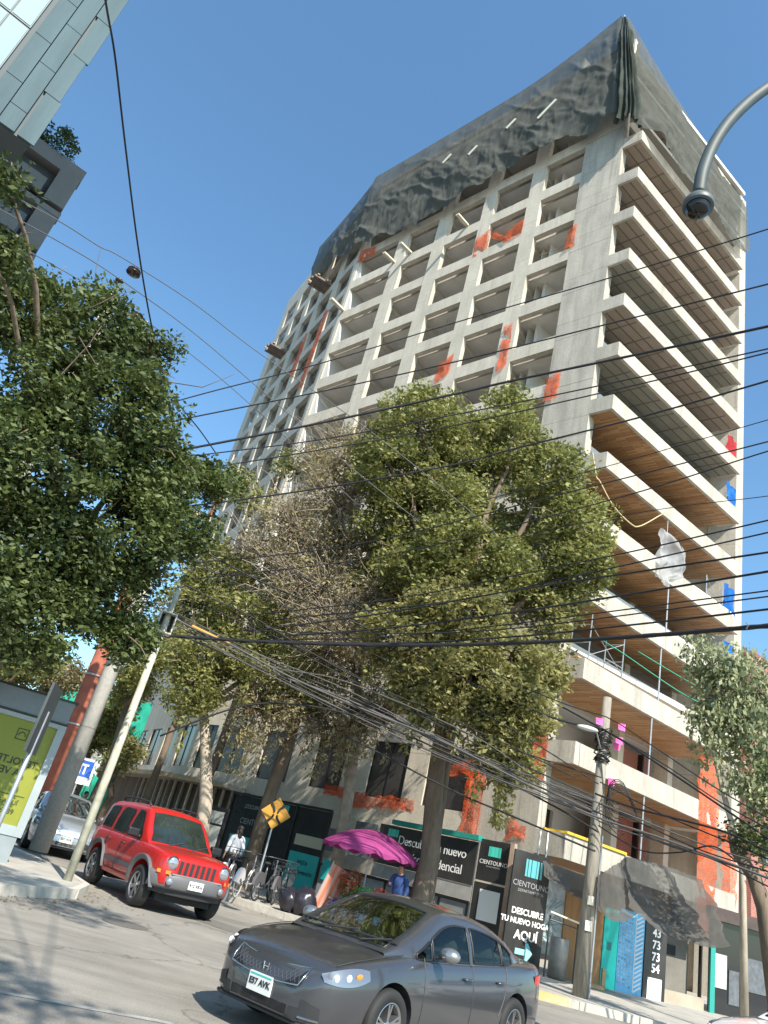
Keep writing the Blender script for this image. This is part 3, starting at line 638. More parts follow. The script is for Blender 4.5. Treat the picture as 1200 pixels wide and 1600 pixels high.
def limb(mb, p, q, r0, r1, rr, k=5, wob=.12, n=7):
    L = (q - p).length; pts = []; rs = []
    for i in range(k + 1):
        t = i / k; w_ = V(rr.uniform(-1, 1), rr.uniform(-1, 1), rr.uniform(-1, 1)) * wob * L / k * (0 if i in (0, k) else 1)
        pts.append(p.lerp(q, t) + w_ + V(0, 0, .08 * L * math.sin(math.pi * t))); rs.append(r0 + (r1 - r0) * t)
    mb.tube(pts, rs, n)
    return pts
def tree(name, label, base, path, rad, blobs, seed, leafm, barkm, per=26, size=.16, sp=.45, limbs=24, cat='tree', group=None, droop=0, hang=0, twigs=0, shell=.55, fork=None, extra=None):
    rr = random.Random(seed); o = empty(name, base, label, cat, group)
    t = MB(); t.tube(path, rad, 12)
    for k in range(3):                       # root flare
        a = k * 2.1 + seed; t.tube([path[0] + V(math.cos(a), math.sin(a), 0) * rad[0] * 1.5 - V(0, 0, .05), path[0] + V(math.cos(a), math.sin(a), 0) * rad[0] * .6 + V(0, 0, .25), path[0] + V(0, 0, .8)], [rad[0] * .5, rad[0] * .55, rad[0] * .3], 7)
    t.build('trunk', barkm, o, smooth=True)
    mb, tips = crown(blobs, seed, per, size, sp, droop, shell, hang)
    lb = MB(); rr.shuffle(tips); top = path[-1]; forks = fork or [top]
    main = []
    for c, r_, k in blobs:
        s_ = min(forks, key=lambda f: (f - Vector(c)).length); pts = limb(lb, s_, Vector(c), rad[-1] * .75, rad[-1] * .22, rr, 6); main.append(pts)
    allp = [p for m_ in main for p in m_[1:]]
    for tp in tips[:limbs]:
        s_ = min(allp, key=lambda f: (f - tp).length); limb(lb, s_, tp, rad[-1] * .22, .012, rr, 4, .2, 5)
    for k in range(twigs):
        tp = rr.choice(tips); s_ = min(allp, key=lambda f: (f - tp).length); s2 = s_.lerp(tp, rr.uniform(.2, .7)); e = tp + V(rr.gauss(0, .6), rr.gauss(0, .6), rr.gauss(0, .6)); limb(lb, s2, e, .02, .006, rr, 3, .25, 3)
    if extra: extra(lb, rr)
    lb.build('branches', barkm, o, smooth=True)
    mb.build('crown', leafm, o)
    return o
def blob(px, py, d, rx, ry=None, k=40, depth=None):
    """lobe seen at px,py with image radii rx,ry (photo pixels) at horizontal distance d"""
    c = at(px, py, d); D = (c - V(0, 0, CAMH)).length; z = cF.dot(c - V(0, 0, CAMH)); ry = ry or rx
    return (c, (rx * z / FPX, (depth if depth else rx * z / FPX * .9), ry * z / FPX * 1.0), k)
LFM = leaf_mat('leaf_laurel', (.075, .090, .022), (.27, .27, .085), .35)
LFD = leaf_mat('leaf_ficus', (.018, .036, .010), (.105, .135, .035), .25)
LFO = leaf_mat('leaf_olive', (.085, .090, .028), (.30, .28, .10), .35)
LFE = leaf_mat('leaf_eucalyptus', (.10, .13, .06), (.34, .36, .20), .3)
LFB = leaf_mat('leaf_dry', (.12, .095, .05), (.33, .29, .15), .3)
# main laurel in front of the tower corner
d0 = 21.0
def tp(px, py, d): return at(px, py, d)
b0 = at(662, 1432, d0); b0.z = .1
tr = [b0, tp(660, 1400, d0), tp(672, 1340, d0), tp(675, 1290, d0), tp(680, 1220, d0), tp(690, 1150, d0), tp(697, 1060, d0)]
tr[0] = V(tr[1].x, tr[1].y, .1)
tree('laurel_tree', 'tall green laurel tree with pale trunk behind the grey sedan near the tower corner', tr[0], tr, [.40, .31, .26, .25, .24, .22, .2],
     [blob(655, 665, 21, 72, 60, 95), blob(625, 735, 21, 70, 60, 70), blob(730, 700, 21.5, 60, 70, 70), blob(800, 690, 21, 55, 50, 60), blob(860, 745, 21, 60, 55, 75), blob(905, 820, 20.5, 50, 55, 70), blob(900, 890, 20.5, 50, 45, 50),
      blob(835, 850, 22, 75, 55, 45), blob(820, 920, 21, 60, 35, 25), blob(690, 860, 22.5, 60, 55, 45), blob(610, 820, 22, 55, 55, 45), blob(660, 760, 23.5, 90, 80, 70), blob(790, 780, 23.5, 90, 80, 80), blob(740, 880, 23.5, 90, 60, 45), blob(590, 700, 22, 35, 35, 25), blob(800, 640, 22, 40, 30, 30), blob(770, 850, 22.5, 70, 60, 60), blob(700, 780, 21.5, 60, 50, 55), blob(650, 860, 22, 55, 55, 45), blob(870, 930, 21, 45, 35, 30), blob(760, 930, 22, 80, 40, 45), blob(600, 900, 22.5, 50, 55, 35), blob(700, 850, 19.8, 60, 50, 55), blob(770, 880, 20, 60, 40, 45), blob(640, 890, 20.2, 50, 45, 40), blob(730, 790, 20.2, 50, 45, 40)], 11, LFM, BARK, per=77, size=0.141, sp=.5, limbs=70, fork=[tr[-1], tr[-2]], twigs=160)
# lower skirt laurel
tree('laurel_tree', 'low wide leafy laurel below the tall one with hanging green skirt over the banners', V(at(672, 1400, 21.7).x, at(672, 1400, 21.7).y, .1), [V(at(672, 1400, 21.7).x, at(672, 1400, 21.7).y, .1), tp(682, 1300, 21.7), tp(700, 1180, 21), tp(715, 1080, 20.3)], [.16, .14, .13, .11],
     [blob(720, 960, 19.5, 85, 45, 80), blob(640, 1000, 19.5, 75, 50, 75), blob(790, 1030, 19.2, 75, 45, 90), blob(735, 1070, 19, 85, 50, 100), blob(800, 1110, 19, 60, 55, 90), blob(790, 1180, 19, 45, 35, 50), blob(670, 1080, 19.5, 60, 45, 50), blob(860, 970, 20.5, 35, 40, 30), blob(850, 1050, 20, 30, 40, 28)], 12, LFO, BARK, per=70, size=0.141, sp=.45, limbs=50, hang=.1)
# vine-tangled half bare tree left of it
b1 = at(520, 1400, 23); b1.z = .1
tree('vine_covered_tree', 'half bare tree wrapped in dry brown vines in the middle of the tree group', b1, [b1, tp(545, 1240, 23), tp(560, 1120, 23), tp(560, 1040, 23)], [.2, .17, .15, .14],
     [blob(520, 760, 23, 66, 60, 95), blob(470, 830, 23, 75, 60, 90), blob(560, 870, 23, 70, 65, 90), blob(500, 930, 22.5, 90, 60, 100), blob(420, 880, 23, 60, 65, 60), blob(600, 930, 22, 50, 50, 60), blob(520, 1010, 22, 80, 50, 80), blob(560, 900, 25.5, 110, 80, 60), blob(480, 880, 26, 90, 90, 50), blob(540, 700, 24, 45, 32, 40), blob(500, 720, 24, 40, 30, 30), blob(600, 780, 24, 50, 60, 40)], 13, LFB, mat('twig', (.27, .22, .17), .9, var=.3, vscale=5), per=38, size=0.104, sp=.5, limbs=160, twigs=2200, fork=[tp(560, 1040, 23)], shell=.3)
b2 = at(318, 1330, 24); b2.z = .1
tree('street_tree', 'street tree with pale forked trunk behind the red SUV and vines hanging over the wires', b2, [b2, tp(322, 1250, 24), tp(322, 1180, 24), tp(318, 1110, 24)], [.26, .2, .17, .14],
     [blob(400, 770, 25, 40, 30, 14), blob(345, 900, 24, 60, 50, 60), blob(300, 950, 24, 50, 45, 45), blob(385, 970, 23.5, 70, 50, 70), blob(320, 1020, 23.5, 60, 50, 65), blob(300, 1080, 23, 38, 38, 40), blob(420, 1040, 23, 65, 45, 50), blob(480, 1060, 22.5, 60, 40, 40), blob(400, 960, 26, 90, 80, 60), blob(440, 730, 25, 25, 22, 10)], 14, LFM, BARKP, per=66, size=0.133, sp=.48, limbs=60, twigs=150, hang=.1)
b3 = at(395, 1340, 24.5); b3.z = .1
tree('vine_covered_tree', 'leaning dark trunk with curtain of dry hanging vines right of the pale forked trunk', b3, [b3, tp(420, 1250, 24.2), tp(450, 1170, 24), tp(470, 1100, 23.5)], [.22, .19, .16, .13],
     [blob(440, 1090, 23, 70, 45, 60), blob(400, 1120, 23, 45, 45, 35), blob(520, 1120, 22.5, 60, 45, 40), blob(580, 1130, 22, 40, 60, 30)], 15, LFB, BARK, per=52, size=0.089, sp=.4, limbs=40, twigs=500, hang=.5)
# big ficus on the left corner
b4 = at(0, 1345, 15.5) + V(-1.9, 0, 0); b4.z = .14
def fb(px, py, r_, k, d=12.5, ry=None): return blob(px, py, d, r_, ry, k)
tree('ficus_tree', 'big dark ficus tree hanging over the left corner in front of the insulators', b4, [b4, b4 + V(.2, -.3, 1.6), b4 + V(.7, -1.0, 3.4), b4 + V(1.2, -1.8, 5.2)], [.4, .30, .2, .11],
     [fb(5, 268, 30, 9, 10.5), fb(-12, 400, 42, 22, 11), fb(40, 490, 62, 65), fb(150, 510, 60, 60), fb(240, 530, 40, 24, 13), fb(40, 600, 90, 110), fb(180, 640, 90, 120), fb(80, 730, 110, 140), fb(230, 740, 70, 90, 13), fb(330, 740, 48, 40, 13.5, 30), fb(60, 860, 100, 120, 13), fb(190, 830, 90, 110, 13), fb(290, 820, 50, 45, 13.5), fb(50, 960, 80, 80, 13), fb(170, 930, 70, 70, 13.5), fb(200, 1000, 32, 26, 13.5, 30), fb(-60, 700, 90, 60, 12), fb(-60, 900, 90, 60, 12.5)], 16, LFD, BARK, per=87, size=0.096, sp=.36, limbs=60, twigs=60)
# eucalyptus on the right pavement
b5 = at(1165, 1500, 20); b5.z = .14
tree('eucalyptus_tree', 'thin grey green eucalyptus with two pale stems in front of the brick building', b5, [b5, tp(1160, 1350, 20), tp(1128, 1230, 20), tp(1112, 1160, 20), tp(1105, 1100, 20)], [.085, .07, .06, .05, .04],
     [blob(1105, 1030, 20, 30, 42, 26), blob(1140, 1075, 20, 42, 50, 42), blob(1175, 1050, 20, 40, 45, 30), blob(1110, 1130, 20, 36, 40, 26), blob(1160, 1150, 20, 50, 50, 34), blob(1190, 1120, 20, 50, 60, 30), blob(1165, 1240, 20, 28, 42, 16), blob(1210, 1230, 20, 50, 60, 26)], 17, LFE, BARKP, per=38, size=0.126, sp=.42, limbs=60, droop=.8, hang=.3)
b6 = at(1225, 1520, 17); b6.z = .14
tree('street_tree', 'dark leaning tree trunk with sparse leaves at the right edge of the photo', b6, [b6, tp(1195, 1420, 17), tp(1178, 1370, 17), tp(1150, 1330, 17), tp(1140, 1290, 17)], [.17, .15, .13, .11, .06],
     [blob(1170, 1300, 17, 36, 26, 14), blob(1205, 1330, 17, 40, 30, 14), blob(1215, 1240, 17, 40, 40, 14)], 18, LFD, BARK, per=42, size=0.096, sp=.38, limbs=20, fork=[tp(1150, 1330, 17)])
# trees down the left street
for i, (px, py, d, rx, ry, k, lm, lab, c_) in enumerate([
    (20, 1035, 32, 70, 50, 60, LFM, 'dull green tree crown at the left edge behind the ad panel', 0), (95, 1060, 36, 50, 35, 40, LFB, 'brownish dry tree behind the red painted pole', 0), (155, 1130, 34, 42, 55, 70, LFM, 'bushy green tree between the thick pole and the thin pole', 0), (215, 1060, 30, 35, 60, 45, LFM, 'leafy tree right of the signal pole in front of the tower', 0), (190, 1180, 38, 30, 35, 30, LFO, 'low yellowish green tree behind the thin pole', 0)]):
    b = at(px, py, d); b.z = 0.0; p = at(px, py, d)
    tree('background_tree', lab, b, [b, b.lerp(p, .5) + V(.2, 0, 0), p - V(0, 0, 1.2)], [.22, .16, .12], [blob(px, py, d, rx * .7, ry * .7, k), blob(px - rx * .5, py + ry * .3, d + 1, rx * .55, ry * .6, k // 2), blob(px + rx * .5, py - ry * .1, d - 1, rx * .5, ry * .6, k // 2)], 30 + i, lm, BARK, per=59, size=0.148, sp=.55, limbs=14, group='trees down the left street')

for i, (t, ht, lab) in enumerate([(11, 9.4, 'added tree shading the facade behind the vine curtain, nearest the corner'), (15.5, 9.8, 'added tree shading the facade in the middle of the left wing'), (20, 9.6, 'added tree shading the facade where it folds'), (25, 10.5, 'added tree shading the facade beyond the fold')]):  # trees added behind the front crowns to darken the lower facade
    p = (P0 + dA * t * S + nA * 3.4) if t < 23 else (P1 + dB * (t - 21) * S + nB * 3.2); p.z = .1
    q = p + V(.2, .1, ht)
    tree('street_tree', lab, p, [p, p.lerp(q, .4), p.lerp(q, .75)], [.2, .16, .12], [(q, (2.3, 1.8, 1.7), 50), (q + dA * 1.6 - V(0, 0, .9), (1.6, 1.5, 1.3), 30), (q - dA * 1.6 - V(0, 0, .6), (1.6, 1.5, 1.3), 30)], 70 + i, LFM if i % 2 else LFO, BARK, per=59, size=0.148, sp=.5, limbs=24, group='trees added to shade the left facade')

b7 = V(3.4, -4.6, .14)
tree('street_tree', 'roadside tree standing behind the viewpoint that shades the left of the road', b7, [b7, b7 + V(-.3, .2, 3), b7 + V(-1.0, .8, 6.2)], [.13, .09, .035], [(V(.1, 2.7, 10.7), (1.1, .9, .7), 34), (V(-1.0, 2.2, 10.9), (.9, .8, .6), 18), (V(1.1, 1.7, 10.5), (1.0, .9, .6), 18), (V(.3, -1.6, 9.0), (1.5, 1.2, .9), 34), (V(-1.1, -.6, 9.3), (1.2, .9, .8), 22), (V(1.6, -2.6, 8.6), (1.2, 1.0, .9), 22)], 90, LFM, BARK, per=60, size=.12, sp=.42, limbs=24)
# ================= poles, lamps, cables =================
CPOLE = concrete('pole_concrete', (.52, .50, .45), (.40, .38, .34), .8)
CBL = mat('cable_black', (.012, .012, .014), .6)
CBG = mat('cable_grey', (.085, .08, .078), .7)
UZ = V(0, 0, 1)
def vert(p, top): return V(p.x, p.y, top)
# thick concrete pole, left
pl = V(-6.49, 21.67, 0) * S; pl.z = .14
o = empty('utility_pole', pl, 'thick concrete utility pole between the ad panel and the silver car', 'utility pole')
MB().tube([pl, vert(pl, 10.6)], [.22, .15], 20).build('shaft', CPOLE, o, smooth=True)
MB().box(vert(pl, 10.1) + V(.1, -.1, 0), azd(60), azd(-30), UZ, 1.1, .05, .06).build('crossarm', WOOD, o)
MB().box(vert(pl, 9.3) + V(.1, -.1, 0), azd(60), azd(-30), UZ, .8, .04, .05).build('crossarm', WOOD, o)
b = MB()
for k in range(9):
    z = 4.8 + .12 * k; b.lathe([(.19, 0), (.207, .01), (.207, .05), (.19, .06)], vert(pl, z), UZ, 16)
b.build('cable_wrap', CBG, o)
# thin signal pole
ps = V(-4.14, 16.31, 0) * S; ps.z = .14
o = empty('signal_pole', ps, 'thin pale pole with a small boxed signal at the pavement corner', 'pole')
MB().tube([ps, vert(ps, 2.2), vert(ps, 5.6)], [.075, .075, .06], 14).build('shaft', mat('cream_paint', (.45, .43, .33), .6, var=.3, vscale=5), o, smooth=True)
b = MB(); c = vert(ps, 4.85); f_ = azd(160); s_ = azd(70)
for k in (-1, 1): b.box(c + s_ * .15 * k, s_, f_, UZ, .012, .14, .21)
for k in (-1, 1): b.box(c + UZ * .2 * k, s_, f_, UZ, .139, .14, .012)
b.box(c - f_ * .13, s_, f_, UZ, .139, .008, .19); hb = b.build('signal_box', mat('light_box', (.5, .5, .44), .6), o)
MB().ball(c + f_ * .02 - UZ * .05, .05).build('lens', mat('lens', (.5, .5, .5), .2), hb)
MB().box(c - f_ * .04, s_, f_, UZ, .13, .004, .18).build('dark_back', DARK, hb)
# red painted pole behind
pr_ = at(108, 1150, 26); pr_.z = .1
o = empty('utility_pole', pr_, 'red painted pole rising behind the ad panel into the ficus', 'utility pole')
MB().tube([pr_, vert(pr_, 8.6)], [.30, .24], 16).build('shaft', mat('red_oxide', (.30, .09, .055), .8, var=.25, vscale=3), o, smooth=True)
b = MB()
for z in (3.4, 5.0): b.lathe([(.29, 0), (.305, .01), (.305, .05), (.29, .06)], vert(pr_, z), UZ, 16)
b.build('clamp_band', STEEL, o)
# wooden pole, right, with lamp, loops and pink tags
pw = V(7.45, 20.02, 0) * S; pw.z = .14
o = empty('utility_pole', pw, 'weathered timber utility pole with pink tags and cable loops at the right', 'utility pole')
tpw = vert(pw, 7.45 * S)
MB().tube([pw, vert(pw, 3), tpw], [.165, .14, .105], 16).build('shaft', mat('weathered_wood', (.24, .215, .175), .85, var=.35, vscale=3, stretch=(5, 5, .5), bump=.5, bscale=14), o, smooth=True)
b = MB()
for k in range(26):
    z = 5.0 + .9 * rnd.random(); a = rnd.random() * 6.28; r_ = .16 + .05 * rnd.random()
    b.tube([vert(pw, z) + V(math.cos(a + i) * r_, math.sin(a + i) * r_, .05 * math.sin(i * 2 + k)) for i in range(7)], .012, 5)
for k in range(7):
    c = vert(pw, 4.4 - .08 * k) + V(.35, -.25, 0); r_ = .28 + .03 * k; b.tube([c + V(math.cos(i * .5) * r_ * .8, -.05 * k, math.sin(i * .5) * r_) for i in range(11)], .012, 5)
b.build('cable_loops', CBL, o, smooth=True)
lp = at(918, 1138, 17.6); 
b = MB(); b.tube([vert(pw, 5.2), vert(pw, 5.5) + (lp - vert(pw, 5.5)) * .5 + V(0, 0, .12), lp + V(.12, 0, .02)], .018, 6); b.build('lamp_arm', STEEL, o)
MB().ball(lp, .26, .1, .06, 12, 8).build('lamp_head', mat('lamp_white', (.6, .6, .58), .4), o, smooth=True)
PK = mat('pink_tag', (.75, .10, .35), .6)
for k, (px, py) in enumerate([(937, 1127), (972, 1136), (968, 1157), (964, 1166), (956, 1222)]):
    c = at(px, py, 18.4 + .1 * k); t_ = MB().poly([c + V(-.1, 0, .07), c + V(.09, .02, .09), c + V(.08, 0, -.09), c + V(-.08, .02, -.07)], (0, .012, 0)).build('flag', PK)
    b_ = MB(); 
    tag(t_, ['pink plastic tag left of the timber pole top', 'largest pink tag hanging right of the timber pole top', 'pink tag right of the timber pole, upper of two close together', 'pink tag right of the timber pole, lower of two close together', 'dark pink tag low on the timber pole below the second balcony'][k], 'tag', 'pink tags hung on the cables'); t_.name = 'pink_tag'
MB().box(vert(pw, 2.0) + V(-.02, -.175, 0), V(1, 0, 0), V(0, 1, 0), UZ, .07, .01, .09).build('notice', mat('paper', (.6, .55, .45), .8), o)
MB().box(vert(pw, 1.5) + V(-.02, -.18, 0), V(1, 0, 0), V(0, 1, 0), UZ, .08, .01, .1).build('notice', mat('paper', (.6, .55, .45), .8), o)
MB().tube([vert(pw, .16) + V(.2, .02, 0), vert(pw, 3.4) + V(.185, .02, 0)], .025, 8).build('conduit', STEEL, bpy.data.objects[o.name])
# insulator pole in the ficus
pi_ = at(176, 470, 16); pi2 = V(pi_.x, pi_.y, .14)
o = empty('utility_pole', pi2, 'grey pole top with crossarm sticking out of the ficus below the insulators', 'utility pole')
MB().tube([pi2, vert(pi_, pi_.z + .1)], [.2, .13], 14).build('shaft', CPOLE, o, smooth=True)
a_ = at(230, 505, 16); MB().tube([at(165, 475, 16), a_], .05, 6).build('crossarm', CPOLE, o)
INS = mat('insulator_glaze', (.035, .02, .018), .25)
for lab, px, py, d in [('upper dark disc insulator on the bright wire above the ficus', 209, 425, 15.6), ('lower dark disc insulator left of the long sky cable', 213, 495, 15.8), ('small insulator half hidden in the ficus leaves', 186, 440, 16.2)]:
    c = at(px, py, d); b = MB(); k_ = .7 if 'small' in lab else 1
    b.lathe([(0, .11), (.05, .11), (.05, .07), (.15, .055), (.16, .03), (.06, .02), (.06, 0), (.16, -.015), (.17, -.045), (.07, -.05), (.05, -.1), (0, -.1)] if k_ == 1 else [(0, .07), (.04, .07), (.1, .04), (.1, .02), (.04, 0), (0, -.06)], c, UZ, 18)
    tag(b.build('insulator', INS, smooth=True), lab, 'insulator', 'insulators on the pole line')
# cctv street arm, near, upper right
cc = at(1091, 318, 8.5)
base = V(cc.x + 2.35, cc.y + .1, .14)
o = empty('camera_mast', base, 'grey curved mast arm with a dome camera hanging at the upper right', 'camera mast')
m_ = mat('mast_paint', (.045, .06, .06), .6, var=.15, vscale=3)
A1 = at(1098, 268, 8.5); A2 = at(1117, 222, 8.58); A3 = at(1150, 178, 8.8); A4 = at(1200, 137, 9.17); A5 = at(1290, 85, 9.8)
top = V(base.x, base.y, A5.z + .6)
pts = [cc + V(0, 0, .22), A1, A2, A3, A4, A5]
sp = []
for i in range(len(pts) - 1):
    p0, p1, p2, p3 = pts[max(0, i - 1)], pts[i], pts[i + 1], pts[min(len(pts) - 1, i + 2)]
    for k in range(6):
        t = k / 6; sp.append(.5 * ((2 * p1) + (-p0 + p2) * t + (2 * p0 - 5 * p1 + 4 * p2 - p3) * t * t + (-p0 + 3 * p1 - 3 * p2 + p3) * t ** 3))
sp.append(pts[-1])
base2 = V(A5.x + .25, A5.y + .25, .14); o.location = base2
MB().tube(sp + [V(base2.x, base2.y, A5.z - .1), V(base2.x, base2.y, A5.z - .6)], .10, 14).build('arm', m_, o, smooth=True)
MB().tube([base2, V(base2.x, base2.y, A5.z - .5)], [.16, .11], 16).build('shaft', m_, o, smooth=True)
dm = MB(); dm.lathe([(r_ * 1.52, h_ * 1.52) for r_, h_ in [(.0, .16), (.05, .16), (.06, .1), (.12, .06), (.155, .0), (.155, -.05), (.15, -.06), (0, -.06)]], cc, UZ, 28); ob = dm.build('dome_camera', mat('cam_housing', (.08, .095, .10), .5), o, smooth=True)
MB().lathe([(r_ * 1.52, h_ * 1.52) for r_, h_ in [(.125, -.055), (.12, -.1), (.095, -.145), (.05, -.17), (0, -.178)]], cc, UZ, 26).build('dome', mat('dome_glass', (.01, .01, .012), .05), ob, smooth=True)

def crom(P, n=10):
    out = []
    for i in range(len(P) - 1):
        p0, p1, p2, p3 = P[max(0, i - 1)], P[i], P[i + 1], P[min(len(P) - 1, i + 2)]
        for k in range(n):
            t = k / n; out.append(.5 * ((2 * p1) + (-p0 + p2) * t + (2 * p0 - 5 * p1 + 4 * p2 - p3) * t * t + (-p0 + 3 * p1 - 3 * p2 + p3) * t ** 3))
    return out + [P[-1]]
def cable(lab, r_, pix, d0, d1, m=None, grp=None, n=6):
    x0, x1 = pix[0][0], pix[-1][0]
    P = [at(p[0], p[1], d0 + (d1 - d0) * (p[0] - x0) / ((x1 - x0) or 1)) for p in pix]
    o = MB().tube(crom(P), r_ * 1.22, n).build('overhead_cable', m or CBL, smooth=True); return tag(o, lab, 'cable', grp)
ORD = ['topmost', 'second', 'third', 'fourth', 'fifth', 'sixth', 'seventh', 'eighth', 'ninth', 'tenth', 'eleventh', 'twelfth', 'thirteenth', 'fourteenth', 'fifteenth', 'sixteenth', 'seventeenth']
XR = 1290
right = [
 (.014, [(60, 690), (300, 620), (500, 568), (725, 500), (960, 432), (1200, 358), (XR, 328)]),
 (.016, [(40, 705), (300, 652), (500, 612), (700, 568), (943, 508), (1176, 450), (XR, 420)]),
 (.026, [(40, 748), (300, 700), (500, 661), (700, 618), (800, 595), (1000, 553), (1200, 510), (XR, 490)]),
 (.014, [(60, 750), (300, 713), (500, 687), (700, 650), (853, 620), (1000, 589), (1200, 545), (XR, 525)]),
 (.014, [(60, 770), (300, 735), (500, 703), (700, 667), (1000, 600), (1200, 551), (XR, 530)]),
 (.018, [(40, 806), (200, 795), (300, 790), (500, 763), (700, 728), (800, 702), (1000, 652), (1200, 595), (XR, 568)]),
 (.008, [(500, 840), (700, 796), (933, 733), (1200, 656), (XR, 630)]),
 (.012, [(300, 880), (560, 850), (897, 767), (1200, 690), (XR, 666)]),
 (.012, [(300, 905), (600, 868), (947, 783), (1200, 705), (XR, 682)]),
 (.007, [(700, 860), (987, 803), (1200, 775), (XR, 760)]),
 (.013, [(400, 960), (620, 935), (800, 900), (1000, 859), (1200, 813), (XR, 792)]),
 (.013, [(430, 968), (700, 940), (900, 900), (1200, 832), (XR, 812)]),
 (.017, [(400, 985), (600, 958), (800, 923), (1000, 893), (1200, 863), (XR, 850)]),
 (.019, [(420, 995), (600, 982), (800, 957), (1000, 926), (1200, 893), (XR, 879)]),
 (.012, [(430, 1000), (600, 995), (800, 975), (1200, 923), (XR, 912)]),
 (.012, [(380, 985), (600, 990), (800, 982), (1200, 932), (XR, 920)]),
 (.017, [(400, 1000), (600, 1005), (800, 995), (1000, 975), (1200, 952), (XR, 942)])]
for k, (r_, pix) in enumerate(right): cable('%s of the dark cables counted down the right edge of the photo' % ORD[k], r_, pix, 19.5, 13.0, grp='long dark cables running across to the right edge')
o = cable('thick twisted bundle of black cables, lowest of those at the right edge', .033, [(150, 990), (240, 992), (400, 1002), (600, 1008), (800, 1005), (1000, 994), (1200, 978), (XR, 972)], 19.5, 12.5)
b = MB()
for j in range(4):
    P = crom([at(p[0], p[1], 19.5 - 7 * (p[0] - 150) / (XR - 150)) for p in [(150, 990), (240, 992), (400, 1002), (600, 1008), (800, 1005), (1000, 994), (1200, 978), (XR, 972)]], 24)
    b.tube([p + V(0, math.cos(i * .35 + j * 1.57) * .03, math.sin(i * .35 + j * 1.57) * .035) for i, p in enumerate(P)], .013, 5)
b.build('lashing', CBL, o, smooth=True)
c = at(1166, 977, 13.2); MB().tube([c + V(0, 0, .05), c + V(.02, -.05, 0), c + V(0, 0, -.06), c + V(.12, 0, -.04)], .012, 5).build('clamp', STEEL, o)
LG = 'long wires slanting down from the upper left'
cable('upper of the three thin wires slanting down from the upper left', .010, [(-40, 275), (20, 306), (100, 350), (155, 385), (190, 402), (300, 472), (400, 548), (560, 660), (700, 770), (850, 900)], 13.5, 20, mat('bright_wire', (.10, .105, .11), .6), LG)
cable('middle of the three thin wires slanting down from the upper left', .010, [(-40, 300), (5, 330), (100, 382), (175, 428), (300, 518), (420, 620), (560, 740), (700, 850)], 13.5, 20, mat('bright_wire', (.10, .105, .11), .6), LG)
cable('lowest of the three thin wires slanting down from the upper left', .009, [(-40, 350), (30, 385), (120, 435), (200, 482), (300, 555), (400, 640), (560, 790)], 14, 20, mat('bright_wire', (.10, .105, .11), .6), LG)
cable('single dark cable dropping from the top edge across the open sky', .016, [(155, -60), (168, 20), (180, 90), (195, 220), (215, 380), (235, 500), (258, 600), (275, 700)], 9, 19, n=7)
cable('drop wire from the lower insulator down to the ficus branch tip', .014, [(218, 500), (240, 560), (275, 625), (312, 672), (340, 712)], 15.8, 19.5)
cable('curly jumper wire hanging left of the upper insulator', .006, [(158, 388), (150, 420), (150, 445), (160, 462)], 14.8, 15.2, CBG)
cable('small looped jumper wire right of the lower insulator', .006, [(246, 542), (262, 540), (278, 530), (288, 517)], 15.5, 15.6, CBG)
low = [
 [(200, 925), (293, 977), (360, 1007), (448, 1055), (560, 1105), (690, 1158), (900, 1263), (1037, 1311), (1200, 1372), (XR, 1410)],
 [(180, 890), (267, 905), (336, 937), (400, 967), (461, 1004), (560, 1060), (720, 1130), (900, 1215)],
 [(240, 960), (290, 985), (389, 1039), (560, 1121), (684, 1179), (900, 1266), (952, 1290), (1054, 1322), (1142, 1352), (XR, 1400)],
 [(300, 850), (400, 905), (560, 975), (700, 1050), (860, 1120), (941, 1138)],
 [(360, 840), (430, 880), (560, 947), (700, 1020), (860, 1091), (947, 1120)],
 [(240, 940), (400, 1020), (540, 1077), (720, 1170), (900, 1239), (930, 1252)],
 [(300, 1000), (420, 1050), (540, 1092), (700, 1165), (900, 1255), (935, 1270)],
 [(300, 985), (420, 1040), (540, 1065), (738, 1149), (850, 1223), (937, 1255), (1100, 1320), (1200, 1352), (XR, 1385)],
 [(420, 990), (540, 1047), (660, 1116), (738, 1149), (860, 1190), (940, 1215)],
 [(540, 1149), (696, 1230), (800, 1275), (930, 1330)],
 [(947, 1120), (974, 1135), (1040, 1179), (1120, 1232), (1200, 1278), (XR, 1325)],
 [(941, 1138), (1040, 1196), (1120, 1250), (1200, 1295), (XR, 1345)],
 [(930, 1240), (990, 1262), (1124, 1297), (1200, 1330), (XR, 1362)],
 [(935, 1270), (1037, 1318), (1112, 1342), (1200, 1385), (XR, 1425)],
 [(935, 1290), (1000, 1328), (1060, 1332), (1112, 1322), (1150, 1345)],
 [(250, 1150), (400, 1100), (560, 1120), (760, 1205)],
 [(290, 930), (430, 1000), (560, 1068), (740, 1160), (930, 1246)], [(280, 870), (420, 935), (600, 1030), (800, 1140), (935, 1225)], [(560, 1090), (720, 1182), (870, 1262), (935, 1300)], [(935, 1255), (1010, 1290), (1100, 1330), (1200, 1362), (XR, 1396)], [(938, 1222), (1030, 1270), (1130, 1312), (1200, 1342), (XR, 1378)], [(870, 1100), (960, 1150), (1060, 1215), (1200, 1310), (XR, 1370)]]
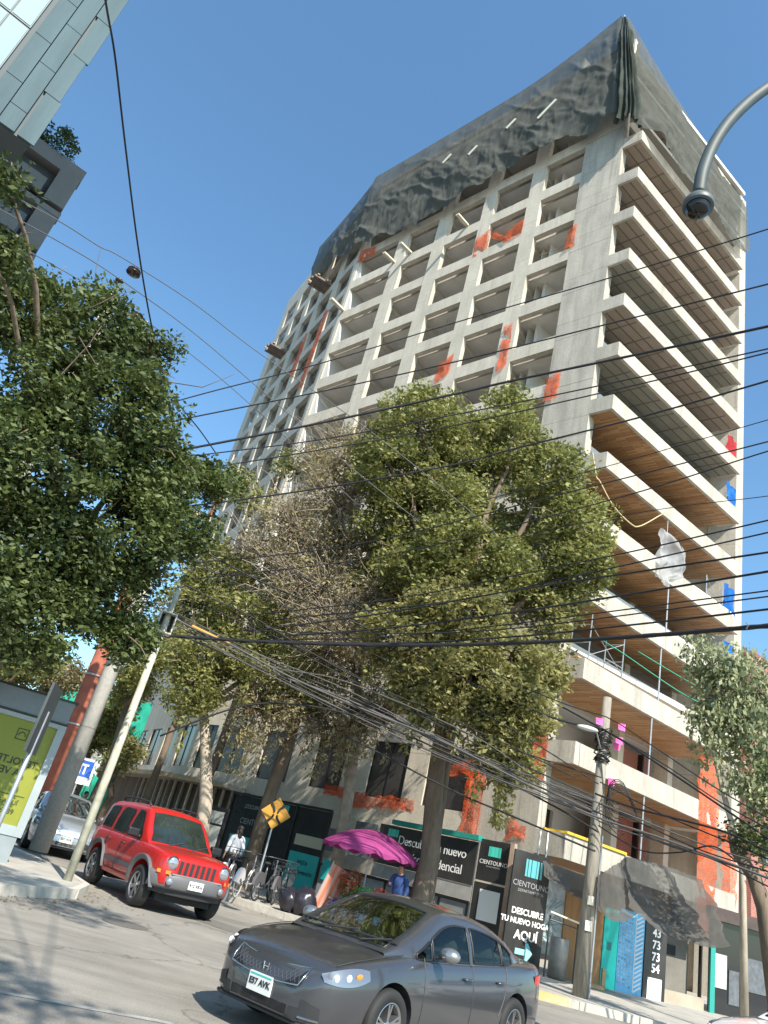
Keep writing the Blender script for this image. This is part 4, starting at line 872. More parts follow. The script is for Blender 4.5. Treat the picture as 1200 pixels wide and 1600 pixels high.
LW = ['long grey cable of the lower bundle reaching the right edge', 'upper cable of the bundle leaving the ficus toward the leafy skirt', 'lowest cable of the bundle swinging under the leafy skirt', 'dark wire through the tree to just below the timber pole top', 'dark wire through the tree to the timber pole top', 'middle bundle cable ending at the timber pole loops', 'bundle cable ending just under the timber pole loops', 'bundle cable passing the timber pole and running to the brick building', 'short cable ending above the timber pole loops', 'slack low wire in front of the wide first floor window', 'upper wire leaving the timber pole top toward the eucalyptus', 'second wire leaving the timber pole top toward the eucalyptus', 'wire leaving the timber pole at the cable loops to the right', 'lower wire leaving the timber pole across the black netting', 'loose wire sagging over the netted entrance', 'thin slack wire across the vine curtain', 'bundle cable starting behind the ficus above the yellow sleeve', 'upper slack cable crossing the brown tree to the timber pole', 'short low cable from the wide window to the timber pole', 'taut cable right of the timber pole above the black netting', 'taut cable leaving the pole level with the lamp arm to the right', 'thin wire crossing above the timber pole toward the brick building']
for k, pix in enumerate(low):
    far = 17.9 if pix[-1][0] < 1000 else 15.5
    d0 = 19.3 if pix[0][0] < 900 else 17.8
    cable(LW[k], .012 if k % 3 else .019, pix, d0, far, CBG if k in (0, 2, 5, 6, 7) else CBL, 'tangled low cables running to the timber pole')
b = MB(); 
for k in range(6):
    pp = [(250 + 6 * k, 945 + 5 * k), (330, 985 + 4 * k), (450, 1045 + 5 * k), (600, 1112 + 7 * k), (760, 1183 + 6 * k), (925, 1252 + 5 * k)]
    b.tube(crom([at(p[0], p[1], 19.2 - 1.4 * (p[0] - 250) / 675 + .03 * k) for p in pp], 6), .008, 5)
tag(b.build('wire_tangle', CBG, smooth=True), 'tangle of thin telephone wires strung between the two poles', 'wires', kind='stuff')
GRN = mat('green_rope', (.05, .42, .26), .6)
for lab, pp in [('upper green rope slanting down from the balcony rail', [(1067, 1047), (1130, 1082), (1200, 1124), (XR, 1180)]), ('middle green rope slanting down from the balcony rail', [(997, 1018), (1060, 1056), (1130, 1096), (1200, 1138), (XR, 1196)]), ('lowest green rope slanting down from the balcony rail', [(940, 1000), (975, 1022), (1060, 1080), (1130, 1118), (1200, 1164), (XR, 1222)])]:
    cable(lab, .016, pp, 24.5, 20, GRN, 'green ropes')
ob = cable('yellow orange cable sleeve hanging in the wire bundle left of the trees', .03, [(300, 978), (325, 990), (345, 1000), (358, 1006)], 19.0, 18.9, mat('yellow_sleeve', (.65, .28, .03), .6))
# scaffold frames and planks on the third balcony up
Oc_ = P0 + V(.82, -.87, 0) * S
sc = Oc_ + dRr * .2 + dA * .25 + V(0, 0, tops[13])
o = empty('scaffold_frame', sc, 'galvanised scaffold frames standing on the balcony above the timber pole', 'scaffold')
b = MB()
for (r_, h) in ((.35, 1.9), (2.5, 1.75)):
    for a in (0, .75): b.tube([sc + dRr * r_ + dA * a - V(0, 0, .6), sc + dRr * r_ + dA * a + V(0, 0, h)], .025, 6)
    for z in (.1, .8, 1.5): b.tube([sc + dRr * r_ + V(0, 0, z), sc + dRr * r_ + dA * .75 + V(0, 0, z)], .02, 6)
b.tube([sc + dRr * .35 + V(0, 0, .3), sc + dRr * 2.5 + V(0, 0, 1.5)], .014, 5); b.tube([sc + dRr * .35 + V(0, 0, 1.5), sc + dRr * 2.5 + V(0, 0, .3)], .014, 5); b.tube([sc + dRr * 1.4 + V(0, 0, .55), sc + dRr * 2.5 + V(0, 0, .55)], .02, 5)
b.build('frame', STEEL, o)
MB().box(sc + dRr * 1.7 + dA * .15 + V(0, 0, .07), dRr, dA, UZ, 1.9, .12, .025).build('plank', WOOD, o)
b = MB(); sc2 = Oc_ + dRr * 8.8 + dA * .3 + V(0, 0, tops[11] )
for r_ in (0, 1.5): b.tube([sc2 + dRr * r_ - V(0, 0, .5), sc2 + dRr * r_ + V(0, 0, 1.3)], .025, 6)
b.tube([sc2 + V(0, 0, 1.2), sc2 + dRr * 1.5], .015, 5); b.tube([sc2 + V(0, 0, .6), sc2 + dRr * 1.5 + V(0, 0, .6)], .02, 5)
tag(b.build('scaffold_frame', STEEL), 'small scaffold frame on the balcony right of the plastic sheet', 'scaffold')
# clear plastic sheet and yellow hose on the balcony
PLS = net_mat('plastic_sheet', (.55, .56, .57), .75, .25, 1.5, .4)
g = MB(); c = Oc_ + dRr * 4.0 - dA * .06 + V(0, 0, tops[11] + 1.5)
g.grid(lambda u, v: c + dRr * (u * 2.5 * (.35 + .65 * math.sin(math.pi * min(1, .2 + v)))) - V(0, 0, v * 2.3 + .5 * abs(u - .3)) + nR * .25 * fbm(V(u * 3, v * 3, 2), 1.2), 26, 22)
tag(g.build('plastic_sheet', PLS, smooth=True), 'crumpled clear plastic sheet hanging from the balcony right of the tree crown', 'plastic sheet')
cable('yellowish hose looping over the balcony fronts by the plastic sheet', .022, [(926, 708), (932, 745), (937, 752), (958, 790), (985, 818), (1000, 822), (1030, 806), (1040, 800)], 24.6, 26.5, mat('hose', (.5, .38, .2), .6))
g = MB(); yl = mat('yellow_formwork', (.75, .45, .03), .6); c = Oc_ + dRr * .1 + V(0, 0, tops[15] + .04)
g.box(c + dRr * 1.6 + nR * .02, dRr, dA, UZ, 1.7, .04, .04); g.box(c + dRr * 1.6 + dA * .8, dRr, dA, UZ, 1.7, .04, .04)
for r_ in (0, 1.6, 3.2): g.box(c + dRr * r_ + dA * .4, dA, dRr, UZ, .36, .035, .035)
tag(g.build('yellow_frame', yl), 'yellow steel frame lying on the lowest balcony beside the timber pole', 'frame')

# ================= hoarding and shop fronts =================
def hp(t, z, off=0): return Hc + dA * t * S + nA * off + V(0, 0, z * S)
def panelA(name, t0, t1, z0, z1, m, off=0, th=.03, par=None):
    return MB().box((hp(t0, z0, off) + hp(t1, z1, off)) / 2, dA, nA, UZ, abs(t1 - t0) * S / 2, th, abs(z1 - z0) * S / 2).build(name, m, par)
def hoard(lab, cat, base, parts_):
    o = empty('hoarding_panel', base, lab, cat, 'printed hoarding panels along the site'); return o
uA = -dA
TL = mat('lettering_white', (.78, .78, .76), .6); TT = mat('lettering_teal', (.08, .62, .50), .5); TG = mat('lettering_grey', (.30, .31, .32), .6)
o = hoard('wide black banner reading Descubre tu nuevo paraíso residencial behind the trunk', 'banner', hp(4.2, 0), 0)
panelA('banner', 2.1, 6.45, 2.0, 3.32, BLK, .02, .03, o)
text('Descubre tu nuevo', .37, hp(3.98, 2.88, .056), uA, UZ, TL, parent=o, bold=.001, space=.93); text('paraíso residencial', .37, hp(3.98, 2.38, .056), uA, UZ, TL, parent=o, bold=.001, space=.93)
b = MB()
for k, (a, w_) in enumerate([(5.98, .03), (5.92, .02), (5.82, .06), (5.72, .06), (5.62, .02), (5.56, .03)]): b.box(hp(a, 3.08, .056), dA, nA, UZ, w_ * .9, .003, .11)
b.build('logo_bars', TT, o)
panelA('frame_board', 2.1, 6.45, 1.55, 1.99, mat('grey_board', (.30, .29, .27), .7, var=.2, vscale=2), 0, .03, o)
o = hoard('silver shop glazing with black frames below the wide black banner', 'glazing', hp(4.2, 0, 0), 0)
panelA('panel', 2.1, 9.0, .1, 1.50, mat('silver_panel', (.30, .31, .31), .35, .3, var=.25, vscale=1.2), -.02, .03, o)
for t in (2.15, 3.3, 4.5, 5.7, 6.9, 8.0): panelA('frame', t - .04, t + .04, .1, 1.5, FRM, .02, .03, o)
panelA('frame', 2.1, 9.0, 1.44, 1.54, FRM, .03, .03, o)
o = hoard('teal fascia ledge above the wide black banner', 'ledge', hp(4.2, 3.4), 0); panelA('ledge', 2.0, 5.8, 3.36, 3.52, mat('teal_dark', (.02, .26, .22), .6), .05, .16, o)
o = hoard('black banner with teal bars and CIENTOUNO near the building corner', 'banner', hp(1.5, 0), 0)
panelA('banner', .85, 2.02, 2.22, 3.46, BLK, .0, .03, o)
def bars(par, fn, cx, z, w_, h, off=.036, m=TT):
    b = MB()
    for x, hw in ((-.50, .045), (-.38, .03), (-.15, .17), (.0, .0), (.17, .13), (.38, .03), (.50, .045)):
        if hw: b.box(fn(cx + x * w_, z, off), *fn.ax, UZ, hw * w_ * S, .003, h * S)
    b.build('logo_bars', m, par)
class FA:
    ax = (dA, nA)
    def __call__(s, t, z, off=0): return hp(-t, z, off)
class FH:
    ax = (dH, nH)
    def __call__(s, t, z, off=0): return Hc + dH * t * S + nH * off + V(0, 0, z * S)
fA, fH = FA(), FH()
bars(o, fA, -1.42, 3.12, .42, .15); text('CIENTOUNO', .16, hp(1.42, 2.78, .036), uA, UZ, TL, parent=o); text('DEPARTAMENTOS', .055, hp(1.42, 2.66, .036), uA, UZ, TG, parent=o)
o = hoard('black panel with an empty white square beside the tall DESCUBRE banner', 'banner', hp(1.4, 0), 0)
panelA('banner', .88, 2.02, .1, 2.16, BLK, .01, .03, o); panelA('white_square', 1.0, 1.76, 1.1, 1.98, WHT, .045, .004, o)
panelA('sill_board', .92, 1.98, 2.165, 2.215, mat('cream_board', (.5, .45, .34), .8), .02, .03, o)
cp_ = hp(.72, 0, .08); cp_.z = .14
MB2 = MB(); MB2.box(cp_ + V(0, 0, 1.45), dA, nA, UZ, .07, .07, 1.5); q = MB2.build('corner_post', mat('rusty_post', (.26, .14, .10), .8, col2=(.5, .42, .33), vscale=1.3, stretch=(1, 1, .8))); tag(q, 'rusty and cream corner post between the black banners', 'post')
# tall banner round the corner
def panelH(name, t0, t1, z0, z1, m, off=0, th=.03, par=None):
    return MB().box((fH(t0, z0, off) + fH(t1, z1, off)) / 2, dH, nH, UZ, abs(t1 - t0) * S / 2, th, abs(z1 - z0) * S / 2).build(name, m, par)
o = hoard('tall black banner reading DESCUBRE TU NUEVO HOGAR AQUÍ with pale blue arrow', 'banner', fH(0, 0), 0)
panelH('banner', -.72, .62, .12, 3.3, BLK, .0, .03, o)
b = MB()
for x, hw in ((-.27, .035), (-.16, .05), (.0, .085), (.14, .035), (.27, .035)): b.box(fH(.02 + x, 2.86, .036), dH, nH, UZ, hw * S, .003, .22)
b.build('logo_bars', mat('logo_blue', (.10, .38, .42), .5), o)
text('CIENTOUNO', .20, fH(.0, 2.38, .036), dH, UZ, TG, parent=o); text('DEPARTAMENTOS', .10, fH(.0, 2.2, .036), dH, UZ, TG, parent=o)
text('DESCUBRE', .21, fH(-.02, 1.62, .036), dH, UZ, TL, parent=o, bold=.006); text('TU NUEVO HOGAR', .185, fH(.0, 1.36, .036), dH, UZ, TL, parent=o, bold=.006); text('AQUÍ', .30, fH(.02, 1.0, .036), dH, UZ, TL, parent=o, bold=.008)
ar = [(-.33, .08), (.02, .08), (.02, .27), (.12, .27), (.30, 0), (.12, -.27), (.02, -.27), (.02, -.08), (-.33, -.08)]
MB().poly([fH(.02 + a * .95, .58 + z_ * .95, .033) for a, z_ in ar], nH * .006).build('arrow', mat('arrow_blue', (.30, .72, .75), .5), o)
o = hoard('white lattice panel beside the tall black DESCUBRE banner', 'panel', fH(1, 0), 0)
panelH('sheet', .66, 1.32, 1.0, 2.85, mat('lattice_sheet', (.42, .44, .45), .5, var=.35, vscale=5), -.05, .02, o)
b = MB(); 
for k in range(26):
    x = .68 + .62 * rnd.random(); z_ = .75 + 1.5 * rnd.random(); a = rnd.uniform(-1, 1); b.box(fH(x, z_, -.02), (dH * math.cos(a) + UZ * math.sin(a)), nH, (UZ * math.cos(a) - dH * math.sin(a)), .18, .006, .008)
b.build('lattice', mat('teal_lattice', (.18, .35, .36), .5), o)
o = hoard('brown plywood door panel behind the timber pole', 'door', fH(1.9, 0), 0)
panelH('panel', 1.34, 1.95, .1, 2.62, PLY, -.02, .03, o); panelH('panel', 2.35, 2.82, .1, 2.5, PLY, -.02, .03, o)
panelH('dark_gap', 1.96, 2.34, .6, 2.4, mat('indigo_sheet', (.08, .09, .18), .5, var=.3, vscale=3), -.08, .02, o); panelH('dark_gap', 1.96, 2.34, .1, .59, DARK, -.08, .02, o)
o = hoard('turquoise panel right of the plywood door', 'panel', fH(3, 0), 0); panelH('panel', 2.84, 3.4, .1, 2.36, mat('turquoise', (.01, .55, .48), .5, var=.08, vscale=2), .0, .03, o)
panelH('sticker', 2.98, 3.16, 1.2, 1.42, mat('sticker', (.02, .2, .2), .5), .033, .002, o)
# picture panel of a tower, generic
o = hoard('blue picture panel showing a tall glass tower', 'poster', fH(4, 0), 0)
panelH('sheet', 3.42, 4.42, .1, 2.45, mat('poster_blue', (.10, .36, .62), .5, var=.35, vscale=1.6), .0, .03, o)
b = MB(); c2 = MB()
for i in range(5):
    for j in range(15):
        c2.box(fH(3.5 + .11 * i, .42 + .135 * j - .02 * i, .034), dH, nH, UZ, .034, .002, .036)
for j in range(17): b.box(fH(4.22, .3 + .125 * j, .034), (dH * .8 + UZ * .45).normalized(), nH, (UZ * .8 - dH * .45).normalized(), .16, .002, .018)
c2.build('window_pattern', mat('poster_dark', (.03, .10, .22), .5, col2=(.3, .5, .65), vscale=5), o); b.build('tower_balconies', mat('poster_pale', (.55, .58, .6), .5), o)
panelH('picture_divider', 4.06, 4.09, .2, 2.4, mat('poster_pale', (.55, .58, .6), .5), .034, .002, o)
o = hoard('black panel with the white numbers 43 73 73 54', 'banner', fH(4.9, 0), 0); panelH('banner', 4.45, 5.32, .05, 2.35, BLK, .02, .03, o)
for s_, z_ in (('43', 2.0), ('73', 1.66), ('73', 1.32), ('54', 1.0)): text(s_, .30, fH(4.9, z_, .056), dH, UZ, TL, parent=o, bold=.006)
panelH('white_square', 4.62, 5.18, .12, .74, WHT, .054, .003, o)
# dark entrance bay with counter wall
o = hoard('dark entrance bay with a beige lower wall under the black netting', 'entrance', fH(6.3, 0), 0)
panelH('recess', 5.34, 7.2, .1, 2.4, mat('recess_wall', (.16, .15, .13), .8, var=.25, vscale=1), -.9, .03, o); panelH('low_wall', 5.36, 7.2, .05, .5, mat('low_wall', (.36, .31, .24), .9, var=.15, vscale=2), -.3, .1, o)
panelH('dark_sign', 5.8, 6.6, 1.5, 1.8, DARK, -.84, .02, o); panelH('roof', 5.34, 7.2, 2.41, 2.46, DARK, -.45, .5, o)
for t in (5.36, 7.22): panelH('post', t - .03, t + .03, .05, 2.4, FRM, -.4, .05, o)
o = hoard('dark glazed shop front with teal edge at the far right', 'shop front', fH(9, 0), 0)
panelH('glass', 7.6, 12.5, .1, 2.9, GLS, -.4, .04, o); panelH('teal_edge', 7.3, 7.5, .1, 2.1, mat('teal_dark', (.02, .26, .22), .6), -.1, .03, o)
for t in (7.6, 9.0, 10.4, 11.8): panelH('frame', t, t + .08, .1, 2.9, FRM, -.34, .03, o)
for t0, t1, z0, z1, m__ in ((7.75, 8.3, .9, 1.9, 'map_sheet'), (8.4, 8.85, .5, 1.5, 'dim_board'), (9.2, 10.2, 1.0, 2.0, 'poster_navy')): panelH('poster', t0, t1, z0, z1, MATS.get(m__) or mat(m__, (.10, .11, .12) if m__ != 'map_sheet' else (.40, .42, .40), .6, var=.35, vscale=6), -.34, .008, o)
panelH('fascia', 7.4, 12.5, 2.9, 3.3, mat('dim_fascia', (.07, .05, .045), .8, var=.3, vscale=2), -.3, .1, o)
# black shade nets over the entrance
SHN = net_mat('shade_net', (.13, .125, .115), .84, .15, 1.2, .35, 0, .5)
def sheet(lab, pts, nu=28, nv=20, amp=.10):
    """cloth between four corners (bl, br, tl, tr)"""
    bl, br, tl, tr_ = pts; g = MB()
    def f(u, v):
        p = bl.lerp(br, u).lerp(tl.lerp(tr_, u), v); s_ = math.sin(math.pi * u) * math.sin(math.pi * v)
        return p - V(0, 0, .28 * s_) - V(0, 0, .25 * math.sin(math.pi * u) * (1 - v)) + nH * amp * fbm(p, 1.7) * 1.6
    g.grid(f, nu, nv); return tag(g.build('shade_cloth', SHN, smooth=True), lab, 'shade cloth', 'black shade cloths over the pavement')
def q3(t, z, off): return fH(t, z, off)
sheet('narrow black shade cloth sagging from the banner to the timber pole', [q3(.2, 2.75, .3), q3(2.0, 2.55, 2.2), q3(.3, 3.2, -.1), q3(3.0, 3.0, .4)])
sheet('small black shade cloth hanging right of the timber pole', [at(935, 1420, 18.6), at(998, 1425, 21.2), at(935, 1368, 18.8), at(978, 1340, 22.8)])
sheet('large black shade cloth peaked over the entrance', [at(985, 1418, 20.8), at(1112, 1472, 21.5), at(978, 1338, 22.6), at(1040, 1352, 23.4)], 34, 24, .14)
sheet('black shade cloth falling steeply to the right of the peaked one', [at(1050, 1440, 21.8), at(1140, 1478, 22.6), at(1036, 1352, 23.5), at(1100, 1375, 25)], 30, 22, .14)
# lower left fronts under the vines
o = hoard('dark shop window with teal sheets and faint CIENTOUNO lettering behind the bicycles', 'shop window', hp(12, 0), 0)
panelA('glass', 9.1, 15.4, .1, 3.35, mat('shop_dark', (.022, .026, .026), .25, var=.4, vscale=1.5), -.02, .03, o)
for a, b_, z0, z1, off in [(9.15, 10.9, .3, 1.7, .02), (13.3, 14.9, 1.05, 1.75, .02), (11.6, 12.7, 3.05, 3.3, .02), (7.9, 8.9, 1.0, 1.7, .06)]: panelA('teal_sheet', a, b_, z0, z1, TEAL, off, .006, o)
panelA('light_board', 9.2, 10.8, 1.95, 2.35, mat('cream_board', (.5, .45, .34), .8), .02, .006, o)
text('VISITA', .2, hp(10.05, 1.35, .04), uA, UZ, DARK, parent=o); text('DEPARTAMENTO', .16, hp(10.05, 1.0, .04), uA, UZ, DARK, parent=o)
text('CIENTOUNO', .3, hp(13.5, 2.35, .02), uA, UZ, TG, parent=o); text('DESCUBRE', .2, hp(13.9, 2.95, .02), uA, UZ, TG, parent=o)
for t in (9.1, 11.1, 12.8, 15.4): panelA('frame', t - .05, t + .05, .1, 3.4, FRM, .02, .04, o)
panelA('frame', 9.1, 15.4, 3.36, 3.46, FRM, .02, .05, o)
o = hoard('blue poster hanging above the pink umbrella', 'poster', hp(7.3, 2.6), 0); panelA('sheet', 6.6, 7.7, 2.05, 3.25, mat('poster_navy', (.03, .09, .22), .5, var=.4, vscale=2), .02, .02, o)
o = hoard('dim shop board left of the blue poster above the umbrella', 'board', hp(8.4, 2.6), 0); panelA('board', 7.75, 9.0, 2.0, 2.8, mat('dim_board', (.06, .055, .05), .6, var=.4, vscale=3), .0, .02, o); panelA('white_fascia', 7.75, 9.0, 2.85, 3.3, mat('fascia', (.4, .37, .3), .8), .0, .03, o)
# far storefront under the canopy
o = empty('shop_front', P1 + nA * .1, 'row of pale posts and brown panels under the canopy behind the red SUV', 'shop front')
for k in range(16):
    t = 17.0 + .75 * k
    p = (P0 + dA * t * S if t < 23 else P1 + dB * (t - 23) * S * 1.6); n_, dd = (nA, dA) if t < 23 else (nB, dB)
    MB().box(p + n_ * .3 + V(0, 0, 1.75), dd, n_, UZ, .06, .05, 1.7).build('post', CONC_W if k % 2 else mat('pale_board2', (.55, .5, .4), .75), o)
for a, b_, dd, n_ in ((P0 + dA * 16.5 * S, P1, dA, nA), (P1, P1 + dB * 15, dB, nB)):
    m_ = (a + b_) / 2; MB().box(m_ + n_ * .14 + V(0, 0, 1.7), dd, n_, UZ, (b_ - a).length / 2 - .02, .05, 1.66).build('panel', mat('brown_panel', (.10, .07, .05), .7, var=.5, vscale=1.2, stretch=(1, 1, .3)), o)
# ad panel (city information panel) on the corner, left
ac = azd(-18.0) * 15.5; al = azd(-23.6) * 15.5; dP = (ac - al).normalized(); nP = V(dP.y, -dP.x, 0)
if nP.y > 0: nP = -nP
def pp_(x, z, off=0): return ac - dP * x + nP * off + V(0, 0, z)
WP = (ac - al).length
o = empty('advertising_panel', pp_(WP / 2, .14), 'grey street advertising panel with a yellow green poster at the left edge', 'ad panel')
MB().box(pp_(WP / 2, .35), dP, nP, UZ, WP / 2 - .06, .1, .22).build('plinth', mat('panel_grey', (.22, .25, .26), .5, var=.1, vscale=2), o)
b = MB()
for x in (.07, WP - .07): b.box(pp_(x, 1.55), dP, nP, UZ, .07, .12, .98)
b.box(pp_(WP / 2, .65), dP, nP, UZ, WP / 2 - .141, .12, .08); b.box(pp_(WP / 2, 2.49), dP, nP, UZ, WP / 2 - .141, .12, .04)
b.build('frame', mat('panel_grey2', (.30, .34, .35), .45, var=.1, vscale=2), o)
MB().box(pp_(WP / 2, 1.59), dP, nP, UZ, WP / 2 - .141, .07, .86).build('poster', mat('poster_lime_shaded', (.21, .225, .02), .5, var=.08, vscale=1.5), o)  # lime base lowered so the colour carries the tree's shade
b = MB(); b.box(pp_(WP / 2, 2.76), dP, nP, UZ, WP / 2 - .02, .13, .19); b.build('header_box', mat('header_grey', (.16, .19, .21), .4, var=.15, vscale=2), o)
MB().box(pp_(WP / 2, 2.97), dP, nP, UZ, WP / 2 + .04, .16, .02).build('top_cap', FRM, o); MB().box(pp_(WP / 2, 2.555), dP, nP, UZ, WP / 2 + .01, .15, .015).build('trim', FRM, o)
DL = mat('lettering_dark', (.03, .035, .01), .6)
text('TEVOLTEAR', .17, pp_(.68, 1.74, .075), dP, UZ, DL, parent=o, mirror=True, bold=.003); text('A VER', .17, pp_(.68, 1.56, .075), dP, UZ, DL, parent=o, mirror=True, bold=.003)
MB().box(pp_(.66, 1.20, .075), dP, nP, UZ, .45, .002, .005).build('rule', DL, o)
text('ANÚNCIATE AQUÍ', .105, pp_(.72, 1.08, .075), dP, UZ, DL, parent=o, bold=.002); text('.6989', .12, pp_(.42, .93, .075), dP, UZ, DL, parent=o, bold=.002)
b = MB()
for x0, x1, z0, z1 in ((-.1, .1, .085, .1), (-.1, .1, -.1, -.085), (-.1, -.085, -.085, .085), (.085, .1, -.085, .085)): b.box(pp_(.68 + (x0 + x1) / 2, 2.2 + (z0 + z1) / 2, .075), dP, nP, UZ, (x1 - x0) / 2, .002, (z1 - z0) / 2)
b.tube([pp_(.68 + .06 * math.cos(a * .4), 2.17 + .07 * math.sin(a * .4), .076) for a in range(9)], .008, 5); b.build('emblem', DL, o)
# sign seen edge on, in front of the panel
sp_ = azd(-19.6) * 8.2; o = empty('street_sign', sp_ + V(0, 0, .14), 'dark street sign seen almost edge on in front of the ad panel', 'street sign')
MB().tube([sp_ + V(0, 0, .14), sp_ + V(0, 0, 2.1)], .025, 8).build('post', STEEL, o, smooth=True)
MB().box(sp_ + V(0, 0, 2.02), azd(-10), azd(80), UZ, .30, .012, .33).build('plate', mat('sign_back', (.05, .06, .06), .5), o)
# small bin against the trunk etc: litter bin with slanted board at the right
c = V(8.15, 23.9, 0) * S; c.z = .14
o = empty('litter_bin', c, 'tall grey litter bin with a slanted pale board on its rail', 'bin')
b = MB(); b.lathe([(0, .02), (.23, .02), (.24, .92), (.22, .94), (0, .92)], c, UZ, 24); b.build('drum', mat('bin_grey', (.22, .22, .21), .45, .3, var=.2, vscale=6), o, smooth=True)
b = MB(); k_ = c + V(.38, -.18, 0)
b.tube([k_ - V(.0, 0, 0), k_ + V(.0, 0, 1.35)], .03, 8); b.tube([c + V(-.38, -.18, .0), c + V(-.38, -.18, 1.4)], .025, 8); b.tube([c + V(-.38, -.18, 1.3), c + V(.8, -.18, 1.22)], .02, 8); b.tube([c + V(.8, -.18, 1.22), c + V(.8, -.18, .6)], .02, 8)
b.build('rail', mat('dark_rail', (.05, .05, .05), .5), o)
MB().box(c + V(.05, -.2, 1.42), V(1, .05, -.13).normalized(), V(0, 1, 0), V(.13, 0, 1).normalized(), .48, .1, .02).build('board', mat('pale_board', (.62, .60, .5), .7), o)
q = c + V(.9, .1, 0); b = MB(); b.box(q + V(0, 0, .06), V(1, 0, 0), V(0, 1, 0), UZ, .4, .05, .05); b.box(q + V(.36, 0, .3), V(1, 0, 0), V(0, 1, 0), UZ, .045, .05, .2); tag(b.build('timber_frame', WOOD), 'orange timber frame lying on the pavement right of the litter bin', 'timber frame')
# small white pipe on the first balcony corner
c = at(845, 1300, 24.4); b = MB(); b.tube([c - V(0, 0, 1.0), c + V(0, 0, .1), c + V(.25, .1, .12), c + V(.27, .1, -1.0)], .035, 8); tag(b.build('white_pipe', WHT, smooth=True), 'white bent pipe at the foot of the corner pier above the banner', 'pipe')
# ================= other buildings =================
# brick building right of the tower
bb = P0 + dRr * 16.9 * S + dA * 0; o = empty('brick_building', bb, 'red brick apartment block right of the tower behind the eucalyptus', 'building')
HB = 17.6 * S * 1.02
dist_e = 0
b = MB(); c = bb + dRr * 9 + dA * 7; b.box(c + V(0, 0, 7.7), dRr, dA, UZ, 9, 7, 7.7); b.build('wall', BRK, o)
MB().box(c + V(0, 0, 15.5), dRr, dA, UZ, 9.1, 7.1, .12).build('parapet', mat('parapet', (.22, .09, .07), .8), o)
for k in range(4):
    for j in range(3):
        p = bb + dRr * (1.6 + 3.4 * j) - dA * .0 + V(0, 0, 3.6 + 3.1 * k)
        wq = MB().box(p + nR * .0 - dA * .03, dRr, dA, UZ, .75, .06, .8).build('window', FRM, o); MB().box(p - dA * .095, dRr, dA, UZ, .66, .01, .7).build('pane', GLS, wq)
# antenna on its roof
a_ = at(1196, 1005, 45); b = MB(); b.tube([c + V(-8, -3, 15.6), c + V(-8, -3, 17.2)], .03, 5); b.tube([c + V(-8.5, -3, 16.9), c + V(-7.5, -3, 16.9)], .02, 5); tag(b.build('antenna', STEEL), 'thin antenna on the brick building roof', 'antenna')
# pale tower with clad end wall and glass, upper left
e1 = azd(-38.95) * 17.5; dQ = -dRr
o = empty('office_tower', V(e1.x, e1.y, 0) + dQ * 8, 'pale grey clad office tower cutting the upper left corner', 'building')
zb = CAMH + 17.5 * math.tan(R(38.9)); zt = 52
CLAD = mat('clad_panel', (.095, .135, .15), .9, spec=.1, var=.2, vscale=.9, stretch=(1, 1, .15))
nQ = V(dRr.y, -dRr.x, 0); nQ = nQ if nQ.y < 0 else -nQ
b = MB(); rr_ = random.Random(3)
W_ = 8.6
zz = zb; rows = []
cols = [0]
while cols[-1] < W_: cols.append(cols[-1] + .44)
GX0, GZ0 = 1.4, 16.1
for i in range(len(cols) - 1):
    z = zb - (i % 3) * .0 - (.5 * (i % 2))
    z = max(z, zb)
    off = (i * .97) % 1.7
    z = zb; first = True
    while z < zt:
        h = 1.7 if not first else 1.7 - off; first = False
        x0, x1 = cols[i], cols[i + 1]
        if z + h > GZ0 and z < GZ0 and x1 > GX0 + .1: h = GZ0 - z
        if z >= GZ0 - .01 and x1 > GX0 + .1: break
        if h > .1: b.box(e1 + dQ * ((x0 + x1) / 2 - (.06 if i == 0 and int(z / 1.7) % 2 else 0)) + nQ * (.03 + .006 * rr_.random()) + V(0, 0, z + h / 2), dQ, nQ, UZ, (x1 - x0) / 2 - .012, .03, h / 2 - .012)
        z += h
b.build('cladding', CLAD, o)
q_ = [e1 + dQ * .02 - nQ * .02, e1 + dQ * W_ - nQ * .02, e1 + dQ * W_ + azd(-43) * 8, e1 + azd(-43) * 8]; MB().prism([(p.x, p.y) for p in q_], zb, zt).build('wall', mat('tower_wall', (.07, .09, .10), .7), o)
MB().box(e1 + dQ * (W_ / 2 + .3) - nQ * 5.2 + V(0, 0, zb / 2), dQ, nQ, UZ, W_ / 2 - .9, 2.6, zb / 2 - .02).build('base_wall', mat('tower_wall', (.07, .09, .10), .7), o)
gm = mat('sky_glass', (.10, .24, .29), .45, spec=.2)
for (x0, x1) in ((1.47, 1.93), (2.0, 3.3), (3.4, 4.7), (4.8, 6.1), (6.2, 7.5)):
    for (z0, z1) in ((16.2, 18.6), (18.75, 21.2), (21.35, 23.8), (24, 26.4), (26.6, 29)):
        wq = MB().box(e1 + dQ * (x0 + x1) / 2 + V(0, 0, (z0 + z1) / 2), dQ, nQ, UZ, (x1 - x0) / 2 + .03, .04, (z1 - z0) / 2 + .05).build('window', mat('window_frame', (.12, .15, .16), .6), o); MB().box(e1 + dQ * (x0 + x1) / 2 + nQ * .045 + V(0, 0, (z0 + z1) / 2), dQ, nQ, UZ, (x1 - x0) / 2, .01, (z1 - z0) / 2).build('pane', gm, wq)
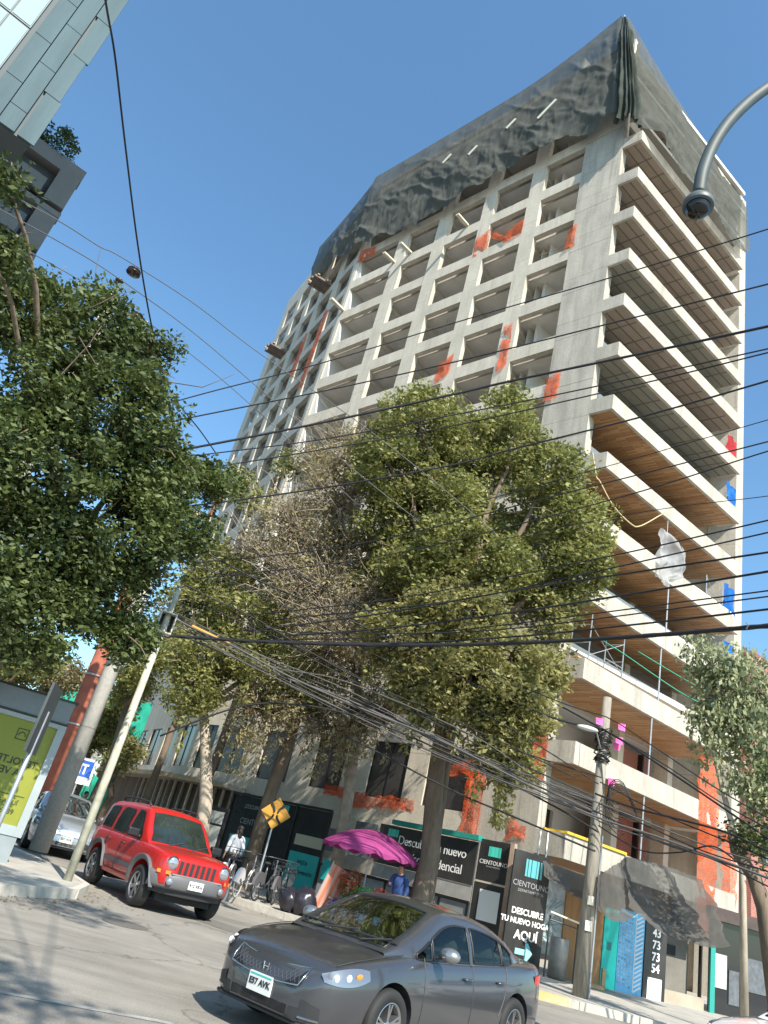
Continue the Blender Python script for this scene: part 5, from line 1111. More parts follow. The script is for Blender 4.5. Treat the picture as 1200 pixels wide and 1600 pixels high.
# dark terraced block with roof garden
D2 = 34.0; e2 = azd(-34.55) * D2; z2 = CAMH + D2 * math.tan(R(39.75))
o = empty('apartment_block', e2, 'dark apartment block with recessed windows and plants on its roof behind the ficus', 'building')
dkc = mat('dark_render', (.085, .095, .105), .7, var=.15, vscale=.5); gyc = mat('grey_render', (.20, .20, .19), .8, var=.12, vscale=.6)
MB().box(e2 + dQ * 8 - nQ * 6.6 + V(0, 0, z2 / 2), dQ, nQ, UZ, 7.95, 6, z2 / 2 - .05).build('wall', dkc, o)
b = MB(); gy = MB(); pl_ = MB()
for k in range(7):
    zt_ = z2 - .02 - 2.85 * k
    gy.box(e2 + dQ * 8 - nQ * .3 + V(0, 0, zt_ - .45), dQ, nQ, UZ, 8.0, .32, .42 if k == 0 else .16)
    if k < 2: gy.box(e2 + dQ * 3.6 - nQ * .25 + V(0, 0, zt_ - 2.2), dQ, nQ, UZ, 2.3, .2, .45); gy.box(e2 + dQ * .55 - nQ * .25 + V(0, 0, zt_ - 1.75), dQ, nQ, UZ, .5, .28, 1.1)
    if k < 2: gy.box(e2 + dQ * 7.3 - nQ * .3 + V(0, 0, zt_ - 1.7), dQ, nQ, UZ, 1.1, .28, 1.2)
gy.build('balcony_front', gyc, o)
for k in range(1, 7):
    for j in range(2 if k < 3 else 4):
        zc = z2 - 2.85 * k - 1.75; x = 1.9 + 2.0 * j
        wq = MB().box(e2 + dQ * x - nQ * .58 + V(0, 0, zc), dQ, nQ, UZ, .75, .04, .7).build('window', FRM, o)
        for s1 in (-1, 1):
            for s2 in (-1, 1): MB().box(e2 + dQ * (x + .36 * s1) - nQ * .53 + V(0, 0, zc + .34 * s2), dQ, nQ, UZ, .32, .01, .31).build('pane', mat('pale_glass', (.16, .22, .26), .15, spec=.7), wq)
rr_ = random.Random(5)
g = MB()
for k in range(90):
    p = e2 + dQ * (4.3 + rr_.gauss(0, .35)) - nQ * .3 + V(0, 0, z2 - .1); a = rr_.uniform(0, 6.28)
    g.tube([p, p + V(math.cos(a) * .25, math.sin(a) * .25, .9), p + V(math.cos(a) * .6, math.sin(a) * .6, 1.4 + rr_.random() * .5)], [.02, .02, .05], 3)
tag(g.build('pampas_grass', mat('straw', (.5, .46, .34), .8)), 'pale feathery grass on the dark block roof', 'plant')
for nm, x, h, lab in (('shrub', 2.9, 1.4, 'dark green shrub on the dark block roof, left of the roof corner'), ('shrub', 1.6, 1.7, 'dark green shrub nearest the roof corner of the dark block')):
    mb, _ = crown([(e2 + dQ * x - nQ * .5 + V(0, 0, z2 + h * .4), (.8, .6, h * .75), 44)], 60 + int(x), 30, .16, .35)
    tag(mb.build(nm, LFD), lab, 'shrub', 'shrubs on the dark block roof')
# end of the left street: low building with green netting, far wall, far houses
fd = azd(-18.5)
gn = net_mat('green_net', (.03, .42, .30), .95, .25, 1, .3)
for k, (a0, a1, d, z, lab, zb_) in enumerate([(-20.0, -13.0, 44, 6.9, 'long bright green construction netting high behind the background trees', 4.4), (-16.4, -13.6, 38, 2.5, 'small green netting strip above the street behind the parked silver car', .4)]):
    g = MB(); p, q = azd(a0) * d, azd(a1) * d
    g.grid(lambda u, v: p.lerp(q, u) + V(0, 0, zb_ + (z - zb_) * v + .25 * fbm(V(u * 8, v * 2, k), 1)) + V(0, -.3 * fbm(V(u * 9, v * 3, 4), 1.2), 0), 40, 10)
    tag(g.build('green_netting', gn, smooth=True), lab, 'netting', 'green construction netting down the left street')
rr_ = random.Random(9)
for k in range(6):
    a0 = -30 + 3.3 * k; d = 58 + 3 * (k % 3); p = azd(a0) * d; h = [7, 6, 6.2, 5.2, 5.6, 6.4][k]
    o = empty('street_house', p, ['low beige house at the left end of the far street row', 'low grey house second from left in the far street row', 'brownish low house in the middle of the far street row behind the netting', 'low pale house right of the brownish one down the street', 'low house directly behind the green netting', 'low house at the right end of the far street row beside the tower'][k], 'house', 'houses at the end of the left street')
    u_ = azd(a0 + 90); f_ = azd(a0)
    MB().box(p + f_ * 3 + V(0, 0, h / 2), u_, f_, UZ, 1.65, 3, h / 2).build('wall', mat('house_%d' % (k % 3), [(.30, .27, .22), (.24, .24, .23), (.22, .14, .11)][k % 3], .85, var=.15, vscale=.5), o)
    for j in range(2):
        for i in range(2): MB().box(p - f_ * .02 + u_ * (-.75 + 1.5 * j) + V(0, 0, 1.5 + 2.6 * i), u_, f_, UZ, .4, .03, .6).build('window', FRM, o)
    MB().box(p + f_ * 3 + V(0, 0, h + .08), u_, f_, UZ, 1.62, 3.05, .08).build('roof', CEIL, o)
# ================= vehicles =================
CHR = mat('chrome', (.55, .55, .56), .15, 1.0)
LGT = mat('lamp_glass', (.36, .38, .40), .08, .6); AMB = mat('amber_lens', (.65, .22, .03), .2); REDL = mat('red_lens', (.45, .02, .02), .2)
CG = mat('car_glass', (.018, .026, .022), .03, spec=.9, var=.5, vscale=1.5); PLT = mat('plate_white', (.62, .62, .60), .5); TRIM = mat('dark_trim', (.025, .025, .027), .6)
def glass_mat():
    m = bpy.data.materials.new('clear_car_glass'); m.use_nodes = True; n = m.node_tree.nodes; l = m.node_tree.links; n.remove(n['Principled BSDF'])
    t = n.new('ShaderNodeBsdfTransparent'); t.inputs[0].default_value = (.50, .60, .54, 1); g_ = n.new('ShaderNodeBsdfGlossy'); g_.inputs['Roughness'].default_value = .02; g_.inputs[0].default_value = (.9, .95, .92, 1)
    f = n.new('ShaderNodeFresnel'); f.inputs[0].default_value = 1.6; a = n.new('ShaderNodeMath'); a.operation = 'MULTIPLY_ADD'; a.inputs[1].default_value = .55; a.inputs[2].default_value = .01; l.new(f.outputs[0], a.inputs[0])
    x = n.new('ShaderNodeMixShader'); l.new(a.outputs[0], x.inputs[0]); l.new(t.outputs[0], x.inputs[1]); l.new(g_.outputs[0], x.inputs[2]); l.new(x.outputs[0], n['Material Output'].inputs[0]); return m
CLG = glass_mat()
def body_shell(st, nsec=30):
    """st(x)-> dict(w,zb,zs,zt,cr) sections from rear to nose; returns grid fn"""
    pass
class Car:
    """local frame: +x forward, y left, z up, origin on the ground midway between the axles"""
    def __init__(s, p): s.__dict__.update(p)
    def sec(s, x):
        return catmull(s.W, x), catmull(s.ZB, x), catmull(s.ZT, x)
    def side_y(s, x, z):
        w_, zb, zt = s.sec(x); zw = s.zwide
        if z >= zw: t = min(1, (z - zw) / max(.05, zt - zw)); return w_ * (1 - s.tuck * t ** 2.2)
        t = min(1, (zw - z) / max(.05, zw - zb)); return w_ * (1 - .075 * t ** 2.5)
    def body(s, m, root):
        x0, x1 = s.W[0][0], s.W[-1][0]; N = 72; b = MB(); rows = []
        for i in range(N + 1):
            x = x0 + (x1 - x0) * (.5 - .5 * math.cos(math.pi * i / N)) if True else 0
            w_, zb, zt = s.sec(x); ring = []
            ztop = zt
            zs_ = [zb + (ztop - .05 - zb) * k / 11 for k in range(12)]
            ring.append((0, zb)); ring.append((w_ * .6, zb)); ring.append((w_ * .86, zb))
            for z in zs_[1:]: ring.append((s.side_y(x, z), z))
            ye = s.side_y(x, ztop)
            for k in range(1, 5):
                a = k / 4 * math.pi / 2; ring.append((ye - .09 * (1 - math.cos(a)) , ztop - .05 + .05 * math.sin(a)))
            for k in range(1, 7):
                y = (ye - .09) * (1 - k / 6); ring.append((y, ztop + s.crown * (1 - (y / max(.1, ye)) ** 2)))
            rows.append([(x, y, z) for y, z in ring])
        n = len(rows[0])
        for sgn in (1, -1):
            base = len(b.v)
            for r_ in rows: b.v += [V(x, y * sgn, z) for x, y, z in r_]
            for i in range(N):
                for j in range(n - 1):
                    a = base + i * n + j; q = (a, a + 1, a + n + 1, a + n); b.f.append(q if sgn < 0 else q[::-1])
        # end caps
        for e in (0, N):
            L = [V(x, y, z) for x, y, z in rows[e]] + [V(x, -y, z) for x, y, z in rows[e][::-1]]
            b.add(L, [tuple(range(len(L)))])
        me_o = b.build('body', m, root, local=True, smooth=True, merge=True)
        # cut the wheel arches
        cut = MB()
        for wx in (s.wb / 2, -s.wb / 2):
            for sg in (1, -1):
                c = MB(); cut.lathe([(0, -.3), (s.arch, -.3), (s.arch, .45), (0, .45)], (wx, sg * (s.wmax - .2), s.wr + s.archdz), (0, sg, 0), 40)
        co = cut.build('cutter', None, None, local=True, merge=True)
        md = me_o.modifiers.new('b', 'BOOLEAN'); md.operation = 'DIFFERENCE'; md.object = co; md.solver = 'EXACT'
        co.parent = root
        dg = bpy.context.evaluated_depsgraph_get(); nm = bpy.data.meshes.new_from_object(me_o.evaluated_get(dg)); me_o.modifiers.clear(); me_o.data = nm
        nm.materials.clear(); nm.materials.append(m)
        bpy.data.objects.remove(co)
        try: nm.set_sharp_from_angle(angle=R(38))
        except Exception: pass
        # dark wheel wells
        for wx in (s.wb / 2, -s.wb / 2):
            c = MB(); c.bx(wx - s.arch * .98, wx + s.arch * .98, -(s.wmax - .28), s.wmax - .28, s.wr * .6, s.wr + s.arch * .96); c.build('wheel_well', RUB, root, local=True)
        return me_o
    def roof_sec(s, x):
        return catmull(s.RZ, x), catmull(s.RW, x), catmull(s.BW, x), catmull(s.ZT, x) - .03
    def gh(s, x, v, off=0):
        """greenhouse surface: v 0..1 up the side, 1..2 across the roof to the centre"""
        zr, wr, wb_, zb = s.roof_sec(x); h = max(.002, zr - zb)
        full = s.rmax - zb; k = min(1, h / full)
        wtop = wb_ + (wr - wb_) * k
        r_ = .07 if k > .3 else .07 * k / .3
        if v <= 1:
            z = zb + (h - r_) * v; y = wb_ + (wtop - wb_) * (v * (h - r_) / h) + .02 * math.sin(math.pi * v) * k
        elif v < 1.3:
            a = (v - 1) / .3 * math.pi / 2; z = zb + h - r_ + r_ * math.sin(a) * .9; y = wtop - r_ * 1.2 * (1 - math.cos(a)) 
        else:
            t = (v - 1.3) / .7; yy = (wtop - r_ * 1.2); y = yy * (1 - t); z = zb + h - r_ * .1 + s.rcrown * k * (1 - (1 - t) ** 2)
        return V(x, y, z)
    def cabin(s, m, root, skip=None):
        x0, x1 = s.RZ[0][0], s.RZ[-1][0]; b = MB(); N = 64 if not skip else 260
        m_ = 8 if not skip else 28
        vs = [k / m_ for k in range(m_ + 1)] + [1.1, 1.2, 1.3] + [1.3 + .7 * k / m_ for k in range(1, m_ + 1)]
        for sg in (1, -1):
            base = len(b.v)
            for i in range(N + 1):
                x = x0 + (x1 - x0) * i / N
                for v in vs: p = s.gh(x, v); b.v.append(V(p.x, p.y * sg, p.z))
            n = len(vs)
            for i in range(N):
                for j in range(n - 1):
                    if skip and skip(x0 + (x1 - x0) * (i + .5) / N, (vs[j] + vs[j + 1]) / 2): continue
                    a = base + i * n + j; q = (a, a + 1, a + n + 1, a + n); b.f.append(q if sg < 0 else q[::-1])
        return b.build('cabin', m, root, local=True, smooth=True, merge=True)
    def side_patch(s, name, x0, x1, lo, hi, m, par, off=.006, sg=1, nx=26, nz=6):
        """window patch on the cabin side; lo/hi give v (0..1) limits along x"""
        b = MB()
        def f(u, w_):
            x = x0 + (x1 - x0) * u; l_, h_ = lo(x), hi(x); v = l_ + (h_ - l_) * w_; p = s.gh(x, v); return V(p.x, (p.y + off) * sg, p.z + off * .15)
        b.grid(f, nx, nz); return b.build(name, m, par, local=True, smooth=True)
    def top_patch(s, name, x0, x1, fy, m, par, off=.008, nx=20, ny=16):
        b = MB(); d0 = s.gh(x0, 2); d1 = s.gh(x1, 2); t = (d1 - d0).normalized(); n_ = V(-t.z, 0, t.x); n_ = n_ if n_.z > 0 else -n_
        def f(u, w_):
            x = x0 + (x1 - x0) * u; y = (w_ * 2 - 1); v = 2 - .7 * abs(y) * fy(x); p = s.gh(x, v); return V(p.x, p.y * (1 if y > 0 else -1), p.z) + n_ * off
        b.grid(f, nx, ny); return b.build(name, m, par, local=True, smooth=True)
    def body_patch(s, name, pts, m, par, off=.006, sg=1, n=8):
        """strip along (x,z,halfheight) points on the body side"""
        b = MB(); P = crom([V(a, b_, c) for a, b_, c in pts], n)
        b.grid(lambda u, w_: (lambda q: V(q.x, sg * (s.side_y(q.x, q.y + q.z * (w_ * 2 - 1)) + off), q.y + q.z * (w_ * 2 - 1)))(P[min(len(P) - 1, int(round(u * (len(P) - 1))))]), len(P), 4)
        return b.build(name, m, par, local=True, smooth=True)
def wheel(root, x, y, r_, wd, rimm, spokes, sg, twin=False):
    w_ = bpy.data.objects.new('wheel', None); COL.objects.link(w_); w_.parent = root; w_.location = (x, y, r_); w_.empty_display_size = .2
    b = MB(); rr_ = r_ * .66
    b.lathe([(rr_, -wd / 2), (r_ * .93, -wd / 2), (r_ * .985, -wd * .36), (r_, -wd * .2), (r_, wd * .2), (r_ * .985, wd * .36), (r_ * .93, wd / 2), (rr_, wd / 2), (rr_ * .96, wd * .3), (rr_ * .96, -wd * .5)], (0, 0, 0), (0, sg, 0), 44)
    b.build('tyre', RUB, w_, local=True, smooth=True)
    b = MB(); b.lathe([(rr_, wd * .48), (rr_ * .95, wd * .5), (rr_ * .9, wd * .42), (rr_ * .88, wd * -.1), (0, wd * -.1)], (0, 0, 0), (0, sg, 0), 44)
    for k in range(spokes):
        for d in ((-.13, .13) if twin else (0,)):
            a0 = 2 * math.pi * k / spokes + .3; a1 = a0 + d
            p = V(math.cos(a0) * rr_ * .16, 0, math.sin(a0) * rr_ * .16); q = V(math.cos(a1) * rr_ * .9, 0, math.sin(a1) * rr_ * .9); dd = (q - p).normalized(); o_ = V(-dd.z, 0, dd.x)
            wq = rr_ * (.055 if twin else .13); yo = sg * wd * .40
            b.add([p - o_ * wq * 1.1 + V(0, yo, 0), p + o_ * wq * 1.1 + V(0, yo, 0), q + o_ * wq + V(0, yo + sg * .012, 0), q - o_ * wq + V(0, yo + sg * .012, 0), p - o_ * wq * 1.1, p + o_ * wq * 1.1, q + o_ * wq, q - o_ * wq], [(0, 1, 2, 3), (0, 4, 5, 1), (1, 5, 6, 2), (2, 6, 7, 3), (3, 7, 4, 0)])
    b.lathe([(rr_ * .22, wd * .3), (rr_ * .22, wd * .43), (rr_ * .12, wd * .46), (0, wd * .46)], (0, 0, 0), (0, sg, 0), 20)
    b.build('rim', rimm, w_, local=True)
    MB().lathe([(rr_ * .86, wd * -.08), (0, wd * -.08)], (0, 0, 0), (0, sg, 0), 30).build('brake_disc', TRIM, w_, local=True)
    return w_
def car_root(label, name, loc, rz, group=None):
    o = empty(name, loc, label, 'car', group, rz); return o
PAINT = mat('graphite_paint', (.072, .074, .082), .30, .55, coat=1.0); ALU = mat('alloy', (.42, .42, .43), .3, .9)
def sedan(root, paint, detail=True, rim=ALU):
    c = Car(dict(wb=2.67, wr=.325, arch=.385, archdz=.0, wmax=.88, zwide=.58, tuck=.085, crown=.035, rmax=1.43, rcrown=.05,
        W=[(-2.28, .62), (-2.22, .74), (-2.0, .84), (-1.4, .877), (0, .88), (1.3, .877), (1.75, .85), (2.05, .76), (2.2, .60), (2.27, .40)],
        ZB=[(-2.28, .42), (-2.15, .27), (-1.6, .2), (1.6, .18), (2.1, .2), (2.27, .27)],
        ZT=[(-2.28, .80), (-2.24, .96), (-2.1, 1.03), (-1.5, 1.02), (-.9, .99), (0, .955), (.75, .945), (1.0, .935), (1.5, .87), (1.9, .79), (2.12, .70), (2.22, .60), (2.27, .50)],
        RZ=[(-1.95, 1.0), (-1.6, 1.13), (-1.2, 1.28), (-.8, 1.38), (-.3, 1.43), (.1, 1.425), (.35, 1.38), (.7, 1.22), (1.1, 1.03), (1.32, .925)],
        RW=[(-1.95, .5), (-1.2, .57), (-.3, .60), (.4, .60), (1.32, .66)], BW=[(-1.95, .60), (-1.4, .74), (-.8, .80), (.5, .80), (1.0, .76), (1.32, .66)]))
    c.body(paint, root)
    lo = lambda x: .06
    hi_f = lambda x: min(.93, max(.08, (min(1.36, catmull([(-1.35, 1.12), (-1.15, 1.24), (-.8, 1.32), (-.3, 1.365), (.1, 1.355), (.35, 1.30), (.6, 1.18), (.85, 1.03), (.93, .98)], x)) - c.roof_sec(x)[3]) / max(.05, c.roof_sec(x)[0] - c.roof_sec(x)[3])))
    WIN = ((-.18, .60), (-.98, -.28), (-1.30, -1.02), (.63, .90))
    def skip(x, v):
        if v < 1: return any(p <= x <= q for p, q in WIN) and .06 < v < hi_f(x)
        if v > 1.3: return (.42 < x < 1.24 or -1.78 < x < -1.05) and (2 - v) / .7 < .90
        return False
    c.cabin(paint, root, skip)
    # what shows through the glass
    MB().bx(-1.7, 1.15, -.66, .66, 1.015, 1.03).build('cabin_floor', TRIM, root, local=True)
    st_ = mat('seat_cloth', (.035, .035, .038), .9)
    for sx, ys in ((-.22, (-.37, .37)), (-1.02, (-.42, 0, .42))):
        for y in ys:
            b = MB(); b.ball((sx, y, 1.02), .09, .23, .16, 14, 10); b.ball((sx - .06, y, 1.20), .055, .12, .085, 14, 10); b.build('seat', st_, root, local=True, smooth=True)
    MB().tube([V(.40 + .07 * math.sin(k * .5236), .37 + .17 * math.cos(k * .5236), 1.06 + .13 * math.sin(k * .5236)) for k in range(13)], .012, 6, False).build('steering_wheel', TRIM, root, local=True, smooth=True)
    MB().box(V(.50, 0, 1.29), V(0, 1, 0), V(1, 0, 0), V(0, 0, 1), .10, .015, .03).build('rear_mirror', TRIM, root, local=True)
    for sg in (1, -1):
        for (x0, x1) in WIN:
            pn = c.side_patch('pane', x0 - .01, x1 + .01, lambda x: .05, lambda x: hi_f(x) + .01, CLG, root, .002, sg)
            P = [c.gh(x0 + (x1 - x0) * k / 12, .06) for k in range(13)] + [c.gh(x1, .06 + (hi_f(x1) - .06) * k / 4) for k in range(1, 5)] + [c.gh(x1 + (x0 - x1) * k / 12, hi_f(x1 + (x0 - x1) * k / 12)) for k in range(1, 13)] + [c.gh(x0, hi_f(x0) + (.06 - hi_f(x0)) * k / 4) for k in range(1, 5)]
            MB().tube([V(p.x, sg * (p.y + .003), p.z) for p in P], .013, 6, False).build('window_seal', FRM, pn, local=True, smooth=True)
        for x, z0, z1, bend in ((.80, .25, .95, 0), (-.22, .24, .97, 0), (-1.05, .45, .97, .1)):
            b = MB(); pts = []
            for k in range(9):
                z = z0 + (z1 - z0) * k / 8; xx = x - bend * (1 - k / 8) ** 2 * -1.6; pts.append(V(xx, sg * (c.side_y(xx, z) + .001), z))
            b.tube(pts, .006, 4); b.build('door_gap', TRIM, root, local=True)
        c.body_patch('sill_trim', [(-.85, .23, .02), (0, .215, .02), (.85, .22, .02)], TRIM, root, .004, sg)
        for x in (-.08, -.86):
            b = MB(); y = c.side_y(x, .80); b.tube([V(x - .09, sg * (y + .005), .80), V(x - .07, sg * (y + .04), .803), V(x + .07, sg * (y + .04), .80), V(x + .09, sg * (y + .005), .797)], .013, 8); b.build('door_handle', paint, root, local=True, smooth=True)
        mr = MB(); mr.ball((.62, sg * 1.0, 1.03), .09, .12, .075, 14, 10); mq = mr.build('mirror', mat('mirror_silver', (.35, .36, .37), .3, .8), root, local=True, smooth=True)
        MB().tube([(.66, sg * .86, .97), (.66, sg * .95, 1.0)], .022, 6).build('mirror_arm', TRIM, mq, local=True)
        # headlamp wraps the corner
        b = MB()
        def hl(u, w_, o_=.006):
            x = 1.72 + .44 * u; zc = .735 - .085 * u; hh = .075 * (math.sin(math.pi * (.12 + .8 * u)) ** .6) ; z = zc + hh * (w_ * 2 - 1) * (1 if w_ > .5 else .9)
            return V(x + .004, sg * (c.side_y(x, z) + o_), z)
        b.grid(hl, 24, 9); h_ = b.build('headlight', mat('lamp_clear', (.28, .29, .31), .08, .7), root, local=True, smooth=True)
        for (u, r_) in ((.55, .045), (.80, .042)): p = hl(u, .5, .0); MB().ball(p, r_ * .8, .02, r_ * .8, 12, 8).build('projector', mat('lamp_bright', (.85, .85, .85), .1, .2), h_, local=True, smooth=True)
        p = hl(.28, .5, .0); MB().ball(p, .055, .012, .03, 12, 8).build('indicator', AMB, h_, local=True, smooth=True)
        b = MB(); b.grid(lambda u, w_: V(-2.2 + .34 * u, sg * (c.side_y(-2.2 + .34 * u, .85) + .006), .78 + .16 * w_ - .03 * u), 10, 5); b.build('tail_light', REDL, root, local=True, smooth=True)
    
    for nm, x0, x1 in (('windscreen', .42, 1.24), ('rear_window', -1.78, -1.05)):
        w_ = c.top_patch(nm, x0 - .01, x1 + .01, lambda x: .92, CLG, root, .002)
        P = [c.gh(x0, 2 - .63 * k / 6) for k in range(7)] + [c.gh(x0 + (x1 - x0) * k / 8, 1.37) for k in range(1, 9)] + [c.gh(x1, 1.37 + .63 * k / 6) for k in range(1, 7)]
        for sg in (1, -1): MB().tube([V(p.x, sg * p.y, p.z + .002) for p in P], .013, 6, False).build('window_seal', FRM, w_, local=True, smooth=True)
    # nose details: everything wraps the curved front
    def nose(y, z, o_=.0):
        # find x where |y| meets the section
        lo_, hi_ = 1.2, 2.27
        for _ in range(24):
            mid = (lo_ + hi_) / 2
            w_, zb_, zt_ = c.sec(mid)
            inside = abs(y) < c.side_y(mid, min(z, zt_)) and z < zt_ and z > zb_
            if inside: lo_ = mid
            else: hi_ = mid
        return V(min(lo_, 2.262) + o_, y, z)
    def patch(name, y0, y1, z0, z1, m, o_=.008, taper=0, par=root, ny=24, nz=6, arc=0):
        b = MB(); b.grid(lambda u, w_: (lambda y, z: nose(y, z, o_))(y0 + (y1 - y0) * u, (z0 + (z1 - z0) * w_) + taper * (2 * u - 1) ** 2 + 0 * arc), ny, nz); return b.build(name, m, par, local=True, smooth=True)
    gr = patch('grille', -.46, .46, .515, .655, mat('grille_black', (.012, .012, .013), .5), .008, .035)
    b = MB()
    for k in range(-9, 10):
        for d in (-1, 1):
            p = [nose(.05 * k + d * .045 * (t * 2 - 1), .53 + .115 * t + .035 * ((.05 * k) / .46) ** 2, .016) for t in (0, .5, 1)]; 
            if all(abs(q.y) < .45 for q in p): b.tube(p, .0045, 4)
    b.build('grille_mesh', mat('mesh_grey', (.22, .22, .23), .35, .8), gr, local=True)
    b = MB()
    for s_ in (-1, 1): b.tube([nose(s_ * .47 * t, (.658 if s_ else .5) + .035 * t * t + .0, .018) for t in (0, .25, .5, .75, 1)] + [nose(s_ * .46, .60, .018)] + [nose(s_ * .47 * t, .508 + .035 * t * t, .018) for t in (.95, .75, .5, .25, 0)], .009, 6)
    b.build('grille_surround', CHR, gr, local=True, smooth=True)
    b = MB(); ec = nose(0, .59, .03)
    for sg in (-1, 1): b.tube([ec + V(0, sg * .028, -.034), ec + V(0, sg * .034, .034)], .006, 6)
    b.tube([ec + V(0, -.03, .0), ec + V(0, .03, .0)], .006, 6); b.build('emblem', CHR, gr, local=True)
    lw = patch('lower_intake', -.50, .50, .26, .36, TRIM, .008); 
    for sg in (-1, 1):
        b = MB(); b.grid(lambda u, w_: nose(sg * (.50 + .17 * u), .30 + .14 * w_ * (1 - .3 * u), .008), 8, 6); b.build('fog_recess', TRIM, root, local=True, smooth=True)
        b = MB(); b.tube([nose(sg * (.50 + .17 * t), .30, .014) for t in (0, .5, 1)], .008, 5); b.build('chrome_strip', CHR, root, local=True)
    b = MB(); b.tube([nose(y, .235, .02) for y in [-.62 + .1 * k for k in range(13)]], .018, 6); b.build('lip', TRIM, root, local=True, smooth=True)
    p = nose(0, .44, .02); pl__ = MB().box(p, V(0, 1, 0), V(1, 0, 0), V(0, 0, 1), .155, .008, .08).build('licence_plate', PLT, root, local=True)
    text('E57 AVK', .074, p + V(.011, 0, 0), V(0, 1, 0), V(0, 0, 1), DARK, parent=pl__, local=True, bold=.002)
    b = MB(); b.box(p + V(.010, 0, .062), V(0, 1, 0), V(1, 0, 0), V(0, 0, 1), .14, .001, .006); b.build('plate_band', TEAL, pl__, local=True)
    # bonnet edge line and wipers
    for sg in (-1, 1):
        b = MB(); b.tube([V(x, sg * (catmull(c.W, x) * .86 - .02), catmull(c.ZT, x) + .012) for x in (1.02, 1.3, 1.6, 1.85, 2.02)], .005, 4); b.build('bonnet_gap', TRIM, root, local=True)
    b = MB()
    for y in (-.35, .3): b.tube([c.gh(1.26, 2) + V(.03, y, .02), c.gh(1.12, 2) + V(.02, y + .5 if y < 0 else y - .05 + .35, .025)], .009, 5)
    b.build('wiper', TRIM, root, local=True)
    for x in (c.wb / 2, -c.wb / 2):
        for sg in (1, -1): wheel(root, x, sg * .775, c.wr, .205, rim, 5, sg, True)
    return c
def text_local_fix(): pass
hz_ = azd(221.5); hd = hz_; rz = math.atan2(hd.y, hd.x); sidev = V(-hd.y, hd.x, 0)
fw = V(1.10, 7.62, 0); near = 1 if sidev.dot(-fw) > 0 else -1
mid = fw - hd * 1.335 * .93 - sidev * near * .71
r1 = car_root('dark grey sedan crossing the foreground with its front to the left', 'sedan_car', (mid.x, mid.y, .004), rz); r1.scale = (.93, .90, .875)
sed = sedan(r1, PAINT)
# lower left front of the road: silver sedan behind
r2 = car_root('silver sedan half hidden behind the leaning poles and the red SUV', 'sedan_car', (0, 0, .004), 0)
sedan(r2, mat('silver_paint', (.42, .45, .48), .28, .6, coat=1.0))
p2 = azd(-16.1) * 23.6; r2.location = (p2.x, p2.y, .004); r2.rotation_euler[2] = R(-66)
r3 = car_root('dark car behind the thick pole beside the ad panel', 'sedan_car', (0, 0, .004), 0)
sedan(r3, mat('dark_paint', (.03, .035, .045), .25, .5, coat=1.0)); p3 = azd(-18.6) * 29; r3.location = (p3.x, p3.y, .004); r3.rotation_euler[2] = R(-62)
r4 = car_root('white car just entering the lower right corner', 'sedan_car', (0, 0, .004), 0)
sedan(r4, mat('white_paint_car', (.72, .72, .72), .3, coat=1.0)); p4 = at(1190, 1600, 9.2); 
r4.location = (7.85, 10.55, .004); r4.rotation_euler[2] = math.atan2(-.25, -.97)

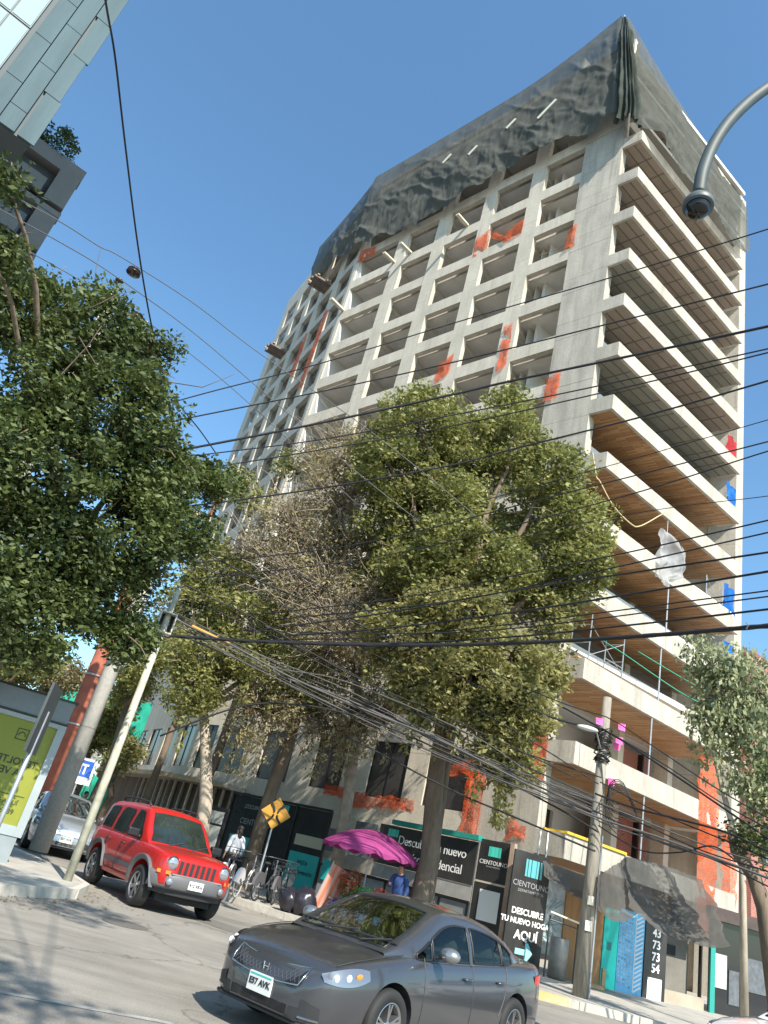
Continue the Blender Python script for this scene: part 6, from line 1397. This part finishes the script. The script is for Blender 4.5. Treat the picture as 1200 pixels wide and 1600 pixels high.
# ---- red SUV ----
RED = mat('red_paint', (.42, .014, .012), .32, .1, coat=.7); GRC = mat('grey_cladding', (.10, .10, .105), .55, var=.08, vscale=4)
def suv(root):
    c = Car(dict(wb=2.65, wr=.37, arch=.45, archdz=.03, wmax=.88, zwide=.75, tuck=.07, crown=.03, rmax=1.80, rcrown=.045,
        W=[(-2.15, .74), (-2.08, .83), (-1.7, .87), (0, .875), (1.2, .875), (1.75, .84), (2.0, .76), (2.06, .68)],
        ZB=[(-2.15, .55), (-1.8, .42), (-1, .34), (1, .34), (1.8, .42), (2.06, .50)],
        ZT=[(-2.15, 1.0), (-2.1, 1.12), (-1.9, 1.16), (0, 1.14), (.85, 1.13), (1.3, 1.12), (1.8, 1.07), (1.98, 1.02), (2.06, .93)],
        RZ=[(-2.12, 1.1), (-2.04, 1.45), (-1.92, 1.68), (-1.7, 1.76), (-.8, 1.80), (.1, 1.79), (.32, 1.73), (.6, 1.50), (.85, 1.27), (1.02, 1.11)],
        RW=[(-2.12, .62), (-1.7, .66), (.3, .66), (1.02, .72)], BW=[(-2.12, .76), (-1.7, .81), (.6, .81), (1.02, .76)]))
    c.body(RED, root); c.cabin(RED, root)
    def rect_hi(x0, x1, r_=.12):
        def f(x):
            e = min(x - x0, x1 - x); return .90 if e > r_ else .90 - .16 * (1 - max(0, e) / r_) ** 2
        return f
    for sg in (1, -1):
        fr = c.side_patch('side_window', -.12, .66, lambda x: .05, lambda x: min(.94, .94 - max(0, x - .22) ** 1.0 * 1.02 / .9 * (.9)), FRM, root, .003, sg); c.side_patch('pane', -.08, .60, lambda x: .09, lambda x: min(.90, .90 - max(0, x - .20) * 1.0), CG, fr, .009, sg)
        fr = c.side_patch('side_window', -1.02, -.24, lambda x: .05, rect_hi(-1.02, -.24), FRM, root, .003, sg); c.side_patch('pane', -.99, -.27, lambda x: .09, lambda x: rect_hi(-.99, -.27)(x) - .03, CG, fr, .009, sg)
        fr = c.side_patch('side_window', -1.80, -1.16, lambda x: .08, rect_hi(-1.80, -1.16), FRM, root, .003, sg); c.side_patch('pane', -1.77, -1.19, lambda x: .12, lambda x: rect_hi(-1.77, -1.19)(x) - .03, CG, fr, .009, sg)
        for x, z0, z1 in ((.72, .45, 1.15), (-.18, .42, 1.15), (-1.08, .75, 1.15)):
            MB().tube([V(x, sg * (c.side_y(x, z0 + (z1 - z0) * k / 6) + .001), z0 + (z1 - z0) * k / 6) for k in range(7)], .007, 4).build('door_gap', TRIM, root, local=True)
        c.body_patch('side_moulding', [(-.85, .62, .045), (0, .62, .045), (.80, .62, .045)], GRC, root, .016, sg)
        c.body_patch('lower_cladding', [(-.85, .40, .045), (0, .40, .045), (.82, .40, .045)], RED, root, .014, sg)
        for x in (-.02, -.92):
            y = c.side_y(x, .98); MB().tube([V(x - .09, sg * (y + .004), .98), V(x - .07, sg * (y + .04), .98), V(x + .07, sg * (y + .04), .98), V(x + .09, sg * (y + .004), .98)], .018, 8).build('door_handle', TRIM, root, local=True, smooth=True)
        mr = MB(); mr.box(V(.62, sg * 1.0, 1.24), V(1, 0, 0), V(0, 1, 0), V(0, 0, 1), .06, .13, .085); mq = mr.build('mirror', FRM, root, local=True)
        md = mq.modifiers.new('bev', 'BEVEL'); md.width = .035; md.segments = 3
        MB().tube([(.64, sg * .84, 1.18), (.63, sg * .92, 1.22)], .03, 6).build('mirror_arm', TRIM, mq, local=True)
        # fender flares
        for wx in (c.wb / 2, -c.wb / 2):
            b = MB(); n = 26
            def fl(u, w_):
                a = R(2) + (math.pi - R(4)) * u; ri = .43 + .10 * min(1, w_ * 1.5); x = wx + math.cos(a) * ri * 1.06; z = .40 + math.sin(a) * ri
                yb = c.side_y(max(-2.1, min(1.72, x)), max(.4, z)); pr = .055 * math.sin(math.pi * min(1, .25 + .75 * (1 - w_))) + .012
                return V(x, sg * (yb + (pr if w_ < .95 else -.01)), z)
            b.grid(fl, n, 8); b.build('wheel_flare', GRC, root, local=True, smooth=True)
        MB().tube([V(-1.5, sg * .60, 1.80), V(-1.42, sg * .60, 1.87), V(-.7, sg * .61, 1.895), V(0, sg * .60, 1.87), V(.12, sg * .60, 1.80)], .02, 8).build('roof_rail', TRIM, root, local=True, smooth=True)
        b = MB(); b.lathe([(.0, .02), (.09, .02), (.11, .0), (.12, -.05)], (2.055, sg * .58, .90), (1, sg * .12, 0), 26); h_ = b.build('headlight', LGT, root, local=True, smooth=True)
        MB().lathe([(.118, .012), (.13, .0), (.13, -.05), (.118, -.04)], (2.055, sg * .58, .90), (1, sg * .12, 0), 26).build('bezel', CHR, h_, local=True, smooth=True)
        MB().bx(-2.17, -2.12, sg * .70 - .07, sg * .70 + .07, .85, 1.10).build('tail_light', REDL, root, local=True)
    c.top_patch('windscreen', .38, .96, lambda x: .95, CG, root, .008)
    # front clip: panel with seven slots
    b = MB(); b.bx(2.02, 2.075, -.50, .50, .72, 1.0); f_ = b.build('grille_panel', RED, root, local=True); md = f_.modifiers.new('bev', 'BEVEL'); md.width = .02; md.segments = 2
    for k in range(7): MB().bx(2.06, 2.08, -.40 + .122 * k - .034, -.40 + .122 * k + .034, .745, .965).build('grille_slot', DARK, f_, local=True)
    b = MB(); b.grid(lambda u, w_: V(2.04 + .12 * max(0, math.sin(math.pi * w_)) ** .22 - .34 * abs(2 * u - 1) ** 3.6, (2 * u - 1) * .895, .45 + .29 * w_), 44, 14)
    bp = b.build('bumper', GRC, root, local=True, smooth=True)
    b = MB(); b.grid(lambda u, w_: V(2.05 + .03 * w_ - .3 * abs(2 * u - 1) ** 3, (2 * u - 1) * .80, .36 + .16 * w_), 30, 5); b.build('valance', TRIM, root, local=True, smooth=True)
    MB().box(V(2.01, 0, .722), V(1, 0, 0), V(0, 1, 0), V(0, 0, 1), .1, .55, .012).build('bumper_top', mat('bumper_grey', (.2, .2, .2), .5), root, local=True)
    for sg in (1, -1):
        MB().lathe([(.0, .03), (.055, .03), (.065, 0)], (2.115, sg * .57, .59), (1, sg * .25, 0), 18).build('fog_light', LGT, bp, local=True, smooth=True)
        b = MB(); b.grid(lambda u, w_: V(2.085 - .17 * u, sg * (.60 + .22 * u), .705 + .06 * w_) + V(.035, 0, 0), 6, 4); b.build('indicator', AMB, bp, local=True)
    p = V(2.175, -.02, .60); pq = MB().box(p, V(0, 1, 0), V(1, 0, 0), V(0, 0, 1), .16, .008, .075).build('licence_plate', PLT, root, local=True)
    text('912 XKG', .074, p + V(.011, 0, 0), V(0, 1, 0), V(0, 0, 1), DARK, parent=pq, local=True, bold=.002)
    for x in (c.wb / 2, -c.wb / 2):
        for sg in (1, -1): wheel(root, x, sg * .78, c.wr, .235, ALU, 6, sg)
    b = MB()
    for y in (-.3, .25): b.tube([V(.99, y, 1.15), V(.88, y + .42, 1.27)], .01, 5)
    b.build('wiper', TRIM, root, local=True)
fw = V(-2.871, 16.266, 0) * S; rw = V(-4.497, 18.746, 0) * S; hd = (fw - rw).normalized(); sv = V(-hd.y, hd.x, 0); near = 1 if sv.dot(-fw) > 0 else -1
mid = (fw + rw) / 2 - sv * near * .84
r5 = car_root('red boxy SUV with grey wheel flares and seven slot grille', 'suv_car', (mid.x, mid.y, .004), math.atan2(hd.y, hd.x)); suv(r5); r5.scale = (.89, .88, .89)
# ================= people =================
SKIN = mat('skin', (.33, .19, .12), .6); HAIR = mat('hair', (.015, .012, .01), .6)
def skinned(name, verts, edges, rad, m, parent, sub=2, root=0):
    me = bpy.data.meshes.new(name); me.from_pydata([tuple(v) for v in verts], edges, []); o = bpy.data.objects.new(name, me); COL.objects.link(o)
    md = o.modifiers.new('s', 'SKIN'); 
    for i, sv_ in enumerate(me.skin_vertices[0].data): sv_.radius = rad[i] if isinstance(rad[i], tuple) else (rad[i], rad[i]); sv_.use_root = (i == root)
    md2 = o.modifiers.new('u', 'SUBSURF'); md2.levels = sub; md2.render_levels = sub
    dg = bpy.context.evaluated_depsgraph_get(); nm = bpy.data.meshes.new_from_object(o.evaluated_get(dg)); o.modifiers.clear(); o.data = nm; nm.shade_smooth(); nm.materials.clear(); nm.materials.append(m)
    o.parent = parent; return o
def person(label, loc, rz, top, bottom, h=1.66, arms='down', hair_len=0, name='person', hat=None, lean=0):
    """facing local +y"""
    root = empty(name, loc, label, 'person', None, rz); k = h / 1.7
    v = []; e = []; r_ = []
    def A(p, rr__, link=None):
        v.append(V(*p) * k); r_.append(rr__ if not isinstance(rr__, tuple) else rr__); 
        r_[-1] = tuple(x * k for x in r_[-1]) if isinstance(r_[-1], tuple) else r_[-1] * k
        if link is not None: e.append((link, len(v) - 1))
        return len(v) - 1
    pel = A((0, 0, .92), (.15, .11)); wa = A((0, .01, 1.08), (.125, .095), pel); ch = A((0, .0, 1.28), (.16, .11), wa); nb = A((0, -.01, 1.42), (.09, .07), ch); nk = A((0, .0, 1.49), .05, nb)
    h1 = A((0, .02, 1.56), (.062, .075), nk); h2 = A((0, .02, 1.63), (.072, .09), h1); h3 = A((0, .01, 1.685), (.05, .06), h2)
    no = A((0, .115, 1.585), .012, h1)
    for s_ in (-1, 1):
        hp_ = A((s_ * .09, 0, .88), .09, pel); kn = A((s_ * .10, .02, .48), .058, hp_); an = A((s_ * .11, -.01, .09), .038, kn); A((s_ * .12, .14, .035), .03, an)
        sh = A((s_ * .18, 0, 1.40), .055, nb)
        if arms == 'down' or (arms == 'right' and s_ < 0): el = A((s_ * .24, -.02, 1.13), .042, sh); wr_ = A((s_ * .24, .08, .90), .028, el)
        else: el = A((s_ * .23, .06, 1.15), .042, sh); wr_ = A((s_ * .14, .30, 1.20), .028, el)
        d = (v[wr_] - v[el]).normalized(); pm = v[wr_] / k + d * .05; pa = A(tuple(pm), (.036, .018), wr_)
        for f in range(4):
            b = pm + d * .035 + V(0, (f - 1.5) * .018, 0); f1 = A(tuple(b), .009, pa); A(tuple(b + d * (.05 + .01 * (f in (1, 2))) + V(-s_ * .012, 0, 0)), .007, f1)
        t1 = A(tuple(pm + V(-s_ * .01, .04, 0)), .010, pa); A(tuple(pm + V(-s_ * .015, .055, -.01) + d * .03), .008, t1)
    body = skinned('body', v, e, r_, SKIN, root)
    for s_ in (-1, 1): MB().ball(V(s_ * .032, .088, 1.60) * k, .012 * k).build('eye', HAIR, body, local=True)
    MB().box(V(0, .098, 1.545) * k, V(1, 0, 0), V(0, 1, 0), V(0, 0, 1), .022 * k, .006, .004).build('mouth', mat('lip', (.25, .08, .07), .5), body, local=True)
    b = MB(); b.ball(V(0, -.012, 1.655) * k, .088 * k, .10 * k, .085 * k, 14, 10)
    if hair_len: b.ball(V(0, -.075, 1.655 - hair_len / 2) * k, .075 * k, .045 * k, (hair_len / 2 + .06) * k, 12, 10)
    b.build('hair', HAIR if not hat else hat, root, local=True, smooth=True)
    # shirt
    v2 = [V(0, 0, .90), V(0, .01, 1.08), V(0, 0, 1.28), V(0, -.01, 1.42)]; e2 = [(0, 1), (1, 2), (2, 3)]; r2 = [(.175, .135), (.155, .12), (.185, .135), (.10, .085)]
    for s_ in (-1, 1):
        n = len(v2); v2.append(V(s_ * .18, 0, 1.395)); r2.append(.07); e2.append((3, n))
        if arms == 'down' or (arms == 'right' and s_ < 0): v2.append(V(s_ * .24, -.02, 1.13)); v2.append(V(s_ * .24, .06, .95))
        else: v2.append(V(s_ * .23, .06, 1.15)); v2.append(V(s_ * .16, .25, 1.19))
        r2 += [.058, .044]; e2 += [(n, n + 1), (n + 1, n + 2)]
    skinned('shirt', [p * k for p in v2], e2, [tuple(x * k for x in q) if isinstance(q, tuple) else q * k for q in r2], top, root)
    v3 = [V(0, 0, .95)]; e3 = []; r3 = [(.16, .125)]
    for s_ in (-1, 1):
        n = len(v3); v3 += [V(s_ * .09, 0, .86), V(s_ * .10, .02, .48), V(s_ * .11, -.01, .12)]; r3 += [.105, .075, .06]; e3 += [(0, n), (n, n + 1), (n + 1, n + 2)]
    skinned('trousers', [p * k for p in v3], e3, [tuple(x * k for x in q) if isinstance(q, tuple) else q * k for q in r3], bottom, root)
    for s_ in (-1, 1): MB().ball(V(s_ * .115, .06, .04) * k, .045, .12, .045).build('shoe', RUB, root, local=True, smooth=True)
    return root
cl = lambda n, c: mat('cloth_' + n, c, .85, var=.12, vscale=9)
gz = .14
def on(az_, d, z=gz): p = azd(az_) * d; p.z = z; return p
person('person in a blue outfit standing under the right edge of the pink umbrella', on(az_ := 7.6, 20.6), R(150), cl('blue', (.02, .05, .16)), cl('blue2', (.02, .045, .13)), 1.66, 'right')
person('person with long dark hair in a white top standing behind the bicycles', on(-4.2, 22.6), R(30), cl('white', (.55, .56, .6)), cl('dark', (.02, .02, .03)), 1.6, 'down', .28)
for i, (a, d, c, lab) in enumerate([(-16.9, 33, (.05, .07, .13), 'person in dark blue at the far end of the left street beside the thick pole'), (-15.9, 32, (.12, .20, .42), 'person in a light blue shirt in the middle of the far group'), (-15.1, 32.5, (.10, .03, .04), 'person in dark red right of the one in light blue, far down the street')]):
    person(lab, on(a, d, 0.01), R(170 + 30 * i), cl('far%d' % i, c), cl('dark', (.02, .02, .03)), 1.68); 
# ================= pink umbrella stall =================
uc = on(5.2, 21.0); o = empty('market_umbrella', uc, 'faded magenta pink parasol over the flower stall, tilted to the right', 'umbrella')
PKU = net_mat('pink_canvas', (.40, .075, .24), .995, .18, 3, .35)
MB().tube([uc, uc + V(0, 0, 2.2)], .02, 8).build('pole', STEEL, o)
g = MB()
def um(u, v):
    a = u * 2 * math.pi; ru = 1.27 * v; sc_ = 1 - .05 * abs(math.sin(4 * a)) * v * v; z = 2.30 - .50 * v ** 1.9 - .03 * abs(math.sin(4 * a)) * v
    return uc + V(math.cos(a) * ru * sc_, math.sin(a) * ru * sc_, z)
g.grid(um, 65, 14); g.build('canopy', PKU, o, smooth=True)
b = MB()
def va(u, v): p = um(u, 1); return p + V(0, 0, -.09 * v - .03 * v * math.sin(u * 90)) 
b.grid(va, 129, 3); b.build('valance', PKU, o)
for k in range(8):
    a = k / 8; MB().tube([um(a, .02) - V(0, 0, .02), um(a, .5) - V(0, 0, .03), um(a, .98) - V(0, 0, .03)], .008, 4).build('rib', STEEL, o)
rr_ = random.Random(21)
def flowers(lab, c, r_, col, n, name='flower_bunch'):
    o_ = empty(name, V(c.x, c.y, gz), lab, 'flowers', 'flowers on the stall')
    b = MB(); b.lathe([(0, 0), (.13, 0), (.17, .38), (.15, .38), (0, .3)], V(c.x, c.y, gz), UZ, 16); b.build('bucket', mat('bucket_blue', (.05, .09, .25), .5), o_, smooth=True)
    f = MB(); st_ = MB()
    for _ in range(n):
        v = V(rr_.gauss(0, 1), rr_.gauss(0, 1), rr_.gauss(0, 1)).normalized() * r_ * rr_.random() ** .4; p = c + v
        for j in range(5):
            a = j * 1.257 + rr_.random(); d = V(math.cos(a), math.sin(a), .4).normalized() * .05; w_ = V(-math.sin(a), math.cos(a), 0) * .022; f.add([p, p + d * .6 + w_, p + d, p + d * .6 - w_], [(0, 1, 2, 3)])
        if _ % 4 == 0: st_.tube([V(c.x, c.y, gz + .3), p], .004, 3)
    st_.build('stems', mat('stem', (.05, .12, .03), .7), o_); f.build('blossoms', mat('petal_' + name + str(int(c.x * 100)), col, .6, var=.3, vscale=12), o_)
fc = lambda a, d, z: azd(a) * d + V(0, 0, z)
flowers('large bunch of orange flowers at the left of the stall', fc(4.3, 20.6, 1.08), .36, (.42, .10, .03), 360)
flowers('bright green leafy bunch in the middle of the stall', fc(5.4, 20.3, .85), .27, (.02, .28, .06), 260)
flowers('small bunch of orange red flowers right of the green bunch', fc(6.4, 20.5, .98), .20, (.36, .09, .04), 140)
flowers('low bunch of blue and pink flowers at the left foot of the stall', fc(3.4, 20.2, .55), .16, (.10, .12, .35), 120)
# stall table and folded striped chair
o = empty('stall_table', fc(5.3, 20.7, gz), 'low table of the flower stall under the pink umbrella', 'table')
MB().box(fc(5.3, 20.7, .68), V(1, 0, 0), V(0, 1, 0), UZ, .85, .35, .02).build('top', mat('table_top', (.12, .07, .06), .7), o)
for sx in (-.75, .75):
    for sy in (-.28, .28): MB().box(fc(5.3, 20.7, .40) + V(sx, sy, 0), V(1, 0, 0), V(0, 1, 0), UZ, .02, .02, .26).build('leg', STEEL, o)
c = fc(2.55, 20.6, gz); o = empty('folding_chair', c, 'folded orange striped canvas leaning at the left of the flower stall', 'folding chair')
t = V(.28, .05, 1).normalized(); u_ = V(.9, .3, -.25).normalized(); n_ = t.cross(u_).normalized(); u_ = n_.cross(t)
for k in range(7): MB().box(c + t * .75 + u_ * (-.24 + .08 * k), u_, n_, t, .039, .008, .52).build('canvas_stripe', mat('stripe_a', (.50, .14, .07), .8) if k % 2 else mat('stripe_b', (.42, .25, .20), .8), o)
for s_ in (-1, 1): MB().tube([c + u_ * .29 * s_, c + t * 1.32 + u_ * .29 * s_], .015, 6).build('side_rail', STEEL, o)
# ================= bicycles =================
WF = mat('fender_white', (.58, .56, .57), .5); BF = mat('bike_frame', (.10, .11, .12), .4, .4); TIR = mat('pale_tyre', (.30, .29, .27), .8)
def bike_parts():
    o = empty('hire_bicycle', V(0, 0, 0), 'hire bicycle', 'bicycle', 'docked hire bicycles')
    for x, nm in ((-.52, 'wheel'), (.52, 'wheel')):
        w_ = MB(); n = 36
        pts = [V(x + math.cos(i / n * 6.2832) * .31, 0, .33 + math.sin(i / n * 6.2832) * .31) for i in range(n + 1)]; w_.tube(pts, .022, 8, False); wo = w_.build(nm, TIR, o, local=True, smooth=True)
        s_ = MB()
        for i in range(16): a = i / 16 * 6.2832; s_.tube([V(x, .02 * (-1) ** i, .33), V(x + math.cos(a) * .3, 0, .33 + math.sin(a) * .3)], .0025, 3)
        s_.tube([V(x, -.05, .33), V(x, .05, .33)], .03, 8); s_.build('spokes', STEEL, wo, local=True)
        f = MB(); a0, a1 = (R(15), R(175)) if x < 0 else (R(40), R(150))
        f.grid(lambda u, v: V(x + math.cos(a0 + (a1 - a0) * u) * .355, (v - .5) * .07, .33 + math.sin(a0 + (a1 - a0) * u) * .355), 18, 3)
        if x < 0:
            for sg in (-1, 1): f.grid(lambda u, v: V(x + math.cos(a0 + (a1 - a0) * u) * (.355 - .24 * v), sg * .036, .33 + math.sin(a0 + (a1 - a0) * u) * (.355 - .24 * v)), 18, 4)
        f.build('fender', WF, o, local=True, smooth=True)
    b = MB()
    for p in ([(-.52, 0, .33), (-.12, 0, .30), (.36, 0, .62), (.40, 0, .85)], [(-.12, 0, .30), (-.22, 0, .85)], [(-.52, 0, .33), (-.2, 0, .72)], [(.52, 0, .33), (.44, 0, .62), (.38, 0, 1.02)]): b.tube([V(*q) for q in p], .022, 8)
    b.build('frame', BF, o, local=True, smooth=True)
    MB().tube([V(.28, -.28, 1.05), V(.40, -.2, 1.06), V(.40, .2, 1.06), V(.28, .28, 1.05)], .014, 6).build('handlebar', BF, o, local=True, smooth=True)
    MB().ball(V(-.25, 0, .90), .14, .085, .04).build('saddle', RUB, o, local=True, smooth=True)
    b = MB(); 
    for z in (.78, .90, 1.0): b.tube([V(.46, -.14, z), V(.72, -.16, z), V(.72, .16, z), V(.46, .14, z), V(.46, -.14, z)], .008, 4)
    for q in ((.46, -.14), (.72, -.16), (.72, .16), (.46, .14), (.72, 0), (.59, -.15), (.59, .15)): b.tube([V(*q, .78), V(*q, 1.0)], .006, 4)
    b.build('basket', BF, o, local=True)
    b = MB(); b.tube([V(-.12, 0, .30), V(-.05, .1, .18)], .012, 5); b.tube([V(-.12, 0, .30), V(-.2, -.1, .42)], .012, 5)
    for sg, q in ((1, V(-.05, .13, .17)), (-1, V(-.2, -.13, .43))): b.box(q, V(1, 0, 0), V(0, 1, 0), UZ, .05, .03, .012)
    b.build('crank', BF, o, local=True); return o
bp_ = bike_parts(); 
for i, (px, d) in enumerate([(378, 21.0), (346, 21.7), (412, 21.6), (436, 21.8)]):
    o = bp_ if i == 0 else copy_tree(bp_); p = at(px, 1395, d); o.location = (p.x, p.y, .145); dirn = dA * .35 + V(.35, 1, 0); o.rotation_euler = (0, 0, math.atan2(1, .25) + .12 * math.sin(i * 2.2))
    o['label'] = ['hire bicycle with a clear white rear fender, second from the red SUV', 'hire bicycle with white fender just right of the red SUV headlight', 'shaded hire bicycle right of the bright white fender', 'last shaded hire bicycle of the row beside the black bags'][i]
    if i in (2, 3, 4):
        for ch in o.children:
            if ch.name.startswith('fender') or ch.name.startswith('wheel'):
                ch.material_slots[0].link = 'OBJECT'; ch.material_slots[0].material = mat('fender_white_shaded', (.10, .095, .10), .5) if ch.name.startswith('fender') else RUB  # white fenders and pale tyres darkened: shade put into the colour
for i, px in enumerate((395, 424, 450)):
    p = at(px, 1395, 22.3); b = MB(); b.box(V(p.x, p.y, .14 + .4), V(1, 0, 0), V(0, 1, 0), UZ, .08, .12, .4); b.box(V(p.x, p.y, .14 + .84), V(1, 0, 0), V(0, 1, 0), UZ, .10, .14, .035)
    tag(b.build('docking_post', mat('dock', (.05, .055, .06), .5, .3)), ['left docking post behind the white fendered bicycle', 'middle docking post of the bicycle row', 'right docking post of the bicycle row'][i], 'bike dock', 'docking posts')
# black rubbish bags beside the bikes
for i, (px, d, r_) in enumerate([(455, 20.3, .26), (478, 20.3, .31)]):
    p = at(px, 1395, d); g = MB(); c = V(p.x, p.y, .14 + r_ * 1.0)
    g.grid(lambda u, v: c + V(math.sin(math.pi * v) * math.cos(6.2832 * u), math.sin(math.pi * v) * math.sin(6.2832 * u), math.cos(math.pi * v) * 1.05) * r_ * (1 + .18 * fbm(V(math.cos(6.28 * u) * math.sin(3.14 * v), math.sin(6.28 * u) * math.sin(3.14 * v), math.cos(3.14 * v) + i), 2.5)), 30, 20)
    tag(g.build('rubbish_bag', mat('black_plastic', (.02, .018, .025), .3), smooth=True), ['smaller black plastic bag at the end of the bicycle row', 'larger black plastic bag in front of the teal sheet'][i], 'rubbish bag', 'black bags')
# ================= signs =================
sc_ = at(431, 1271, 21.2); o = empty('warning_sign', V(sc_.x, sc_.y, gz), 'yellow diamond warning sign with black curved arrows above the bicycles', 'street sign')
f_ = azd(176); s_ = azd(86); 
MB().tube([V(sc_.x, sc_.y, gz) + V(0, .03, 0), V(sc_.x, sc_.y + .03, sc_.z + .2)], .025, 8).build('post', STEEL, o)
q = .40; MB().poly([sc_ + s_ * q * a + UZ * q * b for a, b in ((0, 1), (1, 0), (0, -1), (-1, 0))], f_ * .012).build('plate', mat('sign_yellow', (.45, .22, .02), .6, var=.15, vscale=8), o)
b = MB()
for k in (0, 1):
    sg = 1 if k == 0 else -1
    for m_ in (-1, 1):
        pts = [sc_ + f_ * .035 + s_ * (.05 * m_ + .10 * m_ * t * t) * 1 + UZ * sg * (.03 + .17 * t) for t in (0, .33, .66, 1)]; b.tube(pts, .028, 5)
        e_ = pts[-1]; b.poly([e_ + s_ * .06 * m_ + UZ * sg * .03, e_ - s_ * .03 * m_ + UZ * sg * .05, e_ + s_ * .01 * m_ - UZ * sg * .05], f_ * .004)
b.build('arrows', DARK, o)
sc_ = at(127, 1204, 28); o = empty('parking_sign', V(sc_.x, sc_.y, 0), 'small white and blue square sign on a pole down the left street', 'street sign')
MB().tube([V(sc_.x, sc_.y + .03, 0), V(sc_.x, sc_.y + .03, sc_.z)], .03, 6).build('post', STEEL, o)
MB().box(sc_, s_, f_, UZ, .42, .01, .42).build('plate', WHT, o); MB().box(sc_ + f_ * .014 + UZ * .08, s_, f_, UZ, .34, .004, .26).build('blue_field', mat('sign_blue', (.03, .12, .5), .5), o)
b = MB(); b.box(sc_ + f_ * .02 + UZ * .2, s_, f_, UZ, .2, .003, .03); b.box(sc_ + f_ * .02 + s_ * -.05 + UZ * .06, s_, f_, UZ, .03, .003, .16); b.box(sc_ + f_ * .02 + s_ * .1 + UZ * .06, s_, f_, UZ, .03, .003, .16); b.box(sc_ + f_ * .012 - UZ * .3, s_, f_, UZ, .32, .004, .03); b.build('symbol', WHT, o)
# framed map board behind the bikes
c = at(333, 1300, 24.4); o = empty('map_board', V(c.x, c.y, gz), 'white framed map board between the pale trunk and the shop window', 'notice board')
MB().box(V(c.x, c.y, 1.15), dA, nA, UZ, .42, .05, 1.0).build('frame', FRM, o)
MB().box(V(c.x, c.y, 1.0) + nA * .055, dA, nA, UZ, .34, .005, .62).build('sheet', mat('map_sheet', (.40, .42, .40), .6, var=.35, vscale=6), o)
MB().box(V(c.x, c.y, 1.85) + nA * .055, dA, nA, UZ, .34, .005, .17).build('sheet', mat('map_sheet', (.40, .42, .40), .6, var=.35, vscale=6), o)
